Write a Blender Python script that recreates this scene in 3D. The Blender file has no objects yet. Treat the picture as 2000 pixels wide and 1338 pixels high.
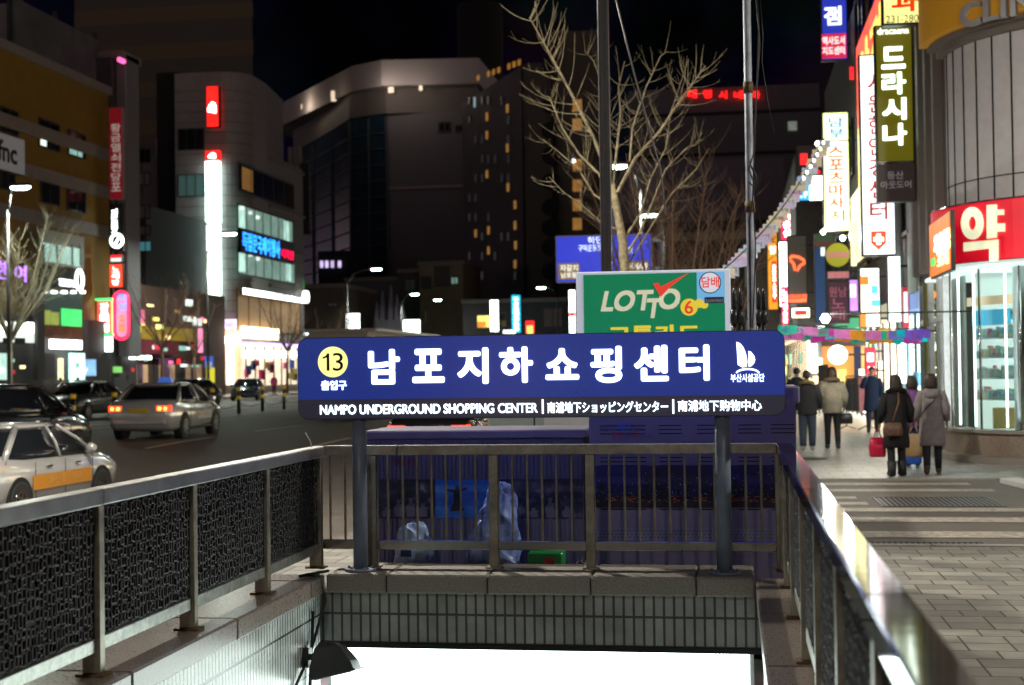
import bpy, bmesh, math, random
from mathutils import Vector, Matrix
random.seed(7)
SC = bpy.context.scene
COL = SC.collection
R = math.radians

# ------------------------------------------------------------------ camera
F = 2778.0
EYE = 1.68
cam = bpy.data.cameras.new('camera'); cam.lens = 50.0; cam.sensor_width = 36.0
cam.clip_start = 0.05; cam.clip_end = 3000
camo = bpy.data.objects.new('camera', cam); COL.objects.link(camo)
CR = Matrix.Rotation(math.atan(430 / F), 4, 'Z') @ Matrix.Rotation(R(90) + math.atan(55 / F), 4, 'X') @ Matrix.Rotation(-0.0135, 4, 'Z')
camo.matrix_world = Matrix.Translation((0, 0, EYE)) @ CR
SC.camera = camo
cam.dof.use_dof = True; cam.dof.focus_distance = 9.7; cam.dof.aperture_fstop = 2.5; cam.dof.aperture_blades = 9

# ------------------------------------------------------------------ night sky with the glow of the town low on the horizon
W = bpy.data.worlds.new('World'); SC.world = W; W.use_nodes = True
nt = W.node_tree; bg = nt.nodes['Background']
tc = nt.nodes.new('ShaderNodeTexCoord'); sp = nt.nodes.new('ShaderNodeSeparateXYZ'); rp = nt.nodes.new('ShaderNodeValToRGB')
nt.links.new(tc.outputs['Generated'], sp.inputs[0]); nt.links.new(sp.outputs['Z'], rp.inputs[0]); nt.links.new(rp.outputs[0], bg.inputs[0])
e = rp.color_ramp.elements
e[0].position = 0.0; e[0].color = (0.56, 0.49, 0.52, 1)
e[1].position = 0.15; e[1].color = (0.0012, 0.0014, 0.0035, 1)
m_ = rp.color_ramp.elements.new(0.07); m_.color = (0.28, 0.25, 0.28, 1)
m_ = rp.color_ramp.elements.new(0.12); m_.color = (0.006, 0.006, 0.010, 1)
m_ = rp.color_ramp.elements.new(0.6); m_.color = (0.0010, 0.0011, 0.0026, 1)
# blotches of town light round the horizon
vz = nt.nodes.new('ShaderNodeTexNoise'); vz.inputs['Scale'].default_value = 9; vz.inputs['Detail'].default_value = 3
nt.links.new(tc.outputs['Generated'], vz.inputs['Vector'])
vr = nt.nodes.new('ShaderNodeValToRGB'); ve = vr.color_ramp.elements
ve[0].position = .38; ve[0].color = (.25, .22, .26, 1); ve[1].position = .68; ve[1].color = (2.6, 2.0, 1.3, 1); q_ = ve.new(.5); q_.color = (.8, .75, .85, 1)
vm = nt.nodes.new('ShaderNodeMix'); vm.data_type = 'RGBA'; vm.blend_type = 'MULTIPLY'; vm.inputs[0].default_value = 1
nt.links.new(vz.outputs['Fac'], vr.inputs[0]); nt.links.new(rp.outputs[0], vm.inputs[6]); nt.links.new(vr.outputs[0], vm.inputs[7]); vh = nt.nodes.new('ShaderNodeTexNoise'); vh.inputs['Scale'].default_value = 14; nt.links.new(tc.outputs['Generated'], vh.inputs['Vector'])
hs_ = nt.nodes.new('ShaderNodeHueSaturation'); hs_.inputs['Saturation'].default_value = 2.2; hs_.inputs['Value'].default_value = 2.0; nt.links.new(vh.outputs['Color'], hs_.inputs['Color'])
v2 = nt.nodes.new('ShaderNodeMix'); v2.data_type = 'RGBA'; v2.blend_type = 'MULTIPLY'; v2.inputs[0].default_value = .7
nt.links.new(vm.outputs[2], v2.inputs[6]); nt.links.new(hs_.outputs[0], v2.inputs[7]); nt.links.new(v2.outputs[2], bg.inputs[0])
bg.inputs[1].default_value = 1.15
SC.view_settings.view_transform = 'Standard'; SC.view_settings.look = 'None'
SC.view_settings.exposure = 0.0; SC.view_settings.gamma = 1.0
SC.render.engine = 'CYCLES'
SC.cycles.use_denoising = True
SC.cycles.max_bounces = 6; SC.cycles.diffuse_bounces = 3; SC.cycles.glossy_bounces = 4; SC.cycles.transmission_bounces = 4
SC.cycles.transparent_max_bounces = 8
SC.cycles.sample_clamp_indirect = 3.0
SC.cycles.caustics_reflective = False; SC.cycles.caustics_refractive = False

# ------------------------------------------------------------------ helpers
def ray(px, py):
    return (CR.to_3x3() @ Vector(((px - 1000) / F, -(py - 669) / F, -1.0)))
def atY(px, py, Y):
    d = ray(px, py); t = Y / d.y; return Vector((d.x * t, Y, EYE + d.z * t))
def atX(px, py, X):
    d = ray(px, py); t = X / d.x; return Vector((X, d.y * t, EYE + d.z * t))
def atZ(px, py, Z):
    d = ray(px, py); t = (Z - EYE) / d.z; return Vector((d.x * t, d.y * t, Z))

MATS = {}
def mat(name, col, rough=0.6, metal=0.0, emit=None, es=1.0, noise=0.0, nscale=6.0, bump=0.0, bscale=60.0, coat=0.0, trans=0.0, alpha=1.0, col2=None, stretch=None):
    if name in MATS: return MATS[name]
    m = bpy.data.materials.new(name); m.use_nodes = True; MATS[name] = m
    n = m.node_tree; b = n.nodes['Principled BSDF']
    b.inputs['Base Color'].default_value = (*col, 1); b.inputs['Roughness'].default_value = rough
    b.inputs['Metallic'].default_value = metal
    if coat: b.inputs['Coat Weight'].default_value = coat; b.inputs['Coat Roughness'].default_value = 0.05
    if trans: b.inputs['Transmission Weight'].default_value = trans
    if alpha < 1: b.inputs['Alpha'].default_value = alpha
    if emit: b.inputs['Emission Color'].default_value = (*emit, 1); b.inputs['Emission Strength'].default_value = es
    if noise or bump:
        co = n.nodes.new('ShaderNodeTexCoord')
        src = co.outputs['Object']
        if stretch:
            mp = n.nodes.new('ShaderNodeMapping'); mp.inputs['Scale'].default_value = stretch
            n.links.new(src, mp.inputs[0]); src = mp.outputs[0]
    if noise:
        t = n.nodes.new('ShaderNodeTexNoise'); t.inputs['Scale'].default_value = nscale; t.inputs['Detail'].default_value = 6
        t.inputs['Roughness'].default_value = 0.65
        n.links.new(src, t.inputs['Vector'])
        r = n.nodes.new('ShaderNodeValToRGB'); r.color_ramp.elements[0].position = 0.3; r.color_ramp.elements[1].position = 0.7
        c2 = col2 or tuple(min(1, c * (1 + noise)) for c in col)
        r.color_ramp.elements[0].color = (*[c * (1 - noise) for c in col], 1); r.color_ramp.elements[1].color = (*c2, 1)
        n.links.new(t.outputs['Fac'], r.inputs[0]); n.links.new(r.outputs[0], b.inputs['Base Color'])
        ma = n.nodes.new('ShaderNodeMapRange'); ma.inputs['To Min'].default_value = max(0.02, rough * 0.75); ma.inputs['To Max'].default_value = min(1, rough * 1.3)
        n.links.new(t.outputs['Fac'], ma.inputs['Value']); n.links.new(ma.outputs[0], b.inputs['Roughness'])
    if bump:
        t2 = n.nodes.new('ShaderNodeTexNoise'); t2.inputs['Scale'].default_value = bscale; t2.inputs['Detail'].default_value = 4
        n.links.new(src, t2.inputs['Vector'])
        bp = n.nodes.new('ShaderNodeBump'); bp.inputs['Strength'].default_value = bump; bp.inputs['Distance'].default_value = 0.01
        n.links.new(t2.outputs['Fac'], bp.inputs['Height']); n.links.new(bp.outputs[0], b.inputs['Normal'])
    return m
def glow(name, col, s):
    """lit sign face or lamp: light with a faint unevenness of tubes behind the plastic"""
    if name in MATS: return MATS[name]
    m = mat(name, tuple(min(.8, c * .7 + .05) for c in col), 0.35, emit=col, es=s)
    n = m.node_tree; b = n.nodes['Principled BSDF']
    co = n.nodes.new('ShaderNodeTexCoord'); t = n.nodes.new('ShaderNodeTexNoise'); t.inputs['Scale'].default_value = 1.3
    n.links.new(co.outputs['Object'], t.inputs['Vector'])
    ma = n.nodes.new('ShaderNodeMapRange'); ma.inputs['From Min'].default_value = .3; ma.inputs['From Max'].default_value = .7
    ma.inputs['To Min'].default_value = s * .72; ma.inputs['To Max'].default_value = s * 1.25
    n.links.new(t.outputs['Fac'], ma.inputs['Value']); n.links.new(ma.outputs[0], b.inputs['Emission Strength'])
    return m
def brickmat(name, c1, c2, mortar, bw, rh, ms, rough=0.6, offset=0.5, axes='XY', bump=0.4, freq=2, spec=None):
    m = bpy.data.materials.new(name); m.use_nodes = True; MATS[name] = m
    n = m.node_tree; b = n.nodes['Principled BSDF']
    co = n.nodes.new('ShaderNodeTexCoord'); s = n.nodes.new('ShaderNodeSeparateXYZ'); cb = n.nodes.new('ShaderNodeCombineXYZ')
    n.links.new(co.outputs['Object'], s.inputs[0]); n.links.new(s.outputs[axes[0]], cb.inputs[0]); n.links.new(s.outputs[axes[1]], cb.inputs[1])
    nz = n.nodes.new('ShaderNodeTexNoise'); nz.inputs['Scale'].default_value = 1.2; n.links.new(co.outputs['Object'], nz.inputs['Vector'])
    br = n.nodes.new('ShaderNodeTexBrick'); br.inputs['Scale'].default_value = 1.0
    br.inputs['Brick Width'].default_value = bw; br.inputs['Row Height'].default_value = rh; br.inputs['Mortar Size'].default_value = ms
    br.inputs['Mortar Smooth'].default_value = 0.2; br.offset = offset; br.offset_frequency = freq
    br.inputs['Color1'].default_value = (*c1, 1); br.inputs['Color2'].default_value = (*c2, 1); br.inputs['Mortar'].default_value = (*mortar, 1)
    n.links.new(cb.outputs[0], br.inputs['Vector'])
    t = n.nodes.new('ShaderNodeTexNoise'); t.inputs['Scale'].default_value = 2.2; t.inputs['Detail'].default_value = 8; t.inputs['Roughness'].default_value = .7
    n.links.new(co.outputs['Object'], t.inputs['Vector'])
    ma = n.nodes.new('ShaderNodeMapRange'); ma.inputs['From Min'].default_value = .3; ma.inputs['From Max'].default_value = .7; ma.inputs['To Min'].default_value = .55; ma.inputs['To Max'].default_value = 1.2
    n.links.new(t.outputs['Fac'], ma.inputs['Value'])
    mx = n.nodes.new('ShaderNodeMix'); mx.data_type = 'RGBA'; mx.blend_type = 'MULTIPLY'; mx.inputs[0].default_value = 1
    n.links.new(br.outputs['Color'], mx.inputs[6]); n.links.new(ma.outputs[0], mx.inputs[7]); n.links.new(mx.outputs[2], b.inputs['Base Color'])
    bp = n.nodes.new('ShaderNodeBump'); bp.inputs['Strength'].default_value = bump; bp.inputs['Distance'].default_value = .008; bp.invert = True
    n.links.new(br.outputs['Fac'], bp.inputs['Height']); n.links.new(bp.outputs[0], b.inputs['Normal'])
    b.inputs['Roughness'].default_value = rough
    rr = n.nodes.new('ShaderNodeMapRange'); rr.inputs['To Min'].default_value = rough * .7; rr.inputs['To Max'].default_value = min(1, rough * 1.4)
    n.links.new(t.outputs['Fac'], rr.inputs['Value']); n.links.new(rr.outputs[0], b.inputs['Roughness'])
    return m

def wloc(o):
    v = Vector((0, 0, 0))
    while o is not None: v += o.location; o = o.parent
    return v
def tag(o, label=None, cat=None, group=None, kind=None):
    if label: o['label'] = label
    if cat: o['category'] = cat
    if group: o['group'] = group
    if kind: o['kind'] = kind
    return o
def thing(name, label, cat, loc=(0, 0, 0), group=None):
    o = bpy.data.objects.new(name, None); COL.objects.link(o); o.location = loc; o.empty_display_size = .2
    return tag(o, label, cat, group)

class MB:
    def __init__(s): s.v = []; s.f = []; s.m = []; s.mi = 0; s.smooth = False; s.sm = []
    def face(s, idx): s.f.append(tuple(idx)); s.m.append(s.mi); s.sm.append(s.smooth)
    def box(s, a, b, bev=0):
        x0, y0, z0 = [min(a[i], b[i]) for i in range(3)]; x1, y1, z1 = [max(a[i], b[i]) for i in range(3)]
        k = len(s.v)
        if bev <= 0:
            s.v += [(x0, y0, z0), (x1, y0, z0), (x1, y1, z0), (x0, y1, z0), (x0, y0, z1), (x1, y0, z1), (x1, y1, z1), (x0, y1, z1)]
            for q in ((0, 3, 2, 1), (4, 5, 6, 7), (0, 1, 5, 4), (1, 2, 6, 5), (2, 3, 7, 6), (3, 0, 4, 7)): s.face([k + i for i in q])
            return s
        bev = min(bev, (x1 - x0) * .45, (y1 - y0) * .45, (z1 - z0) * .45)
        bm = bmesh.new(); bmesh.ops.create_cube(bm, size=1)
        for v in bm.verts: v.co = Vector(((x0 + x1) / 2 + v.co.x * (x1 - x0), (y0 + y1) / 2 + v.co.y * (y1 - y0), (z0 + z1) / 2 + v.co.z * (z1 - z0)))
        bmesh.ops.bevel(bm, geom=bm.edges[:] , offset=bev, segments=1, affect='EDGES', profile=.7)
        s.addbm(bm); return s
    def addbm(s, bm):
        k = len(s.v); bm.verts.ensure_lookup_table()
        s.v += [tuple(v.co) for v in bm.verts]
        for f in bm.faces: s.face([k + v.index for v in f.verts])
        bm.free(); return s
    def quad(s, a, b, c, d):
        k = len(s.v); s.v += [tuple(a), tuple(b), tuple(c), tuple(d)]; s.face((k, k + 1, k + 2, k + 3)); return s
    def tube(s, pts, rads, seg=8, caps=True):
        pts = [Vector(p) for p in pts]
        if not hasattr(rads, '__len__'): rads = [rads] * len(pts)
        k0 = len(s.v); rings = []
        up = None
        for i, p in enumerate(pts):
            d = (pts[min(i + 1, len(pts) - 1)] - pts[max(i - 1, 0)]); d = d.normalized() if d.length > 1e-9 else Vector((0, 0, 1))
            if up is None: up = Vector((1, 0, 0)) if abs(d.x) < .9 else Vector((0, 1, 0))
            a = (up - d * up.dot(d)).normalized(); b = d.cross(a); up = a
            r = rads[i]; r2 = r if not hasattr(r, '__len__') else None
            base = len(s.v)
            for j in range(seg):
                t = 2 * math.pi * j / seg
                if r2 is not None: s.v.append(tuple(p + a * math.cos(t) * r + b * math.sin(t) * r))
                else: s.v.append(tuple(p + a * math.cos(t) * r[0] + b * math.sin(t) * r[1]))
            rings.append(base)
        sm = s.smooth; s.smooth = True
        for i in range(len(rings) - 1):
            for j in range(seg):
                s.face((rings[i] + j, rings[i] + (j + 1) % seg, rings[i + 1] + (j + 1) % seg, rings[i + 1] + j))
        s.smooth = sm
        if caps:
            s.face([rings[0] + j for j in reversed(range(seg))]); s.face([rings[-1] + j for j in range(seg)])
        return s
    def cyl(s, c, r, z0, z1, seg=16, r1=None):
        return s.tube([(c[0], c[1], z0), (c[0], c[1], z1)], [r, r if r1 is None else r1], seg)
    def prism(s, poly, z0, z1):
        """footprint polygon (ccw) raised from z0 to z1"""
        k = len(s.v); n = len(poly)
        s.v += [(p[0], p[1], z0) for p in poly] + [(p[0], p[1], z1) for p in poly]
        s.face([k + i for i in reversed(range(n))]); s.face([k + n + i for i in range(n)])
        for i in range(n): s.face((k + i, k + (i + 1) % n, k + n + (i + 1) % n, k + n + i))
        return s
    def extr(s, poly, o, u, v, d):
        """polygon in the plane (o,u,v), given depth d along u x v"""
        o, u, v = Vector(o), Vector(u), Vector(v); w = u.cross(v).normalized() * d
        k = len(s.v); n = len(poly); a = [o + u * p[0] + v * p[1] for p in poly]
        s.v += [tuple(p) for p in a] + [tuple(p + w) for p in a]
        s.face([k + i for i in reversed(range(n))]); s.face([k + n + i for i in range(n)])
        for i in range(n): s.face((k + i, k + (i + 1) % n, k + n + (i + 1) % n, k + n + i))
        return s
    def loft(s, rings, close=True, caps=True):
        sm = s.smooth; n = len(rings[0]); b = []
        for r in rings: b.append(len(s.v)); s.v += [tuple(p) for p in r]
        for i in range(len(rings) - 1):
            for j in range(n if close else n - 1):
                s.face((b[i] + j, b[i] + (j + 1) % n, b[i + 1] + (j + 1) % n, b[i + 1] + j))
        if caps: s.face([b[0] + j for j in reversed(range(n))]); s.face([b[-1] + j for j in range(n)])
        return s
    def build(s, name, m, parent=None, smooth=False, mods=None):
        me = bpy.data.meshes.new(name); off = wloc(parent) if parent else Vector((0, 0, 0))
        me.from_pydata([tuple(Vector(v) - off) for v in s.v], [], s.f)
        ms = m if isinstance(m, (list, tuple)) else [m]
        for q in ms: me.materials.append(q)
        for p, mi, sm in zip(me.polygons, s.m, s.sm): p.material_index = mi; p.use_smooth = sm or smooth
        me.update()
        o = bpy.data.objects.new(name, me); COL.objects.link(o)
        if parent: o.parent = parent
        return o
def rrect(w, h, r, n=4, x0=0, y0=0):
    pts = []
    for cx, cy, a0 in ((w - r, r, -90), (w - r, h - r, 0), (r, h - r, 90), (r, r, 180)):
        for i in range(n + 1):
            a = R(a0 + 90 * i / n); pts.append((x0 + cx + r * math.cos(a), y0 + cy + r * math.sin(a)))
    return pts
def circ(r, n=24, x0=0, y0=0, a0=0, a1=360):
    k = n if a1 - a0 >= 360 else n + 1
    return [(x0 + r * math.cos(R(a0 + (a1 - a0) * i / n)), y0 + r * math.sin(R(a0 + (a1 - a0) * i / n))) for i in range(k)]

TX = {}
def tmesh(body, bold=.02, res=3):
    bold = min(bold, 0); key = (body, bold, res)
    if key in TX: return TX[key]
    c = bpy.data.curves.new('lettering', 'FONT'); c.body = body; c.extrude = .02; c.offset = min(bold, 0); c.resolution_u = res
    c.align_x = 'CENTER'
    o = bpy.data.objects.new('lettering', c); COL.objects.link(o)
    bpy.context.view_layer.update()
    me = bpy.data.meshes.new_from_object(o.evaluated_get(bpy.context.evaluated_depsgraph_get()))
    vs = [tuple(v.co) for v in me.vertices]; fs = [tuple(p.vertices) for p in me.polygons]
    bpy.data.objects.remove(o); bpy.data.curves.remove(c); bpy.data.meshes.remove(me)
    if not vs: vs = [(0, 0, 0), (1, 0, 0), (1, 1, .02)]; fs = [(0, 1, 2)]
    x0 = min(v[0] for v in vs); x1 = max(v[0] for v in vs); y0 = min(v[1] for v in vs); y1 = max(v[1] for v in vs)
    TX[key] = (vs, fs, x0, x1, y0, y1); return TX[key]
def put_text(mb, body, o, u, v, Wd, H, depth=.01, bold=.02, res=3, warp=None, keep=False):
    """letters fitted into the Wd x H box at o (bottom-left) in the plane u,v; warp(p) may bend them"""
    vs, fs, x0, x1, y0, y1 = tmesh(body, bold, res)
    bb = max(0, bold) * .9; x0 -= bb; x1 += bb; y0 -= bb; y1 += bb
    o, u, v = Vector(o), Vector(u), Vector(v); n = u.cross(v)
    sx = Wd / max(1e-6, x1 - x0); sy = H / max(1e-6, y1 - y0)
    if keep: sx = sy = min(sx, sy); o = o + u * (Wd - sx * (x1 - x0)) / 2 + v * (H - sy * (y1 - y0)) / 2
    # heavier weight: the glyph laid several times a little apart, each copy a hair lower than the last
    sh = [(0, 0)] if bb == 0 else [(bb * math.cos(R(a)), bb * math.sin(R(a))) for a in ((45, 135, 225, 315) if res < 5 else (0, 45, 90, 135, 180, 225, 270, 315))]
    for i, (ax, ay) in enumerate(sh):
        k = len(mb.v); dd = depth * (1 - .04 * i)
        for p in vs:
            q = ((p[0] + ax - x0) * sx, (p[1] + ay - y0) * sy, dd * (p[2] + .02) / .04)
            mb.v.append(tuple(warp(q)) if warp else tuple(o + u * q[0] + v * q[1] + n * q[2]))
        for f in fs: mb.face([k + j for j in f])
def vtext(mb, body, o, u, v, Wd, H, depth=.01, bold=.02, gap=.12, res=3):
    n = len(body); c = H / n
    o = Vector(o)
    for i, ch in enumerate(body):
        if ch == ' ': continue
        put_text(mb, ch, o + Vector(v) * (c * (n - 1 - i) + c * gap / 2), u, v, Wd, c * (1 - gap), depth, bold, res)
def text_obj(name, body, o, u, v, Wd, H, m, parent, depth=.01, bold=.02, vertical=False, gap=.12, res=3, keep=False):
    mb = MB()
    (vtext(mb, body, o, u, v, Wd, H, depth, bold, gap, res) if vertical else put_text(mb, body, o, u, v, Wd, H, depth, bold, res, keep=keep))
    return mb.build(name, m, parent)

# ------------------------------------------------------------------ shared materials
M = {}
M['steel'] = mat('brushed_steel', (.56, .55, .55), .30, .9, noise=.16, nscale=7, bump=.08, bscale=90)
M['steel_clean'] = mat('polished_steel', (.46, .44, .41), .12, 1.0, noise=.12, nscale=3)
M['steel_mirror'] = mat('worn_mirror_steel', (.42, .40, .38), .07, 1.0, noise=.2, nscale=5, bump=.02, bscale=14)
M['steel_dull'] = mat('dull_stained_steel', (.34, .31, .25), .42, .75, noise=.35, nscale=9, bump=.08)
M['steel_mottled'] = mat('mottled_steel', (.40, .41, .37), .38, .8, noise=.4, nscale=22, bump=.1, bscale=60)
M['rust'] = mat('rusty_steel', (.16, .10, .05), .7, .4, noise=.4, nscale=12)
M['black'] = mat('black_plastic', (.018, .018, .02), .4)
M['darkmetal'] = mat('dark_metal', (.05, .05, .055), .45, .5, noise=.2)
M['grey_pole'] = mat('grey_painted_pole', (.20, .235, .32), .45, .1, noise=.15, nscale=8)
M['dark_pole'] = mat('dark_painted_pole', (.06, .058, .06), .4, .3, noise=.2)
M['granite'] = mat('speckled_granite', (.25, .22, .19), .55, noise=.35, nscale=70, bump=.1, bscale=120)
M['granite_pol'] = mat('polished_brown_granite', (.20, .16, .135), .28, noise=.3, nscale=60)
M['asphalt'] = mat('asphalt', (.12, .102, .088), .62, noise=.3, nscale=3.0, bump=.5, bscale=160)
M['paint'] = mat('worn_white_road_paint', (.36, .32, .27), .6, noise=.6, nscale=13)
M['lane_paint'] = mat('lane_paint', (.62, .57, .50), .6, noise=.3, nscale=4)
M['paver'] = brickmat('stone_pavers', (.40, .375, .33), (.235, .22, .195), (.06, .052, .045), .27, .235, .008, .5, .45, 'XY', .8, 3)
M['pavefar'] = brickmat('smooth_pavers', (.46, .45, .41), (.36, .35, .32), (.15, .145, .14), .42, .42, .01, .33, .5, 'XY', .3)
M['tile_side'] = brickmat('pale_wall_tiles', (.62, .66, .64), (.54, .58, .56), (.05, .06, .06), .052, .36, .008, .25, 0, 'YZ', .5)
M['tile_end'] = brickmat('grey_wall_tiles', (.36, .36, .35), (.30, .30, .29), (.07, .065, .06), .068, .20, .009, .3, 0, 'XZ', .5)
M['concrete'] = mat('concrete', (.22, .21, .20), .8, noise=.2, nscale=4)
M['kerb'] = mat('granite_kerb', (.33, .31, .29), .6, noise=.2, nscale=30)
M['white'] = mat('white_paint', (.7, .7, .68), .4, noise=.06)
M['glassdark'] = mat('dark_window_glass', (.012, .014, .018), .07, coat=.3)
M['chrome'] = mat('chrome', (.7, .7, .7), .12, 1)
M['rubber'] = mat('tyre_rubber', (.02, .02, .02), .8)
M['gap'] = mat('black_gap', (.008, .008, .008), .8)
G = {}
G['white'] = glow('lit_white', (.92, 1, .97), 2.6)
G['white_hot'] = glow('lit_strong_white', (.93, 1, .96), 5.0)
G['white_soft'] = glow('lit_soft_white', (.9, 1, .95), 1.1)
G['lamp'] = glow('lamp_glow', (.75, 1, .85), 22)
G['warm'] = glow('lit_warm', (1, .72, .36), 2.2)
G['warm_hot'] = glow('lit_strong_warm', (1, .86, .6), 4.5)
G['win'] = glow('lit_window_warm', (1, .47, .10), .24)
G['red'] = glow('lit_red', (1, .02, .02), 1.6)
G['red_dim'] = glow('lit_dim_red', (.8, .02, .06), .55)
G['blue'] = glow('lit_blue', (.02, .10, 1), 1.5)
G['skyblue'] = glow('lit_sky_blue', (.05, .45, 1), 1.4)
G['cyan'] = glow('lit_cyan', (.1, .9, .95), 1.6)
G['green'] = glow('lit_green', (.06, .9, .18), 1.1)
G['orange'] = glow('lit_orange', (1, .30, .02), 1.0)
G['yellow'] = glow('lit_yellow', (1, .84, .18), 1.3)
G['ylw_grn'] = glow('lit_yellow_green', (.95, 1, .35), 1.8)
G['pink'] = glow('lit_pink', (1, .12, .38), 1.8)
G['purple'] = glow('lit_purple', (.55, .25, 1), 1.4)
G['teal_in'] = glow('lit_teal_interior', (.45, .85, .75), .5)
EOF_MARK = 0
def px_box(px0, py0, px1, py1, Y):
    mx, my = (px0 + px1) / 2, (py0 + py1) / 2
    return atY(px0, my, Y).x, atY(px1, my, Y).x, atY(mx, py1, Y).z, atY(mx, py0, Y).z
def px_boxX(px0, py0, px1, py1, X):
    my = (py0 + py1) / 2; a = atX(px0, my, X).y; b = atX(px1, my, X).y
    # depth midway in the picture
    mx = (px0 + px1) / 2
    return a, b, atX(mx, py1, X).z, atX(mx, py0, X).z

# ================================================================== ground
def sheet(name, rects, z, m, thick=.25, kind='structure'):
    mb = MB()
    for x0, y0, x1, y1 in rects: mb.box((x0, y0, z - thick), (x1, y1, z))
    o = mb.build(name, m); tag(o, kind=kind); return o
def zr(x, y=60):  # crown of the road; the near side lies lower where the road still climbs
    t = max(0, min(1, (-4.2 - x) / 10.0)) if x > -20 else max(0, min(1, (x + 36) / 10.0))
    k = max(0, min(1, (36 - y) / 15.0)); k = k * k * (3 - 2 * k) * max(0, min(1, (x + 19) / 8))
    return -.12 + .14 * t - .40 * k
sheet('ground', [(-500, -60, -43.0, 900), (-43, -60, -2.9, -.02), (.25, -60, 300, -.02), (-43, 16, 300, 900), (-43, -.02, -4.0, 16), (1.2, -.02, 300, 16)], -.75, M['asphalt'])
mb = MB(); xs = [-36 + i * (31.8 / 16) for i in range(17)]
ysr = [-60, 0] + [20 + 1.6 * i for i in range(12)] + [60, 500]
for i in range(16):
    for y0, y1 in zip(ysr, ysr[1:]):
        a, b = xs[i], xs[i + 1]; mb.quad((a, y0, zr(a, y0)), (b, y0, zr(b, y0)), (b, y1, zr(b, y1)), (a, y1, zr(a, y1)))
tag(mb.build('road', M['asphalt'], smooth=True), kind='structure')
sheet('side_street', [(-4.05, 13.75, 60, 21.7)], -.02, M['asphalt'], .2)
sheet('near_pavement', [(-3.95, -60, -3.25, 13.62), (-3.25, 10.0, .55, 13.62), (.55, -60, 40, 13.62), (-3.25, -60, .55, 1.2)], 0, M['paver'], .3)
sheet('far_pavement', [(-3.95, 21.8, 40, 300)], 0, M['pavefar'], .3)
sheet('opposite_pavement', [(-43, -60, -36.2, 500)], 0, M['pavefar'], .3)
mb = MB()
for y0, y1 in ((-60, 13.7), (21.75, 300)):
    y = y0
    while y < min(y1, 120):
        mb.box((-4.2, y + .006, -.7), (-3.95, min(y + 1.0, y1) - .006, .012)); y += 1.0
x = -3.2
while x < 24:
    mb.box((x + .006, 13.62, -.3), (x + .994, 13.75, .012))
    if x > .2 or x < 60: mb.box((x + .006, 21.68, -.3), (x + .994, 21.8, .008))
    x += 1.0
mb.box((-36.2, -60, -.3), (-36, 500, .015))
tag(mb.build('kerb', M['kerb']), kind='structure')
# markings
mb = MB(); z = .006
def strip(mb, x0, y0, x1, y1, z): mb.quad((x0, y0, z), (x1, y0, z), (x1, y1, z), (x0, y1, z))
def rstrip(mb, x, w, y0, y1):
    n = max(1, int((y1 - y0) / 1.1))
    for i in range(n):
        a, b = y0 + (y1 - y0) * i / n, y0 + (y1 - y0) * (i + 1) / n
        mb.quad((x - w, a, zr(x, a) + .02), (x + w, a, zr(x, a) + .02), (x + w, b, zr(x, b) + .02), (x - w, b, zr(x, b) + .02))
for xl in (-13.6, -9.9, -23.5, -27.5, -31.5):
    y = 8.2
    while y < 160: rstrip(mb, xl, .08, y, y + 4.5); y += 7.8
for xl in (-20.0, -21.2, -4.9, -35.4): rstrip(mb, xl, .06, -20, 200)
for y in range(96, 140, 1): 
    if y % 2: strip(mb, -35, y * 1.0, -22, y + .6, .03)
tag(mb.build('lane_markings', M['lane_paint']), kind='structure')
mb = MB()
for y, x1, w in ((14.75, 3.5, .27), (16.15, 3.6, .25), (17.25, 3.35, .20), (18.05, 1.62, .17), (18.85, 1.55, .16), (19.95, 3.45, .19), (21.0, 3.3, .2)):
    strip(mb, .62, y - w, x1, y + w, -.015)
tag(mb.build('crosswalk_stripes', M['paint']), kind='structure')
# pale angled kerb edge on the right corner
mb = MB(); mb.prism([(3.75, 21.2), (4.05, 21.3), (4.5, 17.6), (8, 16.5), (8, 16.2), (4.3, 17.3)][::-1], -.1, .05)
tag(mb.build('corner_kerb', M['white']), kind='structure')
mb = MB(); mb.prism([(4.06, 21.25), (8, 21.25), (8, 16.55), (4.52, 17.65)], -.1, .03)
tag(mb.build('corner_pavement', M['paver']), kind='structure')
def grate(name, label, x0, y0, x1, y1, z, n):
    t = thing(name, label, 'drain grate', ((x0 + x1) / 2, (y0 + y1) / 2, z), 'iron drain grates in the street')
    f = MB(); f.box((x0, y0, z - .02), (x1, y0 + .04, z + .006)); f.box((x0, y1 - .04, z - .02), (x1, y1, z + .006))
    f.box((x0, y0 + .04, z - .02), (x0 + .04, y1 - .04, z + .006)); f.box((x1 - .04, y0 + .04, z - .02), (x1, y1 - .04, z + .006)); f.build('frame', M['darkmetal'], t)
    b = MB(); step = (x1 - x0 - .08) / n
    for i in range(n): b.box((x0 + .04 + i * step + step * .25, y0 + .04, z - .015), (x0 + .04 + i * step + step * .8, y1 - .04, z + .003))
    b.build('bars', mat('worn_iron', (.10, .095, .09), .5, .4), t)
    b = MB(); b.box((x0 + .04, y0 + .04, z - .02), (x1 - .04, y1 - .04, z + .001)); b.build('pit', M['gap'], t)
grate('drain_grate', 'long iron drain grate lying between the crosswalk stripes', 1.75, 17.65, 3.2, 18.9, -.018, 22)
grate('drain_grate', 'narrow slotted drain grate against the kerb of the paved corner', 1.2, 13.82, 2.35, 14.1, -.016, 20)
t = MB(); t.cyl((1.35, 26.5), .33, 0, .006, 24); tag(t.build('manhole_cover', M['darkmetal']), 'round dark manhole cover set in the smooth far pavement', 'manhole cover')

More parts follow.
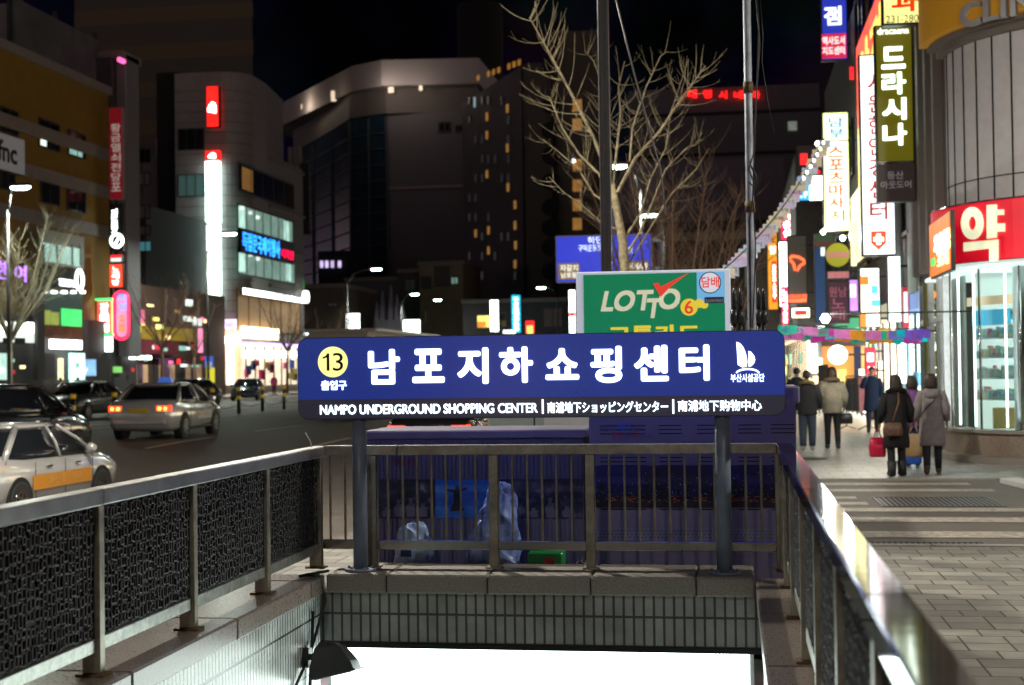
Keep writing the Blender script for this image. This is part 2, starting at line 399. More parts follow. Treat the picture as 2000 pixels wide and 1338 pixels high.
# ================================================================== stairwell
XL, XR, YE, ZC = -2.87, .17, 9.62, .28
def coping(mb, x0, y0, x1, y1, along, L, off=0):
    p = (y0 if along == 'Y' else x0) - off; end = y1 if along == 'Y' else x1
    while p < end:
        a = max(p, y0 if along == 'Y' else x0); b = min(p + L, end)
        if b - a > .02:
            if along == 'Y': mb.box((x0, a + .004, .15), (x1, b - .004, ZC), .012)
            else: mb.box((a + .004, y0, .15), (b - .004, y1, ZC), .012)
        p += L
tw = thing('stairwell_wall', 'stairwell wall faced in pale narrow tiles under polished brown coping, on the road side', 'wall', (XL, 5, 0))
mb = MB(); coping(mb, XL - .38, 1.2, XL + .04, YE, 'Y', 1.45, .6); mb.build('coping', M['granite_pol'], tw)
mb = MB(); mb.box((XL - .3, 1.2, -4.6), (XL, YE, .15)); o = mb.build('tiled_face', M['tile_side'], tw)
tw = thing('stairwell_wall', 'stairwell wall of grey vertical tiles under rough granite coping, below the blue sign', 'wall', (-1.3, YE, 0))
mb = MB(); coping(mb, XL + .045, YE, XR - .045, YE + .62, 'X', .71, .28); mb.build('coping', M['granite'], tw)
mb = MB(); mb.box((XL - .3, YE + .06, -.20), (XR + .3, YE + .36, .15)); mb.build('tiled_face', M['tile_end'], tw)
mb = MB(); mb.box((XL - .3, YE + .04, -.235), (XR + .3, YE + .36, -.2)); mb.build('lintel', M['gap'], tw)
tw = thing('stairwell_wall', 'stairwell wall with dark brown coping on the pavement side', 'wall', (XR, 5, 0))
mb = MB(); coping(mb, XR - .04, 1.2, XR + .38, YE, 'Y', 1.45, .2); mb.build('coping', M['granite_pol'], tw)
mb = MB(); mb.box((XR, 1.2, -4.6), (XR + .3, YE, .15)); mb.build('tiled_face', M['tile_side'], tw)
mb = MB()
for i in range(26): mb.box((XL + .002, 1.2 + i * .3, -4.6), (XR - .002, 1.2 + (i + 1) * .3, -.1 - i * .165))
mb.box((XL - .3, 9.0, -4.7), (XR + .3, 14, -4.55)); mb.box((XL - .3, 14, -4.7), (XR + .3, 14.2, -.3))
mb.box((XL - .3, YE + .36, -.45), (XR + .3, 14.0, -.33))
tag(mb.build('underground_steps', M['concrete']), 'stone steps going down inside the stairwell', 'stairs')
# lit panel under the lintel
lp = thing('light_box', 'glowing white light box filling the opening under the tiled lintel', 'light box', (-1.3, YE + .2, -1))
mb = MB(); mb.box((XL + .02, YE + .12, -1.75), (XR - .06, YE + .24, -.238)); mb.build('casing', M['steel'], lp)
mb = MB(); mb.box((XL + .05, YE + .10, -1.72), (XR - .09, YE + .12, -.245)); mb.build('face', glow('lit_panel', (.86, 1, .95), 5.5), lp)
x0, x1, z0, z1 = px_box(1380, 1272, 1464, 1288, YE + .1)
text_obj('lettering', '부산시설공단', (x0, YE + .098, z0), (1, 0, 0), (0, 0, 1), x1 - x0, z1 - z0, mat('faint_blue_grey', (.25, .4, .42), .6, emit=(.45, .65, .65), es=1.0), lp, .004, .0)

# ------------------------------------------------------------------ railings
def ring_panel(y0, y1, z0, z1):
    rnd = random.Random(3); mb = MB(); cw, ch = .037, .052
    nx = int((y1 - y0) / cw); nz = int((z1 - z0) / ch); cw = (y1 - y0) / nx; ch = (z1 - z0) / nz
    for i in range(nx):
        for j in range(nz):
            w = cw * rnd.choice((.95, .8, 1.25, .95)); h = ch * rnd.choice((.95, .7, 1.2, .95))
            cx = y0 + (i + .5) * cw + rnd.uniform(-.006, .006); cz = z0 + (j + .5) * ch + rnd.uniform(-.012, .012)
            q = rnd.uniform(.0, .006)
            for rr, xo in ((0, 0),):
                po = rrect(w, h, min(w, h) * .35, 2); pi = rrect(w - .012, h - .012, max(.004, min(w, h) * .35 - .006), 2)
                k = len(mb.v); n = len(po)
                for p in po: mb.v.append((.012 + q, cx - w / 2 + p[0], cz - h / 2 + p[1]))
                for p in pi: mb.v.append((.014 + q, cx - w / 2 + .006 + p[0], cz - h / 2 + .006 + p[1]))
                for p in po: mb.v.append((.0, cx - w / 2 + p[0], cz - h / 2 + p[1]))
                for p in pi: mb.v.append((.0, cx - w / 2 + .006 + p[0], cz - h / 2 + .006 + p[1]))
                for a in range(n):
                    b = (a + 1) % n
                    mb.face((k + a, k + b, k + n + b, k + n + a)); mb.face((k + a, k + 2 * n + a, k + 2 * n + b, k + b))
                    mb.face((k + n + a, k + n + b, k + 3 * n + b, k + 3 * n + a))
    return mb
M['castpanel'] = mat('dark_cast_metal', (.06, .056, .06), .62, .1, noise=.3, nscale=20)
def side_rail(label, X, posts, flip, topm):
    t = thing('railing', label, 'railing', (X, 5.5, ZC))
    mb = MB(); ys = [1.25, 3.4, 6.31, 10.05]
    for a, b in zip(ys, ys[1:]): mb.box((X - .055, a + .002, 1.075), (X + .055, b - .002, 1.15), .007)
    mb.build('top_rail', topm, t)
    mb = MB(); pan = None
    for a, b in zip(posts, posts[1:]):
        mb = MB(); mb.box((X - .025, a + .03, .39), (X + .025, b - .03, .455), .004); mb.build('bottom_rail', M['steel_mottled'], t)
        s = MB()
        s.box((X - .006, a + .032, .457), (X + .006, b - .032, 1.07))
        s.build('panel_backing', mat('panel_black', (.03, .028, .032), .7), t)
    base = None
    for a, b in zip(posts, posts[1:]):
        L = b - a - .07
        if base is None:
            mbp = ring_panel(0, L, .47, 1.06)
            if flip: mbp.v = [(-v[0], v[1], v[2]) for v in mbp.v]
            base = mbp.build('perforated_panel', M['castpanel']); o = base; L0 = L
        else: o = base.copy(); COL.objects.link(o)
        o.parent = t; o.location = Vector((X + (-.0065 if flip else .0065), a + .035, 0)) - t.location
        o.scale = (1, L / L0, 1)
    for i, y in enumerate(posts):
        p = MB(); p.box((X - .045, y - .028, ZC + .012), (X + .045, y + .028, 1.074), .004); po = p.build('post', M['steel_dull'], t)
        q = MB(); q.box((X - .07, y - .05, ZC), (X + .07, y + .05, ZC + .012)); q.build('base_plate', M['rust'], po)
side_rail('steel railing with dark cast panels along the road side of the stairs', -2.98, [1.5, 2.7, 3.9, 5.1, 6.31, 7.49, 8.74, 9.92], False, M['steel'])
side_rail('steel railing with shiny broad handrail along the pavement side of the stairs', .345, [2.1, 3.3, 4.5, 5.7, 6.9, 8.1, 9.2, 9.92], True, M['steel_mirror'])
YR = 10.0
t = thing('railing', 'low steel balustrade with thin upright bars closing the head of the stairwell', 'railing', (-1.3, YR, ZC))
zt0, zt1, zb0, zb1 = 1.085, 1.155, .41, .475
mb = MB()
for a, b in ((-2.93, -2.39), (-2.385, .29)): mb.box((a, YR - .045, zt0), (b, YR + .045, zt1), .005)
mb.build('top_rail', M['steel_dull'], t)
posts = [atY(p, 960, YR).x for p in (614, 728, 965, 1153, 1524)]
for a, b in zip(posts, posts[1:]):
    mb = MB(); mb.box((a + .03, YR - .03, zb0), (b - .03, YR + .03, zb1), .004); mb.build('bottom_rail', M['steel_clean'], t)
for x in posts:
    p = MB(); p.box((x - .033, YR - .035, ZC + .01), (x + .033, YR + .035, zt0 - .001), .004); po = p.build('post', M['steel_dull'], t)
    q = MB(); q.box((x - .055, YR - .055, ZC), (x + .055, YR + .055, ZC + .012)); q.build('base_plate', M['steel_dull'], po)
for p in (645, 674, 758, 787, 815, 843, 871, 900, 929, 1001, 1030, 1059, 1087, 1117, 1190, 1220, 1249, 1278, 1308, 1338, 1367, 1396, 1457, 1487):
    x = atY(p, 960, YR).x
    b = MB(); b.tube([(x, YR, zb1), (x, YR, zt0)], .0085, 6, False); b.build('bar', M['steel_dull'], t)
# wire tied to the railing
mb = MB(); o0 = atY(612, 885, YR - .1)
mb.tube([atY(596, 845, YR - .1), atY(606, 862, YR - .1), o0, atY(612, 920, YR - .1), atY(616, 945, YR - .1), atY(608, 994, YR - .1)], .004, 6)
tag(mb.build('plastic_tie', M['white']), 'loose white tie knotted round the corner of the road side railing', 'tie')
mb = MB(); mb.tube([atY(1545, 1090, 9.3), atY(1553, 1110, 9.3), atY(1546, 1132, 9.3), atY(1553, 1160, 9.3)], .0035, 6)
tag(mb.build('plastic_tie', M['white']), 'short white tie hanging on the pavement side railing post', 'tie')

# ------------------------------------------------------------------ the station sign
YS = 9.72
st = thing('entrance_sign', 'long blue lit sign on two grey posts naming the underground shopping centre', 'sign', (-1.3, YS + .06, ZC))
c0 = atY(581, 740, YS); c1 = atY(1534, 728, YS)
sx0, sx1 = c0.x, c1.x; sz1 = atY(1057, 652, YS).z; sz0 = atY(1057, 816, YS).z; sw, sh = sx1 - sx0, sz1 - sz0
zsplit = atY(1057, 776, YS).z - sz0
o = (sx0, YS + .14, sz0)
mb = MB(); mb.extr(rrect(sw, sh, .075, 6), o, (1, 0, 0), (0, 0, 1), .13); mb.build('sign_box', mat('sign_casing', (.05, .06, .12), .35, .2, coat=.3), st)
full = rrect(sw - .012, sh - .012, .07, 6, .006, .006)
def clip(poly, zc, upper):
    out = []
    for i in range(len(poly)):
        a, b = poly[i], poly[(i + 1) % len(poly)]; ia = (a[1] >= zc) == upper; ib = (b[1] >= zc) == upper
        if ia: out.append(a)
        if ia != ib: k = (zc - a[1]) / (b[1] - a[1]); out.append((a[0] + (b[0] - a[0]) * k, zc))
    return out
o = (sx0, YS + .01, sz0)
mb = MB(); mb.extr(clip(full, zsplit, True), o, (1, 0, 0), (0, 0, 1), .006)
mb.build('blue_face', mat('sign_blue', (.012, .03, .22), .28, emit=(.004, .045, .40), es=.44, coat=.8, noise=.12, nscale=3), st)
mb = MB(); mb.extr(clip(full, zsplit, False), o, (1, 0, 0), (0, 0, 1), .006)
mb.build('grey_face', mat('sign_grey', (.03, .034, .055), .28, emit=(.03, .035, .07), es=.25, coat=.8), st)
mb = MB(); mb.extr(full, (sx0, YS + .147, sz0), (1, 0, 0), (0, 0, 1), .006); mb.build('back_face', mat('sign_back_blue', (.012, .03, .22), .22, emit=(.06, .08, .8), es=.75), st)
GL = glow('sign_lettering_glow', (.80, .92, 1), 2.6)
def st_text(body, a, b, c, d, m=None, bold=.03, depth=.008, name='lettering', res=5):
    x0, x1, z0, z1 = px_box(a, b, c, d, YS)
    return text_obj(name, body, (x0, YS + .003, z0), (1, 0, 0), (0, 0, 1), x1 - x0, z1 - z0, m or GL, st, depth, bold, res=res)
mb = MB()
for ch, a, b, c, d in (('남', 719, 682, 781, 751), ('포', 805, 681, 868, 748), ('지', 893, 679, 954, 750), ('하', 975, 677, 1041, 748), ('쇼', 1065, 680, 1131, 742), ('핑', 1153, 676, 1215, 748), ('센', 1238, 674, 1306, 745), ('터', 1326, 673, 1386, 744)):
    x0, x1, z0, z1 = px_box(a, b, c, d, YS)
    put_text(mb, ch, (x0, YS + .003, z0), (1, 0, 0), (0, 0, 1), x1 - x0, z1 - z0, .008, .042, 6)
mb.build('main_lettering', GL, st)
mb = MB()
for i, ch in enumerate('남포지하쇼핑센터'): put_text(mb, ch, (sx1 - .55 - i * .315, YS + .15, sz0 + .24), (-1, 0, 0), (0, 0, 1), .2, .26, .008, .042, 3)
mb.build('back_lettering', glow('back_glow', (.6, .75, 1), .9), st)
st_text('출입구', 627, 743, 677, 762, bold=.03)
st_text('NAMPO UNDERGROUND SHOPPING CENTER', 625, 789, 1050, 808, bold=.022)
st_text('南浦地下ショッピングセンター', 1069, 784, 1305, 806, bold=.022)
st_text('南浦地下购物中心', 1324, 781, 1488, 803, bold=.022)
mb = MB()
for p in (1060, 1315):
    x = atY(p, 795, YS).x; mb.box((x - .006, YS - .004, atY(p, 808, YS).z), (x + .006, YS + .003, atY(p, 780, YS).z))
mb.build('divider_bars', GL, st)
c = atY(650, 707, YS)
mb = MB(); mb.extr(circ(.108, 40), (c.x, YS + .003, c.z), (1, 0, 0), (0, 0, 1), .005); mb.build('number_disc', glow('disc_yellow', (1, .93, .30), 1.15), st)
x0, x1, z0, z1 = px_box(628, 690, 671, 724, YS)
nb_ = mat('number_black', (.01, .015, .015), .5); wn, hn = x1 - x0, z1 - z0
mb = MB(); mb.extr([(wn * .24, 0), (wn * .36, 0), (wn * .36, hn), (wn * .27, hn), (wn * .2, hn * .86), (wn * .06, hn * .78), (wn * .06, hn * .68), (wn * .24, hn * .76)], (x0, YS - .002, z0), (1, 0, 0), (0, 0, 1), .003)
put_text(mb, '3', (x0 + wn * .52, YS - .002, z0 - .002), (1, 0, 0), (0, 0, 1), wn * .46, hn + .004, .003, .0, 6)
mb.build('number', nb_, st)
for m_n in ('sign_blue', 'sign_grey'): MATS[m_n].node_tree.nodes['Principled BSDF'].inputs['Coat IOR'].default_value = 1.75; MATS[m_n].node_tree.nodes['Principled BSDF'].inputs['Coat Roughness'].default_value = .16
# emblem: two sails over a crescent
mb = MB()
def ep(pts): return [(p[0], p[1]) for p in pts]
k = 1 / 279.0; ex, ez = atY(1437, 725, YS).x, atY(1437, 725, YS).z
left = [(4, 12), (2, 55)] + [(2 + 20 * math.sin(R(a)), 12 + 43 * math.cos(R(a))) for a in (12, 25, 40, 55, 70, 82)] + [(20.5, 8), (12, 7)]
mb.extr([(a * k, b * k) for a, b in left][::-1], (ex, YS + .003, ez), (1, 0, 0), (0, 0, 1), .006)
right = [(24, 8), (24, 38), (29, 36), (35, 28), (36.5, 21), (34, 14), (29, 9)]
mb.extr([(a * k, b * k) for a, b in right][::-1], (ex, YS + .003, ez), (1, 0, 0), (0, 0, 1), .006)
arc = [(22 + 23 * math.cos(R(a)), -5 + 10.5 * math.sin(R(a))) for a in range(10, 171, 14)] + [(22 + 21 * math.cos(R(a)), -7 + 9 * math.sin(R(a))) for a in range(164, 9, -14)]
mb.extr([(a * k, b * k) for a, b in arc], (ex, YS + .003, ez), (1, 0, 0), (0, 0, 1), .006)
mb.build('emblem', GL, st)
st_text('부산시설공단', 1427, 730, 1493, 746, bold=.02)
for p, zz in ((703, 0), (1413, 0)):
    x = atY(p, 960, YS + .08).x
    mb = MB(); mb.cyl((x, YS + .08), .052, ZC + .02, sz0 + .06, 20); po = mb.build('post', M['grey_pole'], st)
    mb = MB(); mb.cyl((x, YS + .08), .11, ZC, ZC + .02, 24)
    for a in range(0, 360, 60): mb.cyl((x + .085 * math.cos(R(a)), YS + .08 + .085 * math.sin(R(a))), .009, ZC + .02, ZC + .035, 6)
    mb.build('flange', M['grey_pole'], po)
# black cable snaking over the coping to the floodlight
mb = MB(); mb.tube([(-2.83, YS - .02, ZC + .012), (-2.95, YS - .3, ZC + .014), (-2.84, YS - .22, ZC + .01), (-2.825, YS - .12, .1), (-2.84, 9.3, -.2), (-2.86, 8.9, -.42)], .011, 6)
tag(mb.build('power_cable', M['black']), 'thick black cable hanging down the stairwell corner to the floodlight', 'cable')
# floodlight
FY = 9.25
fc = atY(652, 1284, FY)
fl = thing('floodlight', 'black floodlight on a bracket fixed to the tiled stairwell wall', 'floodlight', (fc.x, FY, fc.z))
mb = MB()
def fr(cx, cz, w, d, sk=0): return [(fc.x + cx - w, FY - d, fc.z + cz - sk), (fc.x + cx + w, FY - d, fc.z + cz + sk), (fc.x + cx + w, FY + d, fc.z + cz + sk), (fc.x + cx - w, FY + d, fc.z + cz - sk)]
mb.loft([fr(.02, -.10, .145, .10, .035), fr(.0, -.045, .14, .10, .03), fr(-.03, .07, .085, .07, .01), fr(-.035, .10, .05, .05, 0)])
mb.build('housing', M['black'], fl)
mb = MB(); mb.loft([fr(.022, -.112, .155, .112, .038), fr(.022, -.099, .155, .112, .038)]); mb.build('rim', M['darkmetal'], fl)
mb = MB(); mb.loft([fr(.022, -.118, .125, .085, .03), fr(.022, -.113, .125, .085, .03)]); mb.build('lens', mat('floodlight_glass', (.5, .55, .52), .12), fl)
mb = MB(); mb.box((XL + .002, FY - .04, fc.z - .07), (XL + .04, FY + .04, fc.z + .06)); mb.box((XL + .04, FY - .02, fc.z - .02), (fc.x - .05, FY + .02, fc.z + .02)); mb.tube([(XL + .02, FY + .1, fc.z + .3), (XL + .02, FY + .08, fc.z - .5)], .012, 6)
mb.build('bracket', M['black'], fl)
fl.rotation_euler = (R(-9), 0, 0)

# ================================================================== cabinets, bags, kiosk
M['cab_purple'] = mat('grey_violet_cabinet_paint', (.21, .19, .30), .45, .1, noise=.1, nscale=5)
M['cab_dark'] = mat('dark_blue_grey_cabinet_paint', (.17, .16, .26), .45, .1, noise=.12, nscale=5)
Y1 = 10.9
x0, x1, z0, z1 = px_box(718, 840, 1146, 1110, Y1)
c1_ = thing('utility_cabinet', 'low wide ribbed utility cabinet with photo strip behind the balustrade', 'cabinet', ((x0 + x1) / 2, Y1 + .4, 0))
mb = MB(); mb.box((x0, Y1, .06), (x1 - .02, Y1 + .8, z1 - .07)); mb.build('body', M['cab_dark'], c1_)
mb = MB(); mb.box((x0 - .03, Y1 - .04, z1 - .065), (x1 + .01, Y1 + .84, z1), .01); mb.build('lid', M['cab_purple'], c1_)
zp0, zp1 = atY(900, 1012, Y1).z, atY(900, 936, Y1).z
mb = MB(); x = x0 + .01
while x < x1 - .04:
    mb.box((x, Y1 - .012, zp1 + .004), (x + .018, Y1 - .001, z1 - .075)); mb.box((x, Y1 - .012, .07), (x + .018, Y1 - .001, zp0 - .004)); x += .034
mb.build('ribs', M['cab_dark'], c1_)
def photomat(name, cols, scale, es=0, detail=4, seed=0):
    m = bpy.data.materials.new(name); m.use_nodes = True; n = m.node_tree; b = n.nodes['Principled BSDF']; b.inputs['Roughness'].default_value = .3
    co = n.nodes.new('ShaderNodeTexCoord'); mp = n.nodes.new('ShaderNodeMapping'); mp.inputs['Location'].default_value = (seed, seed, seed)
    t = n.nodes.new('ShaderNodeTexNoise'); t.inputs['Scale'].default_value = scale; t.inputs['Detail'].default_value = detail
    r = n.nodes.new('ShaderNodeValToRGB'); n.links.new(co.outputs['Object'], mp.inputs[0]); n.links.new(mp.outputs[0], t.inputs['Vector']); n.links.new(t.outputs['Fac'], r.inputs[0]); n.links.new(r.outputs[0], b.inputs['Base Color'])
    r.color_ramp.interpolation = 'EASE'
    el = r.color_ramp.elements; ps = [.3 + .4 * i / (len(cols) - 1) for i in range(len(cols))]
    el[0].position = ps[0]; el[0].color = (*cols[0], 1); el[1].position = ps[-1]; el[1].color = (*cols[-1], 1)
    for p, c in list(zip(ps, cols))[1:-1]: q = el.new(p); q.color = (*c, 1)
    return m
dark_photo = photomat('dark_photo_print', [(.01, .012, .02), (.02, .03, .04), (.05, .055, .10), (.28, .28, .34)], 9)
for a, b, m, nm in ((720, 850, dark_photo, 'photo_print'), (851, 960, photomat('blue_photo_print', [(.02, .10, .38), (.03, .18, .62), (.10, .30, .75)], 5), 'sky_photo_print'), (961, 1140, photomat('dusk_photo_print', [(.01, .01, .03), (.03, .03, .08), (.16, .15, .25)], 10, seed=4), 'photo_print')):
    xa, xb = atY(a, 970, Y1).x, atY(b, 970, Y1).x
    mb = MB(); mb.box((max(xa, x0 + .004) + .002, Y1 - .012, zp0), (min(xb, x1 - .03) - .002, Y1 - .001, zp1)); pp = mb.build(nm, m, c1_)
    if nm == 'sky_photo_print':
        q = MB(); cx, cz = atY(893, 955, Y1).x, atY(893, 955, Y1).z
        def pg(pts): q.extr([(u * .0036, v * .0036) for u, v in pts], (cx, Y1 - .012, cz), (1, 0, 0), (0, 0, 1), .004)
        pg([(-24, -4), (-22, 0), (-4, -1), (-3, 8), (3, 8), (4, -1), (22, 4), (23, 0), (8, -8), (7, -30), (16, -46), (-16, -48), (-7, -28), (-8, -7)][::-1])
        q.build('dancer_silhouette', mat('silhouette_print', (.01, .015, .035), .4), pp)
    elif a == 720 or a == 961:
        q = MB(); rr = random.Random(a)
        for kx in range(5):
            u = xa + (xb - xa) * (kx + .5) / 5.5; h = rr.uniform(.06, .16)
            q.extr([(p[0], p[1]) for p in [(-.03, 0), (.035, 0), (.03, h * .6), (.045, h * .7), (.01, h * .75), (.02, h), (-.015, h), (-.012, h * .75), (-.04, h * .5)]], (u, Y1 - .012, zp0 + .01), (1, 0, 0), (0, 0, 1), .003)
        q.build('printed_figures', mat('printed_grey', (.16, .16, .22), .4), pp)
q = MB()
for a in (765, 795): x = atY(a, 905, Y1).x; put_text(q, '의료' if a == 765 else '관광', (x, Y1 - .02, atY(a, 908, Y1).z), (1, 0, 0), (0, 0, 1), .085, .05, .003)
q.build('lettering', mat('print_red', (.35, .03, .08), .5), c1_)

Y2 = 10.75
x0, x1, z0, z1 = px_box(1152, 790, 1562, 1110, Y2)
c2_ = thing('utility_cabinet', 'tall violet utility cabinet with night skyline print behind the sign post', 'cabinet', ((x0 + x1) / 2, Y2 + .4, 0))
mb = MB(); mb.box((x0, Y2, .05), (x1 - .02, Y2 + .9, z1)); mb.build('body', M['cab_purple'], c2_)
mb = MB(); mb.box((x0 - .02, Y2 - .05, z1 + .001), (x1 + .012, Y2 + .95, z1 + .13), .015); mb.build('lid', M['cab_purple'], c2_)
mb = MB()
for cx in (1195, 1240, 1310, 1385, 1465, 1530):
    for i, z in enumerate([z1 - .16 - .03 * j for j in range(3)] + [z1 - .40 - .03 * j for j in range(5)] + [.62 + .03 * j for j in range(6)]):
        x = atY(cx, 900, Y2).x; mb.box((x - .085, Y2 - .004, z), (x + .085, Y2 - .0005, z + .007))
mb.build('louvers', M['gap'], c2_)
nz0, nz1 = atY(1350, 991, Y2).z, atY(1350, 909, Y2).z
mb = MB(); mb.box((x0 + .01, Y2 - .012, nz0), (x1 - .03, Y2 - .0052, nz1)); np_ = mb.build('skyline_print', photomat('night_sky_print', [(.008, .008, .06), (.01, .012, .15), (.015, .02, .26)], 1.5), c2_)
rr = random.Random(11); mb = MB(); w = x1 - x0 - .06
mb.box((x0 + .01, Y2 - .014, nz0), (x1 - .03, Y2 - .0125, nz0 + .075))
for i in range(26):
    u = x0 + .02 + w * i / 26; h = rr.uniform(.08, .2) + (.12 if i in (7, 8, 12) else 0); mb.box((u, Y2 - .0155, nz0 + .05), (u + rr.uniform(.02, .05), Y2 - .0142, min(nz1 - .01, nz0 + h)))
mb.build('printed_towers', mat('print_navy', (.006, .008, .025), .4), np_)
mb = MB(); mo = MB()
for i in range(170):
    u = x0 + .03 + w * .97 * rr.random(); v = nz0 + .09 + rr.random() ** 1.7 * .17; s = rr.choice((.003, .004, .006)); mb.box((u, Y2 - .0175, v), (u + s, Y2 - .016, v + s * rr.choice((1, 1.5))))
for i in range(120):
    u = x0 + .03 + w * .97 * rr.random(); v = nz0 + .035 + rr.random() * .05; mo.box((u, Y2 - .0175, v), (u + rr.uniform(.004, .03), Y2 - .016, v + .006))
mb.build('printed_window_lights', mat('print_pale_blue', (.30, .45, .75), .4), np_); mo.build('printed_shore_lights', mat('print_orange', (.55, .12, .05), .4), np_)
M['dots'] = brickmat('perforated_violet_sheet', (.15, .14, .24), (.17, .15, .25), (.26, .26, .42), .03, .025, .006, .4, .5, 'XZ', .2)
mb = MB(); mb.box((x0 + .01, Y2 - .006, .3), (x1 - .03, Y2 - .001, nz0 - .16)); mb.build('perforated_sheet', M['dots'], c2_)
for txt, a, b, c, d, col in (('부산으로', 1172, 828, 1205, 843, (.12, .12, .30)), ('바다', 1208, 825, 1230, 842, (.05, .16, .8)), ('도시가', 1232, 828, 1254, 842, (.12, .12, .3)), ('행복', 1194, 843, 1215, 858, (.6, .04, .15)), ('의', 1218, 845, 1228, 857, (.12, .12, .3)), ('도시', 1231, 843, 1250, 857, (.6, .04, .15)), ('입니다', 1251, 845, 1275, 857, (.12, .12, .3))):
    xa, xb, za, zb = px_box(a, b, c, d, Y2)
    text_obj('lettering', txt, (xa, Y2 - .002, za), (1, 0, 0), (0, 0, 1), xb - xa, zb - za, mat('print_%d' % int(col[0] * 999 + col[2] * 99), col, .5), c2_, .003, .01)

def lump(name, label, cat, pts, m, seg=34, seed=1, amp=.12, extra=None, thingloc=None):
    """crumpled bag: rings (z, cx, cy, rx, ry)"""
    rr = random.Random(seed); rings = []
    pts = [tuple(a + (b - a) * k / 4 for a, b in zip(p, q)) for p, q in zip(pts, pts[1:]) for k in range(4)] + [pts[-1]]
    n = len(pts)
    ph = [rr.uniform(0, 6.28) for _ in range(6)]
    for i, (z, cx, cy, rx, ry) in enumerate(pts):
        ring = []
        for j in range(seg):
            a = 2 * math.pi * j / seg
            w = 1 + amp * (.5 * math.sin(3 * a + ph[0] + i * .8) + .4 * math.sin(7 * a + ph[1] - i * .5) + .12 * rr.uniform(-1, 1))
            ring.append((cx + math.cos(a) * rx * w, cy + math.sin(a) * ry * w, z + amp * .12 * math.sin(5 * a + ph[2] + i)))
        rings.append(ring)
    mb = MB(); mb.loft(rings)
    from mathutils import noise as NZ
    for i, p in enumerate(mb.v):
        q = Vector(p); w = (NZ.noise(q * 16) + .6 * NZ.noise(q * 34 + Vector((3, 1, 2)))) * .022; c_ = Vector((pts[0][1], pts[0][2], q.z)); d = (q - c_); d = d.normalized() if d.length > 1e-4 else Vector((0, 0, 1)); mb.v[i] = tuple(q + d * w + Vector((0, 0, w * .5)))
    o = mb.build(name, m, smooth=True)
    sd = o.modifiers.new('s', 'SUBSURF'); sd.levels = 1; sd.render_levels = 2
    return o
bagw = mat('translucent_white_bag', (.36, .50, .92), .3, noise=.35, nscale=9, bump=1, bscale=14)
bagb = mat('thin_blue_plastic', (.10, .18, .65), .3, noise=.5, nscale=7, bump=.9, bscale=16, col2=(.35, .48, .95))
YB = 10.35
def zat(py): return atY(800, py, YB).z
bx = atY(808, 1060, YB).x
o = lump('plastic_bag', '', '', [(.02, bx, YB, .15, .12), (.15, bx, YB, .17, .13), (zat(1095), bx, YB, .15, .12), (zat(1060), bx, YB, .135, .11), (zat(1035), bx, YB, .10, .09), (zat(1024), bx + .01, YB, .05, .05), (zat(1021), bx + .02, YB, .02, .02)], bagw, seed=2)
tag(o, 'small knotted pale blue rubbish bag behind the balustrade', 'bag', 'rubbish bags by the cabinets')
x0, x1, z0, z1 = px_box(782, 1075, 803, 1088, YB - .16)
q = MB(); q.box((x0, YB - .155, z0), (x1, YB - .153, z1)); 
bl = q.build('printed_label', mat('label_navy', (.02, .05, .2), .5), o)
bx = atY(965, 1060, YB).x
o = lump('plastic_bag', '', '', [(.02, bx, YB, .19, .14), (.2, bx, YB, .21, .14), (zat(1095), bx, YB, .20, .14), (zat(1050), bx, YB, .18, .13), (zat(1010), bx + .03, YB, .14, .11), (zat(975), bx + .05, YB, .11, .08), (zat(950), bx + .05, YB, .08, .05), (zat(944), bx + .05, YB, .02, .02)], bagb, seed=5, amp=.2)
tag(o, 'tall crumpled deep blue rubbish bag against the blue photo print', 'bag', 'rubbish bags by the cabinets')
bx = atY(1068, 1088, YB).x
t = thing('bottle_crate', 'green crate with red round mark standing beside the deep blue bag', 'crate', (bx, YB, 0))
mb = MB(); mb.box((bx - .13, YB - .1, .02), (bx + .13, YB + .1, zat(1074)), .012); mb.build('box', mat('green_plastic', (.02, .35, .08), .3), t)
mb = MB(); mb.extr(circ(.035, 20), (bx + .03, YB - .102, zat(1092)), (1, 0, 0), (0, 0, 1), .003); mb.build('round_mark', mat('mark_red', (.6, .02, .04), .4), t)
bx = atY(1138, 1090, YB).x
o = lump('plastic_bag', '', '', [(.02, bx, YB, .07, .06), (.2, bx, YB, .07, .06), (zat(1100), bx, YB, .05, .05), (zat(1088), bx, YB, .01, .01)], mat('grey_bag', (.14, .14, .2), .4), seed=8)
tag(o, 'little grey rubbish bag in the gap between the two cabinets', 'bag', 'rubbish bags by the cabinets')

# lottery kiosk
YK = 14.6
t = thing('kiosk', 'pale street kiosk carrying a green lottery sign on its roof', 'kiosk', (atY(1200, 800, YK).x, YK + .8, 0))
x0, x1, z0, z1 = px_box(952, 690, 1425, 1110, YK)
mb = MB(); mb.box((x0, YK, .0), (x1, YK + 1.6, z1), .03); mb.build('body', mat('pale_green_kiosk', (.42, .50, .45), .4, noise=.06), t)
mb = MB(); mb.box((x0 - .12, YK - .12, z1 + .001), (x1 + .12, YK + 1.72, z1 + .12), .02); mb.build('roof', M['steel'], t)
xm = atY(1044, 830, YK).x
mb = MB(); mb.box((xm - .008, YK - .004, .2), (xm + .008, YK - .001, z1 - .05)); mb.build('door_joint', M['gap'], t)
mb = MB(); mb.box((xm + .1, YK - .006, .95), (x1 - .2, YK - .001, z1 - .1)); mb.build('hatch', M['white'], t)
ls = thing('lottery_sign', 'green lottery sign box with white slanted word and red tick', 'sign', (atY(1280, 600, YK - .4).x, YK - .2, z1 + .1))
YL = YK - .4
x0, x1, sz0_, sz1_ = px_box(1126, 528, 1428, 730, YL)
xf0 = atY(1140, 600, YL).x; xf1 = atY(1416, 600, YL).x
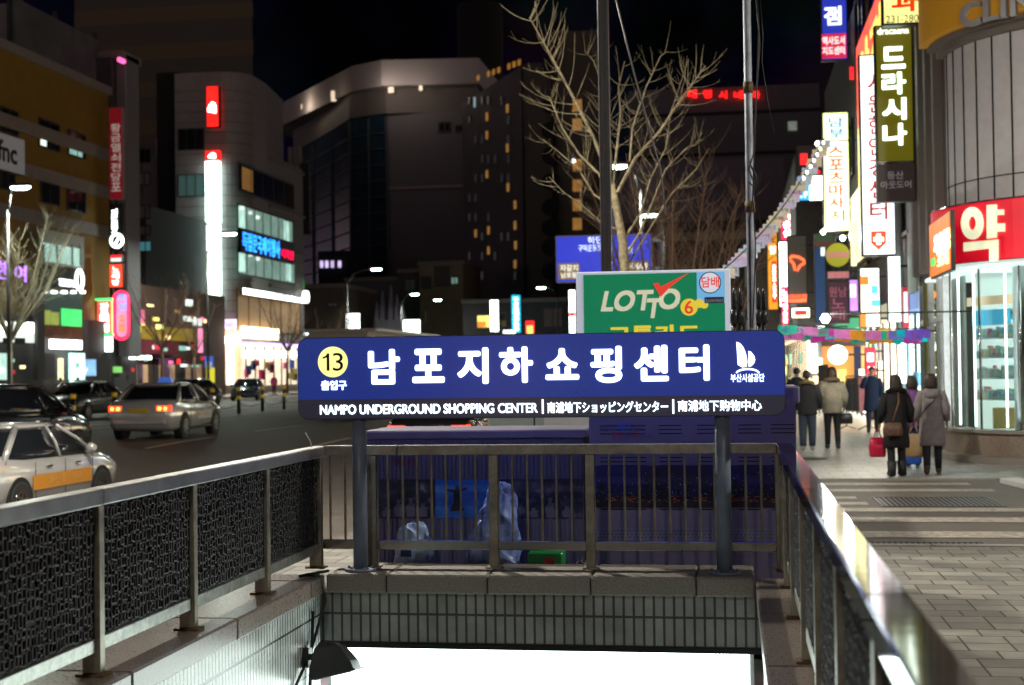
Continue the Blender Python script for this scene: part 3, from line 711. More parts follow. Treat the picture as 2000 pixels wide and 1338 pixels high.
mb = MB(); mb.box((x0, YL + .01, z1 + .13), (x1, YL + .4, sz1_), .01); mb.build('casing', mat('pale_lit_edge', (.6, .62, .68), .4, emit=(.6, .65, .8), es=.45), ls)
mb = MB(); mb.box((xf0, YL, z1 + .15), (xf1, YL + .009, sz1_ - .03)); mb.build('face', mat('lottery_green', (.0, .20, .08), .3, emit=(0, .22, .09), es=.55), ls)
def lt(body, a, b, c, d, m, bold=.03, slant=0, name='lettering'):
    xa, xb, za, zb = px_box(a, b, c, d, YL); mb = MB()
    put_text(mb, body, (0, 0, 0), (1, 0, 0), (0, 0, 1), xb - xa, zb - za, .008, bold, 4, warp=lambda q: (xa + q[0] + slant * q[1], YL - .001 - q[2], za + q[1]))
    return mb.build(name, m, ls)
cream = mat('cream_lettering', (.6, .6, .45), .4, emit=(.75, .72, .52), es=.55)
lt('LO', 1172, 567, 1236, 609, cream, .05, .22); lt('T', 1238, 566, 1272, 607, cream, .05, .15); lt('T', 1258, 582, 1290, 622, cream, .05, .15); lt('O', 1283, 563, 1326, 605, cream, .05, .15)
lt('교통카드', 1188, 634, 1368, 672, mat('yellow_lettering', (.6, .5, .05), .4, emit=(.8, .62, .04), es=.7), .05)
c = atY(1346, 600, YL); ylw = mat('yellow_ball', (.7, .55, .04), .4, emit=(.85, .65, .05), es=.6)
mb = MB(); mb.extr(circ(.085, 24), (c.x, YL - .001, c.z), (1, 0, 0), (0, 0, 1), .005); mb.extr(circ(.045, 20), (c.x + .1, YL - .001, c.z + .035), (1, 0, 0), (0, 0, 1), .004); mb.extr(circ(.038, 20), (c.x + .15, YL - .001, c.z + .02), (1, 0, 0), (0, 0, 1), .003); mb.build('number_balls', ylw, ls)
redp = mat('red_print', (.6, .04, .02), .4, emit=(.9, .06, .03), es=.6)
lt('6', 1337, 587, 1354, 613, redp, .02)
c = atY(1288, 562, YL); kk = 1 / 195.0
mb = MB(); mb.extr([(a * kk, b * kk) for a, b in [(-12, 8), (-2, 10), (2, 2), (58, 28), (22, 2), (2, -18)]][::-1], (c.x, YL - .004, c.z), (1, 0, 0), (0, 0, 1), .006); mb.build('tick', redp, ls)
x0, x1, za, zb = px_box(1361, 531, 1415, 592, YL)
mb = MB(); mb.box((x0, YL - .004, za), (x1, YL - .0005, zb)); tp = mb.build('sticker', mat('sticker_blue', (.15, .4, .7), .4, emit=(.2, .55, .95), es=.55), ls)
c = atY(1387, 552, YL)
mb = MB(); mb.extr(circ(.108, 28), (c.x, YL - .0045, c.z), (1, 0, 0), (0, 0, 1), .002); mb.build('ring', mat('ring_black', (.02, .04, .1), .4), tp)
mb = MB(); mb.extr(circ(.098, 28), (c.x, YL - .0068, c.z), (1, 0, 0), (0, 0, 1), .002); mb.build('disc', mat('disc_white', (.6, .6, .65), .4, emit=(.75, .78, .9), es=.6), tp)
xa, xb, z_a, z_b = px_box(1370, 540, 1405, 562, YL)
text_obj('lettering', '담배', (xa, YL - .009, z_a), (1, 0, 0), (0, 0, 1), xb - xa, z_b - z_a, redp, tp, .003, .03)
xa, xb, z_a, z_b = px_box(1376, 580, 1414, 592, YL)
mb = MB(); mb.box((xa, YL - .006, z_a), (xb, YL - .0042, z_b)); mb.build('caption_strip', mat('strip_grey', (.04, .06, .14), .4), tp)
mb = MB(); put_text(mb, '청소년에게 판매금지', (xa + .01, YL - .0062, z_a + .008), (1, 0, 0), (0, 0, 1), xb - xa - .02, (z_b - z_a) - .03, .002); mb.build('caption', M['white'], tp)

# poles rising behind the sign
def pole(name, label, px_t, px_b, Y, w, m, top=9, square=False, zb=0):
    xb = atY(px_b, 520, Y).x; xt = atY(px_t, 0, Y).x; zt = atY(px_t, 0, Y).z
    x2 = xb + (xt - xb) * 1.0; 
    mb = MB()
    if square:
        mb.box((xb - w, Y - w, zb), (xb + w, Y + w, zt + 2.5), .01)
        for s in (-.45, .45): mb.box((xb + s * w - .006, Y - w - .008, zb + .3), (xb + s * w + .006, Y - w - .0005, zt + 2.4))
    else: mb.tube([(xb, Y, zb), (xb, Y, 2.5), (xb, Y, zt + 2)], [w, w, w * .9], 14)
    return mb.build(name, m), xb, zt
o, xb, zt = pole('street_pole', '', 1173, 1185, 16.8, .064, M['dark_pole'], square=True)
PX = xb
t = thing('utility_pole', 'thin rusty grey utility pole with cables beside the lottery sign', 'pole', (atY(1467, 500, 13.2).x, 13.2, 0))
o, xb, zt = pole('shaft', '', 1463, 1467, 13.2, .038, mat('rusty_grey_pole', (.30, .34, .40), .5, .1, noise=.35, nscale=5, col2=(.46, .50, .58)))
o.parent = t; o.location = -Vector(t.location)
mb = MB()
for z in (4.2, 3.1): mb.cyl((xb, 13.2), .046, z, z + .1, 12)
mb.build('clamp', M['rust'], t)
mb = MB(); rr = random.Random(5)
def wire(px, Y, r=.008): mb.tube([atY(a, b, Y) for a, b in px], r, 5)
wire([(1476, -10), (1482, 60), (1480, 130), (1472, 300), (1462, 330), (1474, 360), (1464, 430), (1466, 640)], 13.1)
wire([(1484, -10), (1490, 70), (1488, 120), (1500, 200), (1512, 260)], 13.1, .004)
wire([(1479, 0), (1484, 90), (1478, 180), (1470, 380), (1476, 480), (1470, 640)], 13.12, .006)
wire([(1462, 315), (1477, 345), (1478, 370), (1462, 355)], 13.1, .009)
mb.build('wires', M['black'], t)
mb = MB(); mb.tube([atY(1198, -20, 15), atY(1240, 150, 15), atY(1290, 330, 15), atY(1300, 420, 15)], .01, 5)
tag(mb.build('overhead_wire', mat('grey_wire', (.14, .12, .12), .5)), 'thin wire slanting down from the top beside the dark square pole', 'wire')
for ci_, a in enumerate((1434, 1446, 1482, 1492)):
    mb = MB(); x = atY(a, 600, 13.4).x
    mb.tube([atY(a, 562, 13.4), atY(a, 575, 13.4), atY(a, 605, 13.4)], [.008, .02, .02], 8); mb.tube([atY(a, 605, 13.4), atY(a, 632, 13.4)], [.038, .036], 8); mb.tube([atY(a, 632, 13.4), atY(a, 665, 13.4), Vector((x, 13.4, .0))], [.02, .016, .016], 8)
    o = tag(mb.build('cable_riser', M['black']), ['outermost cable riser on the kiosk side of the rusty pole', 'cable riser between the outermost one and the rusty pole', 'cable riser just on the shop side of the rusty pole', 'cable riser farthest from the lottery sign'][ci_], 'cable riser', 'cable risers by the utility pole')
# ================================================================== opposite side: buildings
XF = -42.0
def onX(px0, py0, px1, py1, X=XF): return px_boxX(px0, py0, px1, py1, X)
def slabX(mb, X, y0, y1, z0, z1, d0=0, d1=.05, s=1): mb.box((X + s * d0, y0, z0), (X + s * d1, y1, z1)); return mb
def windowX(parent, X, y0, y1, z0, z1, pane, frame, s=1, n=2, name='window', fw=.09, d=.0):
    mb = MB(); mb.mi = 0
    slabX(mb, X, y0 + fw, y1 - fw, z0 + fw, z1 - fw, d + .01, d + .03, s); mb.mi = 1
    slabX(mb, X, y0, y1, z0, z0 + fw, d, d + .09, s); slabX(mb, X, y0, y1, z1 - fw, z1, d, d + .09, s)
    slabX(mb, X, y0, y0 + fw, z0 + fw, z1 - fw, d, d + .09, s); slabX(mb, X, y1 - fw, y1, z0 + fw, z1 - fw, d, d + .09, s)
    for i in range(1, n): y = y0 + (y1 - y0) * i / n; slabX(mb, X, y - fw * .35, y + fw * .35, z0 + fw, z1 - fw, d + .03, d + .075, s)
    return mb.build(name, [pane, frame], parent)
def windowY(parent, Y, x0, x1, z0, z1, pane, frame, n=2, name='window', fw=.09):
    mb = MB(); mb.box((x0 + fw, Y - .03, z0 + fw), (x1 - fw, Y - .01, z1 - fw)); mb.mi = 1
    for a, b, c, d in ((x0, x1, z0, z0 + fw), (x0, x1, z1 - fw, z1), (x0, x0 + fw, z0 + fw, z1 - fw), (x1 - fw, x1, z0 + fw, z1 - fw)): mb.box((a, Y - .09, c), (b, Y - .001, d))
    for i in range(1, n): x = x0 + (x1 - x0) * i / n; mb.box((x - fw * .35, Y - .075, z0 + fw), (x + fw * .35, Y - .03, z1 - fw))
    return mb.build(name, [pane, frame], parent)
M['frame_dark'] = mat('dark_window_frame', (.04, .04, .042), .4, .4)
M['frame_pale'] = mat('pale_window_frame', (.35, .35, .34), .4, .3)
M['ochre'] = mat('ochre_render', (.21, .115, .006), .7, noise=.15, nscale=1.2)
M['taupe'] = mat('taupe_panel', (.21, .18, .16), .6, noise=.15, nscale=2)
M['greypanel'] = mat('grey_metal_panel', (.25, .235, .23), .42, .25, noise=.12, nscale=1.5)
M['darkwall'] = mat('dark_wall', (.05, .046, .052), .7, noise=.3, nscale=1)
G['win_teal'] = glow('lit_teal_window', (.42, .72, .60), .34)
G['win_teal_b'] = glow('lit_bright_teal_window', (.6, 1, .85), .9)

def sign_on(name, label, cat, face_px, X=None, Y=None, face=None, texts=(), depth=.25, casing=None, group=None, s=1, pics=(), both=False, fname='face'):
    """box sign in the plane X (facade) or Y (projecting): casing, lit face, lettering; face_px = pixel box that fixes its place and size at that distance"""
    a, b, c, d = face_px; casing = casing or M['frame_dark']
    if X is not None:
        y0, y1, z0, z1 = px_boxX(a, b, c, d, X); ya, yb = min(y0, y1), max(y0, y1)
        t = thing(name, label, cat, (X, (ya + yb) / 2, z0), group)
        mb = MB(); mb.box((X - s * depth, ya, z0), (X, yb, z1)); mb.build('casing', casing, t)
        mb = MB(); mb.box((X + s * .003, ya + .05, z0 + .05), (X + s * .03, yb - .05, z1 - .05)); mb.build(fname, face, t)
        for q in texts:
            u = (0, s, 0)
            e0, e1, f0, f1 = px_boxX(*q[1], X); lo = min(e0, e1) if s > 0 else max(e0, e1)
            text_obj('lettering', q[0], (X + s * .032, lo, f0), u, (0, 0, 1), abs(e1 - e0), f1 - f0, q[2], t, .02, q[3] if len(q) > 3 else .02, vertical=len(q) > 4 and q[4])
        return t
    x0, x1, z0, z1 = px_box(a, b, c, d, Y)
    t = thing(name, label, cat, ((x0 + x1) / 2, Y + depth / 2, z0), group)
    mb = MB(); mb.box((x0, Y, z0), (x1, Y + depth, z1), .01); mb.build('casing', casing, t)
    g = min(.04, (x1 - x0) * .06)
    if face:
        mb = MB(); mb.box((x0 + g, Y - .012, z0 + g), (x1 - g, Y - .002, z1 - g)); mb.box((x0 + g, Y + depth + .002, z0 + g), (x1 - g, Y + depth + .012, z1 - g)); mb.build(fname, face, t)
    for q in pics:
        e0, e1, f0, f1 = px_box(*q[1], Y); mb = MB(); mb.box((e0, Y - .022, f0), (e1, Y - .0135, f1)); mb.build(q[0], q[2], t)
    for q in texts:
        e0, e1, f0, f1 = px_box(*q[1], Y)
        text_obj('lettering', q[0], (e0, Y - .024, f0), (1, 0, 0), (0, 0, 1), e1 - e0, f1 - f0, q[2], t, .012, q[3] if len(q) > 3 else .02, vertical=len(q) > 4 and q[4])
    return t

# --- ochre building
ya, yb = 60.0, atX(212, 300, XF).y
zt = atX(100, 138, XF).z
t = thing('office_building', 'ochre office building with grey bands and dark windows at the left edge', 'building', (XF - 6, (ya + yb) / 2, 0))
mb = MB(); mb.box((XF - 14, ya, 0), (XF, yb, zt)); mb.build('wall', M['ochre'], t)
mb = MB()
zs = [zt - .02] + [atX(100, p, XF).z for p in (265, 345, 430)]
mb.box((XF - 14.2, ya - .1, zt + .001), (XF + .25, yb + .1, zt + .55))
for z in zs[1:]: mb.box((XF + .003, ya, z - .45), (XF + .18, yb, z + .35))
mb.build('bands', M['taupe'], t)
for i, (a, b, c, d, lit) in enumerate(((75, 237, 115, 292, 0), (132, 258, 166, 308, 0), (0, 213, 34, 262, 0), (78, 348, 115, 400, 0), (130, 366, 166, 415, 0), (0, 330, 28, 372, 0))):
    y0, y1, z0, z1 = onX(a, b, c, d)
    w = windowX(t, XF, y0, y1, z0, z1, M['glassdark'], M['frame_dark'])
    if i in (0, 1):
        mb = MB(); slabX(mb, XF, y0 + .15, y0 + (y1 - y0) * (.35 if i == 0 else .8), z0 + .12, z0 + .6, .031, .05); mb.build('lit_blind', G['white_soft'] if i == 0 else G['teal_in'], w)
sign_on('shop_sign', 'large grey panel with flowing dark script high on the ochre building', 'sign', (-20, 262, 48, 335), X=XF + .3, face=mat('pale_grey_sign', (.32, .32, .33), .4, emit=(.5, .5, .52), es=.12), texts=[('fnc', (-6, 275, 32, 318), mat('script_black', (.01, .01, .01), .5), .03)])
# rooftop things
mb = MB(); y0, y1, z0, z1 = onX(80, 28, 158, 76); mb.box((XF - 7, y0, zt + .6), (XF - 2, y1 - 6, z1)); tag(mb.build('rooftop_hut', M['greypanel']), 'grey box of plant standing on the ochre building roof', 'rooftop hut')
t = thing('billboard_frame', 'dim rooftop billboard frame above the ochre building with a red mark', 'billboard', (XF - 1, 84, zt + .6))
y0, y1, z0, z1 = onX(60, 108, 222, 170)
mb = MB(); mb.box((XF - 1.2, y0, zt + .6), (XF - 1.0, y1, z1 + 2.4)); mb.build('board', mat('dim_poster', (.08, .085, .09), .6, noise=.4, nscale=.6), t)
mb = MB()
for y in (y0, (y0 + y1) / 2, y1): mb.box((XF - 1.5, y - .08, zt + .56), (XF - 1.25, y + .08, z1 + 3.0))
mb.build('frame', M['darkmetal'], t)
t = thing('neon_sign', 'thin upright red neon stroke glowing above the far left roofs', 'neon sign', (XF - 16, 100, 20))
x0, x1, z0, z1 = px_box(24, -40, 32, 42, 110)
mb = MB(); mb.tube([((x0 + x1) / 2, 110, z0), ((x0 + x1) / 2, 110, z1)], .16, 8); mb.build('tube', glow('neon_red_orange', (1, .06, .02), 1.6), t)
mb = MB(); mb.box((x0 - .3, 110.3, 12), (x1 + .3, 110.6, z1 + .5)); mb.build('mount', M['gap'], t)
# --- grey pier with stacked neon signs
yp0, yp1 = atX(214, 400, XF + .6).y, atX(266, 400, XF + .6).y
t = thing('tower_building', 'narrow dark building edged by a tall grey pier beside the ochre one', 'building', (XF - 4, (yp0 + yp1) / 2, 0))
ztp = atX(250, 110, XF + .6).z
mb = MB(); mb.box((XF - 10, yb + .3, 0), (XF + .1, yp1 + 1, ztp - .4)); mb.build('wall', M['darkwall'], t)
mb = MB(); ym = atX(240, 400, XF + .6).y; mb.box((XF + .13, ym, 3), (XF + .9, yp1, ztp), .08); mb.build('pier', mat('grey_pier', (.19, .18, .2), .5, .2, noise=.15), t)
mb = MB(); mb.box((XF - 6, yb + .5, ztp - .38), (XF + .9, yp1 + .4, ztp + .1)); mb.build('cap', M['taupe'], t)
mb = MB(); c = atX(233, 116, XF + 1.1); mb.tube([(c.x, c.y, c.z), (c.x, c.y + .7, c.z)], .18, 8); mb.build('beacon', G['pink'], t)
YN = atX(213, 300, XF + 1).y
def neon(label, box, face, texts=(), cat='sign', depth=.3, name='vertical_sign', **k): return sign_on(name, label, cat, box, Y=YN, face=face, texts=texts, depth=depth, **k)
wt = mat('white_letters_dim', (.6, .6, .6), .5, emit=(.9, .8, .7), es=.25)
neon('dim red upright sign with pale characters high on the grey pier', (213, 210, 240, 390), mat('dim_red_panel', (.3, .02, .03), .5, emit=(.6, .01, .03), es=.16), [('황금열쇠전당포', (217, 240, 236, 375), wt, .02, True)], casing=M['frame_pale'])
t = neon('black upright sign with white lettering and ring emblem on the grey pier', (213, 398, 240, 490), M['gap'], [])
x0, x1, z0, z1 = px_box(218, 408, 229, 455, YN - .03)
mb = MB(); put_text(mb, 'TRUGEN', (x0, YN - .03, z1), (0, 0, -1), (1, 0, 0), z1 - z0, x1 - x0, .02, .02); mb.build('lettering', G['white_hot'], t)
c = atY(228, 470, YN - .03); mb = MB(); mb.tube([(c.x + .42 * math.cos(R(a)), c.y, c.z + .42 * math.sin(R(a))) for a in range(0, 361, 20)], .09, 6, False); mb.tube([(c.x - .1, c.y, c.z - .2), (c.x + .15, c.y, c.z + .2)], .08, 6); mb.build('emblem', G['white_hot'], t)
neon('short white and red label between two upright signs on the pier', (215, 497, 238, 512), G['white_soft'], pics=[('red_band', (216, 498, 237, 504), G['red'])])
neon('small glowing orange red sign with white characters above the pink capsule', (213, 515, 240, 562), glow('lit_orange_red', (1, .08, .03), 1.3), [('노래방', (219, 520, 233, 558), G['white'], .03, True)])
t = thing('neon_sign', 'red sign edged in flashing green bulbs left of the pink capsule', 'neon sign', (atY(202, 620, YN).x, YN, 6))
x0, x1, z0, z1 = px_box(183, 582, 222, 656, YN)
mb = MB(); mb.box((x0, YN, z0), (x1, YN + .4, z1)); mb.build('casing', M['gap'], t)
x0, x1, z0, z1 = px_box(190, 588, 217, 650, YN)
mb = MB(); mb.box((x0, YN - .02, z0), (x1, YN - .002, z1)); mb.build('face', glow('lit_pinkish_red', (1, .12, .08), 1.2), t)
for ch, b in (('갈', (196, 592, 212, 612)), ('비', (196, 613, 212, 630)), ('찜', (194, 632, 213, 648))):
    e0, e1, f0, f1 = px_box(*b, YN); text_obj('lettering', ch, (e0, YN - .025, f0), (1, 0, 0), (0, 0, 1), e1 - e0, f1 - f0, G['white_hot'], t, .02, .03)
mb = MB(); x0, x1, z0, z1 = px_box(186, 585, 220, 654, YN)
n = 16
for i in range(n + 1):
    f = i / n
    for x, z in ((x0, z0 + (z1 - z0) * f), (x1, z0 + (z1 - z0) * f), (x0 + (x1 - x0) * f, z0), (x0 + (x1 - x0) * f, z1)): mb.box((x - .055, YN - .08, z - .055), (x + .055, YN - .03, z + .055))
mb.build('bulbs', glow('bulb_green', (.1, 1, .25), 2.4), t)
t = thing('neon_sign', 'pink capsule shaped neon sign with a red outline', 'neon sign', (atY(237, 615, YN).x, YN, 6))
x0, x1, z0, z1 = px_box(223, 569, 252, 663, YN)
pill = rrect(x1 - x0, z1 - z0, (x1 - x0) / 2 - .01, 8)
mb = MB(); mb.extr(pill, (x0, YN + .3, z0), (1, 0, 0), (0, 0, 1), .3); mb.build('casing', M['gap'], t)
mb = MB(); mb.extr(rrect(x1 - x0 - .3, z1 - z0 - .3, (x1 - x0) / 2 - .16, 8, .15, .15), (x0, YN - .005, z0), (1, 0, 0), (0, 0, 1), .015); mb.build('face', glow('lit_rose', (1, .30, .55), 1.2), t)
mb = MB(); pts = [(x0 + p[0], YN - .06, z0 + p[1]) for p in pill]; mb.tube(pts + pts[:1], .075, 6, False); mb.build('outline_tube', glow('neon_hot_red', (1, .03, .10), 3), t)
text_obj('lettering', '미성', *[(px_box(231, 578, 245, 608, YN)[0], YN - .03, px_box(231, 578, 245, 608, YN)[2]), (1, 0, 0), (0, 0, 1), .6, 1.25], G['skyblue'], t, .02, .03, True)
e0, e1, f0, f1 = px_box(230, 612, 246, 650, YN); text_obj('lettering', '숯불', (e0, YN - .03, f0), (1, 0, 0), (0, 0, 1), e1 - e0, f1 - f0, G['orange'], t, .02, .03, True)
neon('plain white light box hanging under the green bulb sign', (178, 657, 221, 688), G['white_hot'])
# --- lower storeys of the ochre building: shops
t = thing('corner_shop', 'lit shop front with pale boxed bay and green display in the glass', 'shop', (XF + 1, 80, 0))
def sl(nm, box, m, X=XF + 1.2, d=.1):
    y0, y1, z0, z1 = onX(*box, X); mb = MB(); mb.box((X, y0, z0), (X + d, y1, z1)); return mb.build(nm, m, t)
sl('bay_wall', (76, 455, 160, 520), mat('pale_bay', (.42, .44, .40), .5, noise=.1), d=.15)
sl('bay_window', (84, 480, 156, 515), G['teal_in'], XF + 1.36, .04)
for xx in (84, 110, 140, 156): sl('mullion', (xx, 478, xx + 2, 518), M['frame_dark'], XF + 1.41, .05)
sl('fascia', (76, 522, 160, 566), M['gap'], d=.2)
sl('display_glass', (78, 570, 160, 634), mat('dim_green_glass', (.06, .09, .08), .15, emit=(.3, .45, .4), es=.10), XF + 1.2, .05)
for b, m in (((82, 606, 98, 636), G['yellow']), ((100, 610, 114, 637), G['ylw_grn']), ((120, 604, 158, 640), G['green'])): sl('display_print', b, m if m is G['green'] else glow('dim_' + m.name, (.5, .6, .1), .5), XF + 1.27, .05)
for x in (80, 100, 120, 138, 156): sl('spot_light', (x, 568, x + 5, 573), G['white_hot'], XF + 1.3, .2)
sl('banner', (78, 636, 160, 660), mat('dark_red_banner', (.28, .02, .02), .6, noise=.6, nscale=1.5, col2=(.35, .12, .04)), XF + 1.3, .05)
sl('lit_fascia', (96, 664, 156, 682), G['white_hot'], XF + 1.3, .15)
sl('doorway', (134, 690, 164, 742), glow('lit_cyan_white', (.6, 1, .9), 1.8), XF + 1.2, .06)
sl('doorway', (113, 700, 122, 742), G['warm'], XF + 1.2, .06)
sl('roller_shutter', (78, 690, 106, 742), mat('shutter_grey', (.09, .08, .09), .6), XF + 1.2, .05)
sl('posters', (166, 702, 186, 734), glow('lit_pale_blue', (.3, .6, 1), .9), XF + 1.2, .06)
rr = random.Random(6)
for i in range(8):
    x = rr.uniform(0, 200); y = rr.uniform(694, 730); sl('lit_detail', (x, y, x + rr.uniform(3, 9), y + rr.uniform(4, 12)), [G['warm'], G['white_soft'], G['red_dim'], G['teal_in']][i % 4], XF + 1.36 + .01 * i)
sl('shop_wall', (-30, 620, 212, 780), M['darkwall'], XF + .3, .3)
y0, y1, z0, z1 = onX(115, 546, 150, 560, XF + 1.42); text_obj('lettering', 'TERMINUS', (XF + 1.42, y0, z0), (0, 1, 0), (0, 0, 1), y1 - y0, z1 - z0, G['white'], t, .05, .03)
y0, y1, z0, z1 = onX(146, 533, 160, 560, XF + 1.42); c = ((y0 + y1) / 2, (z0 + z1) / 2)
mb = MB(); mb.tube([(XF + 1.5, c[0] + .45 * math.cos(R(a)), c[1] + .6 * math.sin(R(a))) for a in range(0, 361, 24)], .12, 6, False); mb.build('emblem', G['white'], t)
t = thing('white_shop', 'white lit shop at the left edge under purple neon characters', 'shop', (XF + 1, 72, 0))
sl('lit_window', (-30, 628, 64, 668), glow('lit_shop_white', (.85, .95, .85), 1.0)); sl('lit_window', (-30, 690, 20, 742), glow('lit_shop_teal', (.6, .9, .8), .9))
for x in (2, 33, 52): sl('round_lamp', (x, 630, x + 11, 650), G['white_hot'], XF + 1.32, .1)
sl('column', (64, 560, 78, 742), M['darkwall'], d=.3)
for ch, b in (('한', (-8, 510, 13, 545)), ('여', (28, 518, 50, 550))):
    y0, y1, z0, z1 = onX(*b, XF + 1.3); text_obj('neon_character', ch, (XF + 1.3, y0, z0), (0, 1, 0), (0, 0, 1), y1 - y0, z1 - z0, G['purple'], t, .08, .01)
for b in ((5, 660, 22, 672), (28, 660, 48, 672)): sl('dark_letters', b, M['gap'], XF + 1.33, .05)

# --- dark buildings in the gap and low shops x 240-420
t = thing('dark_building', 'low dark building with a few dim windows in the gap', 'building', (XF - 6, 108, 0))
mb = MB(); mb.box((XF - 16, 105, 0), (XF - 3, 118, 15)); mb.build('wall', M['darkwall'], t)
for b, m in (((268, 336, 294, 362), M['greypanel']), ((270, 400, 294, 428), M['greypanel']), ((270, 470, 296, 492), mat('dim_pane', (.05, .1, .12), .3, emit=(.1, .35, .4), es=.4)), ((268, 290, 294, 318), M['glassdark']), ((272, 440, 295, 460), M['greypanel'])):
    x0, x1, z0, z1 = px_box(*b, 104.8); windowY(t, 104.9, x0, x1, z0, z1, m, M['frame_dark'])
t = thing('shop_row', 'row of small dim eateries with awning and three white lamps', 'shop', (XF, 108, 0))
mb = MB(); y0, y1, z0, z1 = onX(240, 560, 400, 760); mb.box((XF - 2.5, yp1 + 1.2, 0), (XF - .5, 115.5, z1)); mb.build('wall', mat('brown_shop_wall', (.12, .07, .055), .7, noise=.3), t)
def sl2(nm, box, m, X=XF - .4, d=.1):
    y0, y1, z0, z1 = onX(*box, X); mb = MB(); mb.box((X, y0, z0), (X + d, y1, z1)); return mb.build(nm, m, t)
sl2('striped_awning', (246, 665, 330, 692), mat('awning_red', (.22, .03, .05), .6, noise=.5, nscale=4), d=.8)
sl2('yellow_fascia', (270, 640, 385, 665), mat('mustard', (.3, .2, .02), .5, emit=(.6, .4, .03), es=.25), d=.3)
for x in (252, 268, 283): sl2('lamp', (x, 695, x + 8, 702), G['white_hot'], XF + .3, .2)
sl2('pink_poster', (264, 605, 280, 650), glow('dim_pink', (1, .15, .4), .7)); sl2('yellow_poster', (266, 632, 281, 650), G['yellow'], XF - .28)
sl2('lit_opening', (205, 716, 236, 728), glow('dim_green', (.3, .9, .2), .5), XF + .2); sl2('dark_glass', (300, 700, 360, 745), M['glassdark'])
sl2('bright_bulb', (304, 634, 316, 643), G['ylw_grn'], XF + .1)
for b in ((362, 585, 374, 598), (358, 618, 380, 628), (376, 622, 392, 636)): sl2('small_lit_sign', b, G['white_soft'], XF + .4)

rr = random.Random(17); brown_stall = mat('brown_stall', (.08, .05, .035), .7)
for i in range(26):
    x = rr.uniform(244, 398); y = rr.choice((600, 622, 650, 676, 700, 714)) + rr.uniform(-6, 6); w = rr.uniform(4, 12); h = rr.uniform(4, 9)
    sl2('small_lit_sign', (x, y, x + w, y + h), [G['warm'], G['white_soft'], G['red_dim'], G['teal_in'], G['win'], G['pink'], G['yellow']][i % 7], XF + .25 + .01 * i)
for i in range(14):
    x = 246 + 10.5 * i; sl2('stall_front', (x, 712, x + 9, 748), [M['darkwall'], glow('dimmer_shop_glow', (1, .6, .35), .07), M['glassdark'], glow('dim_shop_glow', (1, .6, .35), .16), brown_stall][i % 5], XF - .3)
for i, (b, lab, m) in enumerate((((345, 700, 352, 712), 'tiny red lit sign low beside the bare tree across the road', G['red']), ((386, 640, 396, 690), 'narrow pinkish upright lit sign left of the clothes shop', glow('lit_rose', (1, .3, .55), 1.2)), ((256, 575, 266, 600), 'small violet upright sign over the eateries', G['purple']))):
    sign_on('small_sign', lab, 'sign', b, X=XF + .7, face=m, depth=.3)
# --- rounded grey corner tower and its wing
yc0 = 119.5
t = thing('corner_building', 'grey panelled building with rounded corner tower and ribbon windows', 'building', (XF - 4, 126, 0))
xw = atY(343, 400, yc0).x; zt1 = atY(380, 142, yc0).z; rad = 2.6
poly = [(xw, yc0 + 14), (xw, yc0)] + [(XF - rad + rad * math.sin(R(a)), yc0 + rad - rad * math.cos(R(a))) for a in range(0, 91, 9)] + [(XF, yc0 + 6), (XF - 1, yc0 + 14)]
mb = MB(); mb.box((xw - 2.2, yc0 + 1.2, 0), (xw - .05, yc0 + 12, zt1 + .4)); mb.build('recessed_wall', M['gap'], t)
mb = MB(); mb.smooth = False; mb.prism(poly, 0, zt1); mb.build('corner_tower', M['greypanel'], t)
mb = MB()
for z in [3.5 + .93 * i for i in range(26)]:
    pts = [(x - .0, y - .012) for x, y in poly[1:-2]]
    mb.tube([(p[0] + (.012 if i > 4 else 0), p[1], z) for i, p in enumerate(pts)], .016, 4)
mb.build('panel_joints', M['gap'], t)
ye = atX(592, 400, XF).y; ztw = atX(462, 272, XF).z
mb = MB(); mb.box((XF - 12, yc0 + 6.01, 0), (XF - .02, ye, ztw)); mb.build('wing', mat('wing_panel', (.22, .20, .19), .55, noise=.15), t)
mb = MB(); mb.box((XF - 12, yc0 + 9, ztw + .001), (XF - 3, ye - 1, ztw + 2.4)); mb.build('penthouse', M['greypanel'], t)
for b, m in (((346, 250, 398, 293), M['glassdark']), ((346, 340, 398, 384), mat('dim_glass_tower', (.03, .06, .06), .1, emit=(.2, .4, .36), es=.13)), ((346, 430, 397, 472), G['teal_in']), ((346, 520, 395, 560), mat('dimmer_glass', (.03, .05, .05), .1, emit=(.2, .4, .36), es=.12))):
    x0, x1, z0, z1 = px_box(*b, yc0 - .2); windowY(t, yc0 - .02, x0, x1, z0, z1, m, M['frame_dark'], 3)
for b, n in (((429, 222, 441, 238), 1), ((430, 300, 443, 318), 1), ((430, 385, 443, 402), 1), ((430, 470, 443, 486), 1)):
    x0, x1, z0, z1 = px_box(*b, yc0 + 1); windowY(t, yc0 + 1.2, x0, x1, z0, z1, mat('dim_blue_pane', (.03, .10, .16), .2), M['frame_dark'], 1)
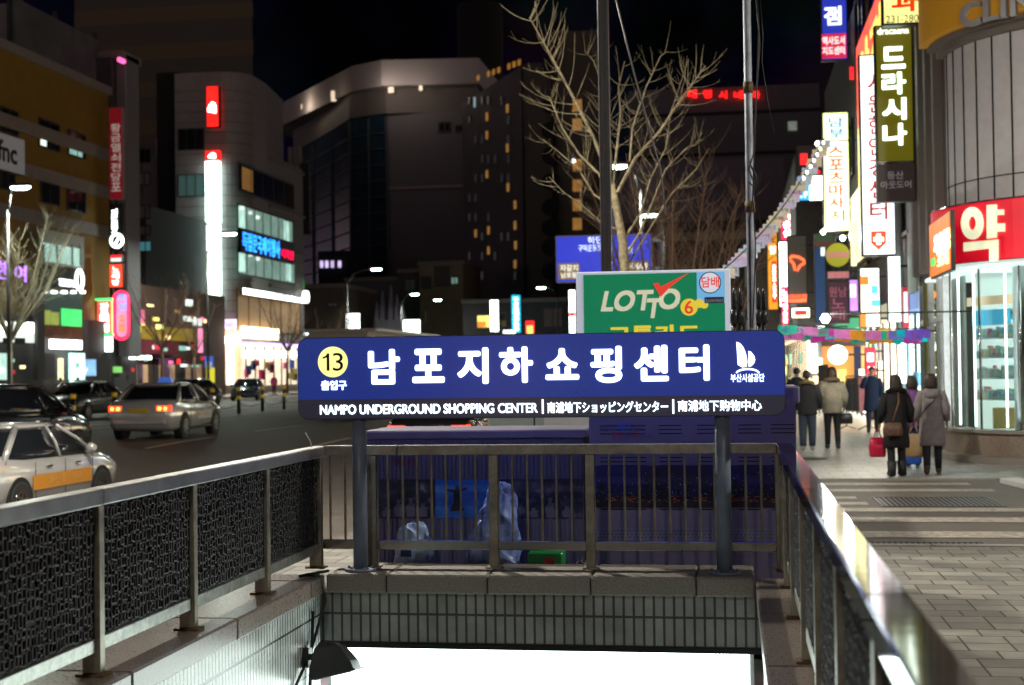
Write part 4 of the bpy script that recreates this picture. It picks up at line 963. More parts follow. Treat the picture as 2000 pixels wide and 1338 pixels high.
for b, m, n in (((463, 338, 575, 392), M['glassdark'], 5), ((461, 414, 573, 470), G['win_teal'], 7), ((461, 494, 577, 546), G['win_teal'], 7)):
    y0, y1, z0, z1 = onX(*b); w = windowX(t, XF, y0 + .3, y1 - .3, z0, z1, m, M['frame_dark'], 1, n, fw=.14)
    if m is M['glassdark']:
        mb = MB(); slabX(mb, XF, y0 + 1.2, y0 + 4, z0 + .3, z1 - .3, .031, .04); mb.build('lit_pane', glow('lit_amber_pane', (.8, .38, .08), .16), w)
    else:
        mb = MB(); slabX(mb, XF, y0 + .6, y0 + 2.2, z0 + .3, z1 - .25, .031, .04); slabX(mb, XF, y1 - 3, y1 - 1.5, z0 + .3, z1 - .25, .031, .04); mb.build('lit_pane', G['win_teal_b'], w)
        mb = MB()
        for k in range(3): mb.box((XF + .02, y0 + 1.2 + 2 * k, z1 - .45 - .2 * k), (XF + .2, y0 + 1.7 + 2 * k, z1 - .2 - .2 * k))
        mb.build('ceiling_lights', G['white_soft'], w)
mb = MB()
for z in (atX(520, 400, XF).z, atX(520, 480, XF).z, atX(520, 556, XF).z, ztw - .5): mb.box((XF + .0, yc0 + 6.2, z - .12), (XF + .22, ye, z + .12))
mb.build('string_courses', M['taupe'], t)
y0, y1, z0, z1 = onX(462, 572, 585, 650)
windowX(t, XF, y0, y1, z0, z1, glow('dim_amber_glass', (.6, .3, .08), .13), M['frame_dark'], 1, 6)
sign_on('shop_sign', 'glowing blue Korean lettering with red end on the grey wing', 'sign', (470, 459, 574, 505), X=XF + .35, face=mat('navy_panel', (.01, .01, .05), .4), texts=[('독립문국제여행사', (473, 461, 546, 497), glow('neon_blue', (.02, .28, 1), 3.0), .035), ('어학원', (549, 488, 572, 506), glow('neon_crimson', (1, .0, .06), 2), .04)])
t = sign_on('shop_sign', 'long white lit strip sign ending in a round disc', 'sign', (474, 571, 592, 584), X=XF + .6, face=G['white_hot'], texts=[])
y0, y1, z0, z1 = onX(535, 575, 590, 583, XF + .6); text_obj('lettering', '커피 전문점 COFFEE', (XF + .64, y0, z0), (0, 1, 0), (0, 0, 1), y1 - y0, z1 - z0, M['gap'], t, .03, .02)
c = atX(597, 580, XF + .7); mb = MB(); mb.tube([(XF + .5, c.y, c.z), (XF + .9, c.y, c.z)], .62, 20); mb.build('disc', G['white'], t)
# tall shop sign on the corner
YT = yc0 - .9
t = sign_on('vertical_sign', 'red upright banner sign with white dome emblem on the rounded tower', 'sign', (403, 168, 427, 248), Y=YT, face=glow('lit_scarlet', (1, .015, .01), 1.5), depth=.6)
def dome(t, px, py, w, h, Y):
    c = atY(px, py, Y - .03); mb = MB(); s = Y / F
    pts = [(-w * s, -h * s * .7), (w * s, -h * s)] + [(w * s * math.cos(R(a)), h * s * math.sin(R(a))) for a in (0, 20, 40, 60, 80)] + [(-w * s * .3, h * s * .8), (-w * s * .4, h * s * .5), (-w * s * .8, h * s * .45), (-w * s * .7, h * s * .1), (-w * s, 0)]
    mb.extr(pts, (c.x, c.y, c.z), (1, 0, 0), (0, 0, 1), .03); mb.build('emblem', G['white_hot'], t)
dome(t, 414, 210, 9, 12, YT)
t = thing('vertical_sign', 'very tall white pointed light sign with red cap on the rounded tower', 'sign', (atY(413, 450, YT).x, YT, 8))
x0, x1, z0, z1 = px_box(401, 294, 427, 313, YT)
mb = MB(); mb.box((x0, YT, z0), (x1, YT + .6, z1)); mb.build('red_cap', glow('lit_scarlet', (1, .015, .01), 1.5), t); dome(t, 414, 304, 8, 6, YT)
tw_ = glow('tower_sign_white', (.78, 1, .93), 5.5)
for a, b in ((315, 434), (440, 575)):
    x0, x1, z0, z1 = px_box(401, a, 427, b, YT); mb = MB(); mb.box((x0, YT, z0), (x1, YT + .6, z1))
    if b == 575:
        zp = atY(413, 604, YT).z; k = len(mb.v)
        mb.loft([[(x0, YT, z0 - .002), (x1, YT, z0 - .002), (x1, YT + .6, z0 - .002), (x0, YT + .6, z0 - .002)], [(x0 + .3, YT + .05, (z0 + zp) / 2 - .3), (x1 - .3, YT + .05, (z0 + zp) / 2 - .3), (x1 - .3, YT + .55, (z0 + zp) / 2 - .3), (x0 + .3, YT + .55, (z0 + zp) / 2 - .3)], [((x0 + x1) / 2 - .05, YT + .25, zp), ((x0 + x1) / 2 + .05, YT + .25, zp), ((x0 + x1) / 2 + .05, YT + .35, zp), ((x0 + x1) / 2 - .05, YT + .35, zp)]][::-1])
    mb.build('lit_panel', tw_, t)
# bright clothes shop at street level
t = thing('clothes_shop', 'bright clothes shop with warm windows under the grey corner building', 'shop', (XF + .6, 128, 0))
YW = yc0 + 1.6
def sf(nm, box, m, Y=118.4, d=.1): x0, x1, z0, z1 = px_box(*box, Y); mb = MB(); mb.box((x0, Y, z0), (x1, Y + d, z1)); return mb.build(nm, m, t)
sf('fascia', (408, 624, 470, 644), glow('lit_pinkish_white', (1, .75, 1), 1.8), d=.3); text_obj('lettering', 'CLOTHES', (px_box(414, 628, 464, 640, 118.3)[0], 118.37, px_box(414, 628, 464, 640, 118.3)[2]), (1, 0, 0), (0, 0, 1), 2.1, .45, glow('lit_violet_text', (.35, .2, 1), 1), t, .02)
sf('warm_wall', (402, 646, 470, 752), glow('lit_peach_wall', (1, .62, .34), .75), 118.9)
sf('pillar', (442, 672, 455, 752), glow('lit_cream', (1, .95, .75), 2.2), 118.5, .3)
sf('pillar', (403, 650, 408, 752), M['taupe'], 118.5, .3)
sf('white_fascia', (432, 656, 468, 672), G['white_hot'], 118.3)
def sw(nm, box, m, X=XF + .4, d=.08): y0, y1, z0, z1 = onX(*box, X); mb = MB(); mb.box((X, y0, z0), (X + d, y1, z1)); return mb.build(nm, m, t)
sw('show_window', (470, 676, 585, 752), glow('lit_window_display', (1, .83, .60), 1.1))
sw('lit_fascia', (470, 640, 544, 662), glow('lit_fascia_cream', (1, .93, .62), 4), XF + .7)
sw('neon_line', (460, 670, 586, 676), glow('neon_lilac', (.7, .45, 1), 2.5), XF + .9)
rr = random.Random(4)
for x in (478, 497, 515, 533, 548, 566, 579): sw('mullion', (x, 676, x + 2, 752), M['frame_pale'], XF + .5)
for i in range(16):
    x = rr.uniform(472, 578); y = rr.uniform(700, 735); w = rr.uniform(4, 8); sw('garment', (x, y, x + w, y + rr.uniform(10, 20)), mat('cloth_%d' % (i % 5), [(.6, .03, .15), (.05, .1, .4), (.7, .1, .3), (.1, .1, .1), (.5, .35, .1)][i % 5], .8, noise=.2), XF + .5, .2)
for i in range(6): x = 478 + 18 * i; sw('hanging_lamp', (x, 686, x + 7, 698), G['white_hot'], XF + .62, .2)
sf('garment', (412, 706, 428, 735), mat('cloth_1', (.05, .1, .4), .8), 118.7)
t = thing('banner_stand', 'narrow blue and yellow upright banner stand on the opposite kerb', 'banner', (atY(407, 720, 100).x, 100, 0))
x0, x1, z0, z1 = px_box(400, 696, 416, 742, 100)
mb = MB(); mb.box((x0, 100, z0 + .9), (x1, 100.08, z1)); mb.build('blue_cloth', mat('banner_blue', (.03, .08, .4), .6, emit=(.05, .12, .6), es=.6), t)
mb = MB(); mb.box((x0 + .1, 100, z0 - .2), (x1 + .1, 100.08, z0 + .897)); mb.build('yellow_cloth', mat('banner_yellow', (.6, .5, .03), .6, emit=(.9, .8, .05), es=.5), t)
mb = MB(); mb.box((x0 + .1, 99.96, z1 - .9), (x1 - .1, 99.998, z1 - .4)); mb.build('white_mark', M['white'], t)
sign_on('small_sign', 'little green lit upright sign at the end of the grey wing', 'sign', (586, 545, 594, 566), Y=142, face=glow('lit_vivid_green', (.03, 1, .15), 2))
sign_on('shop_sign', 'small white lit box low in the distance left of the blue sign', 'sign', (583, 644, 603, 656), Y=150, face=G['white'])
# chimney stack behind the wing
mb = MB()
for p in (566, 576, 584): x = atY(p, 300, 146).x; mb.box((x - .2, 146, 20), (x + .2, 146.4, atY(p, 287, 146).z))
tag(mb.build('roof_vents', M['greypanel']), 'three pale vent stacks on the roof beyond the grey wing', 'roof vents')
x0, x1, z0, z1 = px_box(586, 318, 604, 452, 142)
mb = MB(); mb.box((x0, 142, z0), (x1, 142.4, z1)); mb.box((x0 - .1, 141.9, z0 - .3), (x1 + .1, 142.5, z0 - .01)); tag(mb.build('unlit_vertical_sign', M['darkmetal']), 'unlit dark upright sign hanging at the end of the grey wing', 'sign')

# --- striped tower block
t = thing('tower_block', 'tall windowless tower with faint brown stripes rising out of the picture', 'building', (-88, 235, 0))
x0, x1 = atY(232, 150, 230).x, atY(494, 150, 230).x
mb = MB(); mb.prism([(x0 - 8, 230), (x1, 230), (x1 * 1.14, 260), (x0 - 8, 260)], 0, 95); mb.build('wall', mat('dark_taupe_wall', (.085, .075, .065), .7, noise=.15, nscale=.3), t)
mb = MB()
for z in [30 + 6.4 * i for i in range(10)]: mb.box((x0 - 8, 229.9, z), (x1 + .1, 229.98, z + 2.6))
mb.build('stripes', mat('brown_stripe', (.125, .095, .055), .7), t)
# --- curved glass tower with lit cornice
t = thing('glass_tower', 'dark glass tower with curved front and softly lit overhanging cornice', 'building', (-66, 265, 0))
def foot(px, Y): return (atY(px, 400, Y).x, Y)
A, B, C_, D = foot(575, 300), foot(685, 264), foot(757, 260), foot(935, 262)
curve = [A, foot(612, 288.5), foot(650, 276), B, foot(722, 261.5), C_]
zr_ = atY(700, 132, 262).z
mb = MB(); mb.prism([(A[0], 330)] + curve + [(C_[0], 330)], 0, zr_ - 9.5); mb.build('glass_front', mat('tower_blue_glass', (.012, .035, .06), .2, noise=.5, nscale=.12), t)
mb = MB()
for i in range(1, 20):
    z = zr_ - 10 - i * 3.0
    if z > 2: mb.tube([(p[0], p[1] - .15, z) for p in curve], .14, 4)
for p in curve[1:]: mb.box((p[0] - .2, p[1] - .35, 0), (p[0] + .2, p[1] - .05, zr_ - 10))
mb.build('floor_lines', mat('dark_line', (.035, .05, .055), .5), t)
mb = MB(); mb.prism([(A[0] - .5, 330)] + [(p[0], p[1] - .4) for p in curve] + [(D[0], D[1] - .4), (D[0], 330)], zr_ - 9.4, zr_ - 4.8); mb.build('attic', mat('attic_wall', (.12, .11, .10), .7), t)
mb = MB(); mb.prism([(A[0] - 3.5, 332), (A[0] - 3, A[1] - 3.5), (B[0] + 1.5, B[1] - 3.6), (C_[0], C_[1] - 3.5)] + [(D[0] + 1, D[1] - 3.5), (D[0] + 1, 332)], zr_ - 4.78, zr_); mb.build('cornice', mat('pale_cornice', (.36, .34, .34), .7), t)
mb = MB(); mb.box((C_[0], 260.5, 0), (D[0], 330, zr_ - 9.42)); mb.build('plain_wall', mat('mauve_wall', (.12, .115, .13), .7, noise=.12, nscale=.1), t)
z = atY(830, 365, 260).z; mb = MB(); mb.box((C_[0], 260.3, z - .2), (D[0], 260.48, z + .2)); mb.build('wall_ledge', mat('ledge', (.3, .24, .2), .6), t)
for b in ((765, 170, 806, 183), (855, 237, 880, 258), (888, 243, 905, 258), (832, 170, 870, 184)):
    x0, x1, z0, z1 = px_box(*b, 260); windowY(t, 260.4 if b[1] > 200 else 261.5, x0, x1, z0, z1, M['glassdark'], M['frame_dark'], 2, fw=.3)
def uplight(px, py, Y, w, h, p, col):
    c = atY(px, py, Y); mb = MB(); mb.box((c.x - w, Y - .3, c.z - h), (c.x + w, Y, c.z + h)); mb.build('cornice_lamp', glow('cornice_glow', (1, .8, .6), .8), t)
    l = bpy.data.lights.new('cornice_light', 'POINT'); l.energy = p; l.color = col; l.shadow_soft_size = .6
    o = bpy.data.objects.new('cornice_light', l); COL.objects.link(o); o.parent = t; o.location = Vector((c.x, Y - 5.2, c.z - .8)) - t.location
uplight(764, 172, 258.5, .5, .9, 600, (1, .8, .66)); uplight(600, 208, 283, 1.2, .5, 520, (1, .78, .58)); uplight(822, 172, 258.5, .3, .5, 300, (1, .8, .66)); uplight(652, 188, 268, .5, 1.0, 90, (1, .75, .5))
# --- hotel
t = thing('hotel', 'tall dark hotel slab with scattered amber windows and amber roof lights', 'building', (-38, 215, 0))
p0, p1 = foot(905, 232), foot(1022, 205)
zh = atY(1022, 128, 205).z
mb = MB(); mb.prism([p0, p1, (p1[0] + 3, 240), (p0[0], 250)], 0, zh); mb.build('wall', mat('hotel_wall', (.045, .042, .043), .6, noise=.2, nscale=.2), t)
du = Vector((p1[0] - p0[0], p1[1] - p0[1], 0)); L = du.length; du.normalize(); nn = du.cross(Vector((0, 0, 1)))
def hotelwin(px, py, w, h, m, nm='window'):
    # where the pixel's direction meets the slanted front
    d = ray(px, py); o3 = Vector((p0[0], p0[1], 0)); tt = (o3 - Vector((0, 0, EYE))).dot(nn) / d.dot(nn); c = Vector((0, 0, EYE)) + d * tt
    mb = MB(); mb.extr([(-w, -h), (w, -h), (w, h), (-w, h)], c - nn * .02, du, (0, 0, 1), .2)
    return mb.build(nm, m, t)
dimw = mat('dim_curtained_pane', (.05, .05, .06), .3, emit=(.25, .24, .27), es=.05)
hots = {(952, 228), (992, 212), (952, 264), (992, 289), (993, 366), (1007, 400), (952, 340), (930, 456), (955, 450), (1007, 440), (955, 489), (1008, 479), (1007, 516), (918, 530)}
for q in hots: hotelwin(*q, .36, .62, G['win'])
rr = random.Random(9)
for i in range(46):
    px, py = rr.choice((918, 930, 943, 955, 968, 981, 994, 1007)), 190 + 38 * rr.randint(0, 9) + 6
    if all(abs(px - a) > 8 or abs(py - b) > 16 for a, b in hots): hotelwin(px, py, .36, .6, dimw)
hotelwin(928, 200, .3, .8, glow('lit_pale_window', (.5, .7, .8), .35))
for i in range(9):
    f = i / 8
    if i in (1, 5): continue
    hotelwin(935 + 80 * f, 152 - 30 * f, .45, .4, glow('roof_amber', (1, .45, .05), .6 if i % 3 else .25), 'roof_lamp')
hx0, hx1 = atY(1022, 300, 203).x, atY(1178, 300, 203).x
zb = atY(1100, 60, 203).z
poly = lambda a, b, r, y: [(a, y + 8), (a, y + r)] + [(a + r - r * math.cos(R(q)), y + r - r * math.sin(R(q))) for q in (30, 60, 90)] + [(b - r + r * math.sin(R(q)), y + r - r * math.cos(R(q))) for q in (0, 30, 60, 90)] + [(b, y + 8)]
mb = MB(); mb.prism(poly(hx0, hx0 + 4.2, 1.2, 203), 0, zb - 4.5); mb.prism([(x, y) for x, y in poly(hx0 + 4.25, hx1, 1.5, 203.4)], 0, zb); mb.build('service_tower', mat('olive_tower', (.075, .068, .052), .7, noise=.15, nscale=.3), t)
for py in (80, 130, 205, 255, 305, 355, 405, 445, 483, 530): 
    c = atY(1075, py, 203); mb = MB(); mb.tube([(c.x, 202.9, c.z), (c.x, 203.6, c.z)], 1.25, 16); mb.build('round_balcony', M['gap'], t)
for py in (205, 243, 322, 362, 400, 437, 480):
    c = atY(1127, py, 203); mb = MB(); mb.box((c.x - .65, 203.2, c.z - .85), (c.x + .65, 203.39, c.z + .85)); mb.build('window', G['win'], t)
c = atY(1119, 312, 202); mb = MB(); mb.cyl((c.x, 203.1), .25, c.z - .25, c.z + .25, 8); mb.build('roof_lamp', G['white'], t)
# rooftop drum behind
mb = MB(); x0, x1, z0, z1 = px_box(885, 0, 975, 140, 290); mb.cyl(((x0 + x1) / 2, 295), (x1 - x0) / 2, 0, z1, 20)
tag(mb.build('cylindrical_tower', mat('faint_tower', (.02, .019, .018), .8)), 'barely visible round tower rising behind the hotel roof', 'tower')
# --- cinema
t = thing('cinema', 'dark cinema block with spaced red characters along its top', 'building', (0, 135, 0))
x0, x1, z0, z1 = px_box(1232, 170, 1605, 700, 134)
mb = MB(); mb.box((x0, 134, 0), (x1, 160, z1)); mb.build('wall', mat('cinema_wall', (.10, .095, .11), .7, noise=.1, nscale=.2), t)
mb = MB()
for py in (222, 302): z = atY(1400, py, 134).z; mb.box((x0, 133.9, z - .15), (x1, 133.98, z + .15))
mb.build('joints', M['gap'], t)
for ch, b in (('대', (1343, 175, 1361, 191)), ('영', (1373, 175, 1390, 191)), ('시', (1404, 177, 1420, 192)), ('네', (1433, 177, 1452, 192)), ('마', (1471, 177, 1484, 192))):
    e0, e1, f0, f1 = px_box(*b, 133.6); text_obj('roof_character', ch, (e0, 133.8, f0), (1, 0, 0), (0, 0, 1), e1 - e0, f1 - f0, glow('neon_pure_red', (1, .01, .01), 2.4), t, .15, .05)
c = atY(1548, 246, 133.8); mb = MB(); mb.box((c.x - .4, 133.7, c.z - .4), (c.x + .4, 133.98, c.z + .4)); mb.build('window', glow('lit_faint', (.5, .6, .5), .25), t)
t = thing('billboard_wall', 'broad pale mauve blank wall in front of the cinema', 'building', (-4, 118, 0))
x0, x1, z0, z1 = px_box(1212, 312, 1532, 436, 118)
mb = MB(); mb.box((x0, 118, 0), (x1, 130, z1)); mb.build('wall', mat('dusky_wall', (.15, .13, .17), .7, noise=.12, nscale=.15), t)
xm = atY(1310, 350, 118).x
mb = MB(); mb.extr(rrect(xm - x0 - 1, atY(1260, 320, 118).z - z0, .5, 4), (x0 + .6, 117.98, z0), (1, 0, 0), (0, 0, 1), .15); mb.build('blank_board', mat('mauve_board', (.26, .22, .29), .6), t)
mb = MB(); z = atY(1400, 432, 118).z; mb.box((x0, 117.7, z - .8), (x1, 117.98, z)); mb.build('ledge', M['darkwall'], t)
# --- low buildings down the road
def block(label, box, Y, d, m, wins=(), wm=None):
    x0, x1, z0, z1 = px_box(*box, Y)
    t = thing('low_building', label, 'building', ((x0 + x1) / 2, Y + d / 2, 0)); mb = MB(); mb.box((x0, Y, 0), (x1, Y + d, z1)); mb.build('wall', m, t)
    mb = MB(); mb.box((x0 - .2, Y - .2, z1 + .001), (x1 + .2, Y + d + .2, z1 + .5)); mb.build('roof', M['taupe'], t)
    for b, wm in wins: e0, e1, f0, f1 = px_box(*b, Y); windowY(t, Y, e0, e1, f0, f1, wm, M['frame_dark'], 2, fw=.15)
    return t
beige = mat('beige_wall', (.22, .17, .10), .7, noise=.2, nscale=.4); brown = mat('brown_wall', (.12, .09, .075), .7, noise=.2, nscale=.4)
block('beige low building with a lit pane and balcony down the road', (820, 517, 905, 700), 195, 14, beige, [((848, 520, 878, 560), mat('brown_pane', (.05, .035, .02), .4)), ((880, 540, 896, 556), G['win_teal']), ((822, 540, 843, 565), M['frame_dark'])])
block('dark low building left of the beige one', (780, 532, 819, 700), 198, 14, M['darkwall'], [((790, 545, 812, 570), M['glassdark'])])
block('brownish building behind bare trees near the middle', (592, 562, 672, 720), 172, 16, brown, [((640, 590, 660, 600), M['frame_pale']), ((615, 640, 645, 650), M['frame_pale'])])
block('grey mid building behind the street lamps', (676, 548, 790, 720), 205, 12, mat('grey_mid', (.10, .095, .105), .7, noise=.2, nscale=.4), [((690, 570, 710, 590), M['glassdark'])])
block('wide low dark building below the hotel', (905, 590, 1180, 730), 175, 12, M['darkwall'], [((960, 610, 990, 640), M['glassdark']), ((1060, 600, 1100, 640), mat('rose_wall', (.2, .13, .12), .7))])
block('brown shop building behind the lottery sign', (1180, 470, 1500, 730), 100, 10, mat('very_dark_brown', (.035, .026, .02), .8), [((1250, 490, 1290, 520), M['glassdark'])])
# pale tent-like roof sculpture
t = thing('roof_sculpture', 'pale jagged tent shaped structure on a low roof in the distance', 'sculpture', (atY(755, 600, 180).x, 180, 0))
mb = MB()
for a, top, b in ((728, 590, 742), (740, 568, 752), (756, 558, 768), (768, 575, 780), (776, 590, 790)):
    pa, pt, pb = atY(a, 648, 180), atY((a + b) / 2, top, 181), atY(b, 648, 180)
    mb.loft([[pa, pb, pb + Vector((0, 3, 0)), pa + Vector((0, 3, 0))], [pt, pt + Vector((.1, 0, 0)), pt + Vector((.1, .3, 0)), pt + Vector((0, .3, 0))]])
mb.build('sails', mat('pale_violet_cloth', (.42, .36, .48), .6), t)
mb = MB(); x0, x1, z0, z1 = px_box(735, 625, 792, 730, 179); mb.box((x0, 178.5, 0), (x1, 183, z1)); mb.build('base', mat('grey_mauve', (.22, .2, .25), .6, noise=.3, nscale=.5), t)
# lit signs down the road
FS = 'lit signs far down the road'
sign_on('vertical_sign', 'plain white upright light box far down the road', 'sign', (957, 586, 974, 648), Y=165, face=G['white_hot'], group=FS)
sign_on('vertical_sign', 'cyan upright sign with white characters far down the road', 'sign', (999, 576, 1017, 650), Y=165, face=glow('lit_deep_cyan', (.0, .55, .8), 1.6), texts=[('부산은행365', (1003, 580, 1013, 646), G['white_hot'], .03, True)], group=FS)
sign_on('shop_sign', 'small yellow and red lit sign joined to a white box', 'sign', (932, 616, 957, 640), Y=166, face=G['yellow'], pics=[('orange_band', (933, 628, 950, 639), G['orange'])], group=FS)
sign_on('shop_sign', 'small red lit sign with yellow white middle far off', 'sign', (1026, 626, 1044, 652), Y=160, face=G['red'], pics=[('bright_middle', (1029, 636, 1041, 652), G['yellow'])], group=FS)
sign_on('shop_sign', 'short white lit strip just above the blue sign edge', 'sign', (982, 644, 1008, 652), Y=160, face=G['white'], group=FS)
sign_on('shop_sign', 'white square sign with dark character far left of centre', 'sign', (676, 612, 703, 646), Y=150, face=G['white_hot'], texts=[('머', (681, 620, 697, 642), M['gap'], .03)], group=FS)
sign_on('shop_sign', 'greenish white square lit sign above the blue sign edge', 'sign', (787, 624, 821, 656), Y=150, face=G['white_hot'], texts=[('병원', (797, 636, 811, 646), mat('green_print', (.1, .4, .1), .5), .02)], group=FS)
sign_on('vertical_sign', 'white upright sign with a red band beside the lottery sign', 'sign', (1111, 566, 1124, 652), Y=120, face=G['white_hot'], pics=[('red_band', (1112, 610, 1123, 618), G['red'])], group=FS)
t = thing('apartment_lights', 'distant lit block end with four violet and white lamps', 'building', (atY(640, 515, 240).x, 240, 0))
mb = MB(); x0, x1, z0, z1 = px_box(622, 490, 686, 700, 240); mb.box((x0, 240, 0), (x1, 245, z1)); mb.build('wall', mat('near_black_wall', (.012, .014, .02), .8), t)
for px in (628, 638, 649, 663): c = atY(px, 516, 239.8); mb = MB(); mb.box((c.x - .25, 239.7, c.z - .6), (c.x + .25, 239.98, c.z + .6)); mb.build('lamp', glow('violet_white', (.75, .6, 1), 1.1), t)
# ================================================================== right side: pharmacy on the corner
XR_ = 3.9
CX, CY, RR = 6.45, 26.75, 2.55
def arc(r, a0, a1, n=20): return [(CX - r * math.cos(R(a0 + (a1 - a0) * i / n)), CY - r * math.sin(R(a0 + (a1 - a0) * i / n))) for i in range(n + 1)]
# angle 0 = street side tangent (-X), 90 = facing the side street (-Y)
def shell(mb, r0, r1, z0, z1, a0=0, a1=90, n=20):
    o, i = arc(r1, a0, a1, n), arc(r0, a0, a1, n); mb.prism(o + i[::-1], z0, z1); return mb
ph = thing('pharmacy', 'round cornered pharmacy building with glass shop front and white panelled upper floor', 'building', (CX, CY, 0))
zpl = atY(1900, 850, 24.6).z; zgt = atY(1930, 517, 24.5).z; zrt = atY(1930, 386, 24.3).z; zwt = atY(1940, 48, 24.3).z
def zc(px, py): return atY(px, py, 24.4).z
mb = MB(); shell(mb, RR - .3, RR + .10, 0, zpl); mb.box((CX, CY - RR - .10, 0), (14, CY - RR + .3, zpl)); mb.box((CX - RR - .06, CY + .01, 0), (CX - RR + .3, CY + .5, zpl)); mb.build('plinth', mat('rose_granite', (.25, .19, .15), .45, noise=.25, nscale=25), ph)
mb = MB(); shell(mb, RR - .3, RR + .16, zpl + .001, zpl + .05); mb.box((CX, CY - RR - .16, zpl + .001), (14, CY - RR + .3, zpl + .05)); mb.build('plinth_cap', M['granite'], ph)
mb = MB(); shell(mb, RR - .2, RR + .32, .0, .12, -8, 90); mb.box((CX, CY - RR - .32, 0), (14, CY - RR - .11, .12)); mb.build('step', M['granite'], ph)
gl = mat('shop_glass', (.9, 1, .98), .02, trans=1.0); gl.node_tree.nodes['Principled BSDF'].inputs['IOR'].default_value = 1.01
mb = MB(); shell(mb, RR - .02, RR, zpl + .06, zgt, 8, 90, 24); mb.smooth = True; mb.box((CX, CY - RR, zpl + .06), (14, CY - RR + .02, zgt)); mb.build('curved_glass', gl, ph)
mb = MB()
for a in (6, 30, 49, 74): p = arc(RR + .02, a, a + 1, 1)[0]; mb.cyl(p, .022, zpl + .06, zgt, 8)
mb.build('mullions', M['steel_clean'], ph)
p = arc(RR - .38, 47, 48, 1)[0]; mb = MB(); mb.cyl(p, .25, .2, zgt, 28); mb.build('column', mat('silvery_column', (.62, .66, .66), .28, .4), ph)
mb = MB(); mb.prism([(CX - RR + .4, CY + .5), (CX - RR + .4, CY + .3)] + arc(RR - .1, 12, 90, 14) + [(13, CY - RR + .1), (13, CY + .5)], .3, .34); mb.build('shop_floor', mat('shop_floor_white', (.6, .6, .6), .3), ph)
mb = MB(); mb.prism(arc(RR + .02, 0, 90, 14) + [(14, CY - RR - .02), (14, CY + 3), (CX - RR - .02, CY + 3)], zgt + .002, zgt + .08); mb.build('shop_ceiling', mat('ceiling_white', (.7, .72, .7), .5, emit=(.85, 1, .95), es=.9), ph)
mb = MB(); mb.box((CX - RR + .42, CY - .1, .34), (13.5, CY + .02, zgt)); mb.build('back_wall', mat('shop_wall_white', (.7, .75, .73), .6), ph)
for a_ in (8.5, 23, 41):
    p = arc(RR - .09, a_, a_ + 1, 1)[0]; mb = MB(); mb.cyl(p, .018, zpl + .1, zgt - .05, 8); mb.build('added_light_strip', glow('added_strip_glow', (.9, 1, .97), 9), ph)  # glowing strips added inside the glass to brighten the shelves
rr = random.Random(21)
sh = MB()
for k, z in enumerate([zpl + .55, zpl + .92, zpl + 1.28, zpl + 1.62, zpl + 1.95]):
    a = arc(RR - .32, 10, 40, 8); b = arc(RR - .60, 10, 40, 8); sh.prism(a + b[::-1], z, z + .02)
    sh.box((CX - .9, CY - RR + .75, z), (CX + 1.6, CY - RR + 1.05, z + .02))
sh.build('shelves', mat('glass_shelf', (.5, .62, .6), .2), ph)
cols = [(.2, .5, .8), (.25, .7, .3), (.75, .2, .25), (.8, .8, .8), (.75, .65, .25), (.3, .7, .75), (.7, .75, .85), (.5, .75, .35)]
for k, z in enumerate([zpl + .57, zpl + .94, zpl + 1.30, zpl + 1.64]):
    for j in range(9):
        a = 11 + 28 * (j + rr.random() * .3) / 9; p = arc(RR - .46, a, a + 1, 1)[0]; w = rr.uniform(.04, .07); h = rr.uniform(.1, .22)
        mb = MB(); (mb.cyl(p, w * .7, z, z + h, 10) if rr.random() < .3 else mb.box((p[0] - w, p[1] - .04, z), (p[0] + w, p[1] + .04, z + h), .006))
        ci = rr.randrange(8); o = mb.build('product', mat('pack_%d' % ci, cols[ci], .4, noise=.15, nscale=20), ph)
for k, z in enumerate([zpl + .57, zpl + .94, zpl + 1.30, zpl + 1.64, zpl + 1.97]):
    for j in range(13):
        a = 10.5 + 29 * (j + rr.random() * .4) / 13; p = arc(RR - .36, a, a + 1, 1)[0]; w = rr.uniform(.03, .055); h = rr.uniform(.08, .2); ci = rr.randrange(6)
        mb = MB(); mb.box((p[0] - w, p[1] - .02, z), (p[0] + w, p[1] + .02, z + h), .004); mb.mi = 1; mb.box((p[0] - w * .8, p[1] - .024, z + h * .35), (p[0] + w * .8, p[1] - .0205, z + h * .75))
        mb.build('product', [mat('pale_pack_%d' % ci, [(.7, .72, .7), (.35, .6, .75), (.55, .75, .45), (.75, .7, .5), (.7, .5, .55), (.5, .7, .7)][ci], .35), mat('pack_%d' % ((ci * 3 + j) % 8), cols[(ci * 3 + j) % 8], .4)], ph)
mb = MB(); a = arc(RR - .25, 14, 40, 8); b = arc(RR - .28, 14, 40, 8); mb.prism(a + b[::-1], zc(1895, 632), zc(1895, 600)); mb.build('blue_header', mat('header_blue', (.05, .35, .55), .4, emit=(.1, .6, .9), es=.35), ph)
mb = MB(); a = arc(RR - .22, 10, 50, 8); b = arc(RR - .25, 10, 50, 8); mb.prism(a + b[::-1], zc(1895, 590), zc(1895, 572)); mb.build('warm_strip', mat('strip_peach', (.6, .45, .28), .4, emit=(1, .75, .45), es=.4), ph)
p = arc(RR - .45, 30, 31, 1)[0]; mb = MB(); mb.box((p[0] - .17, p[1] - .1, zpl + .06), (p[0] + .2, p[1] + .1, zpl + .42), .01); mb.build('carton', mat('ochre_carton', (.5, .38, .12), .7), ph)
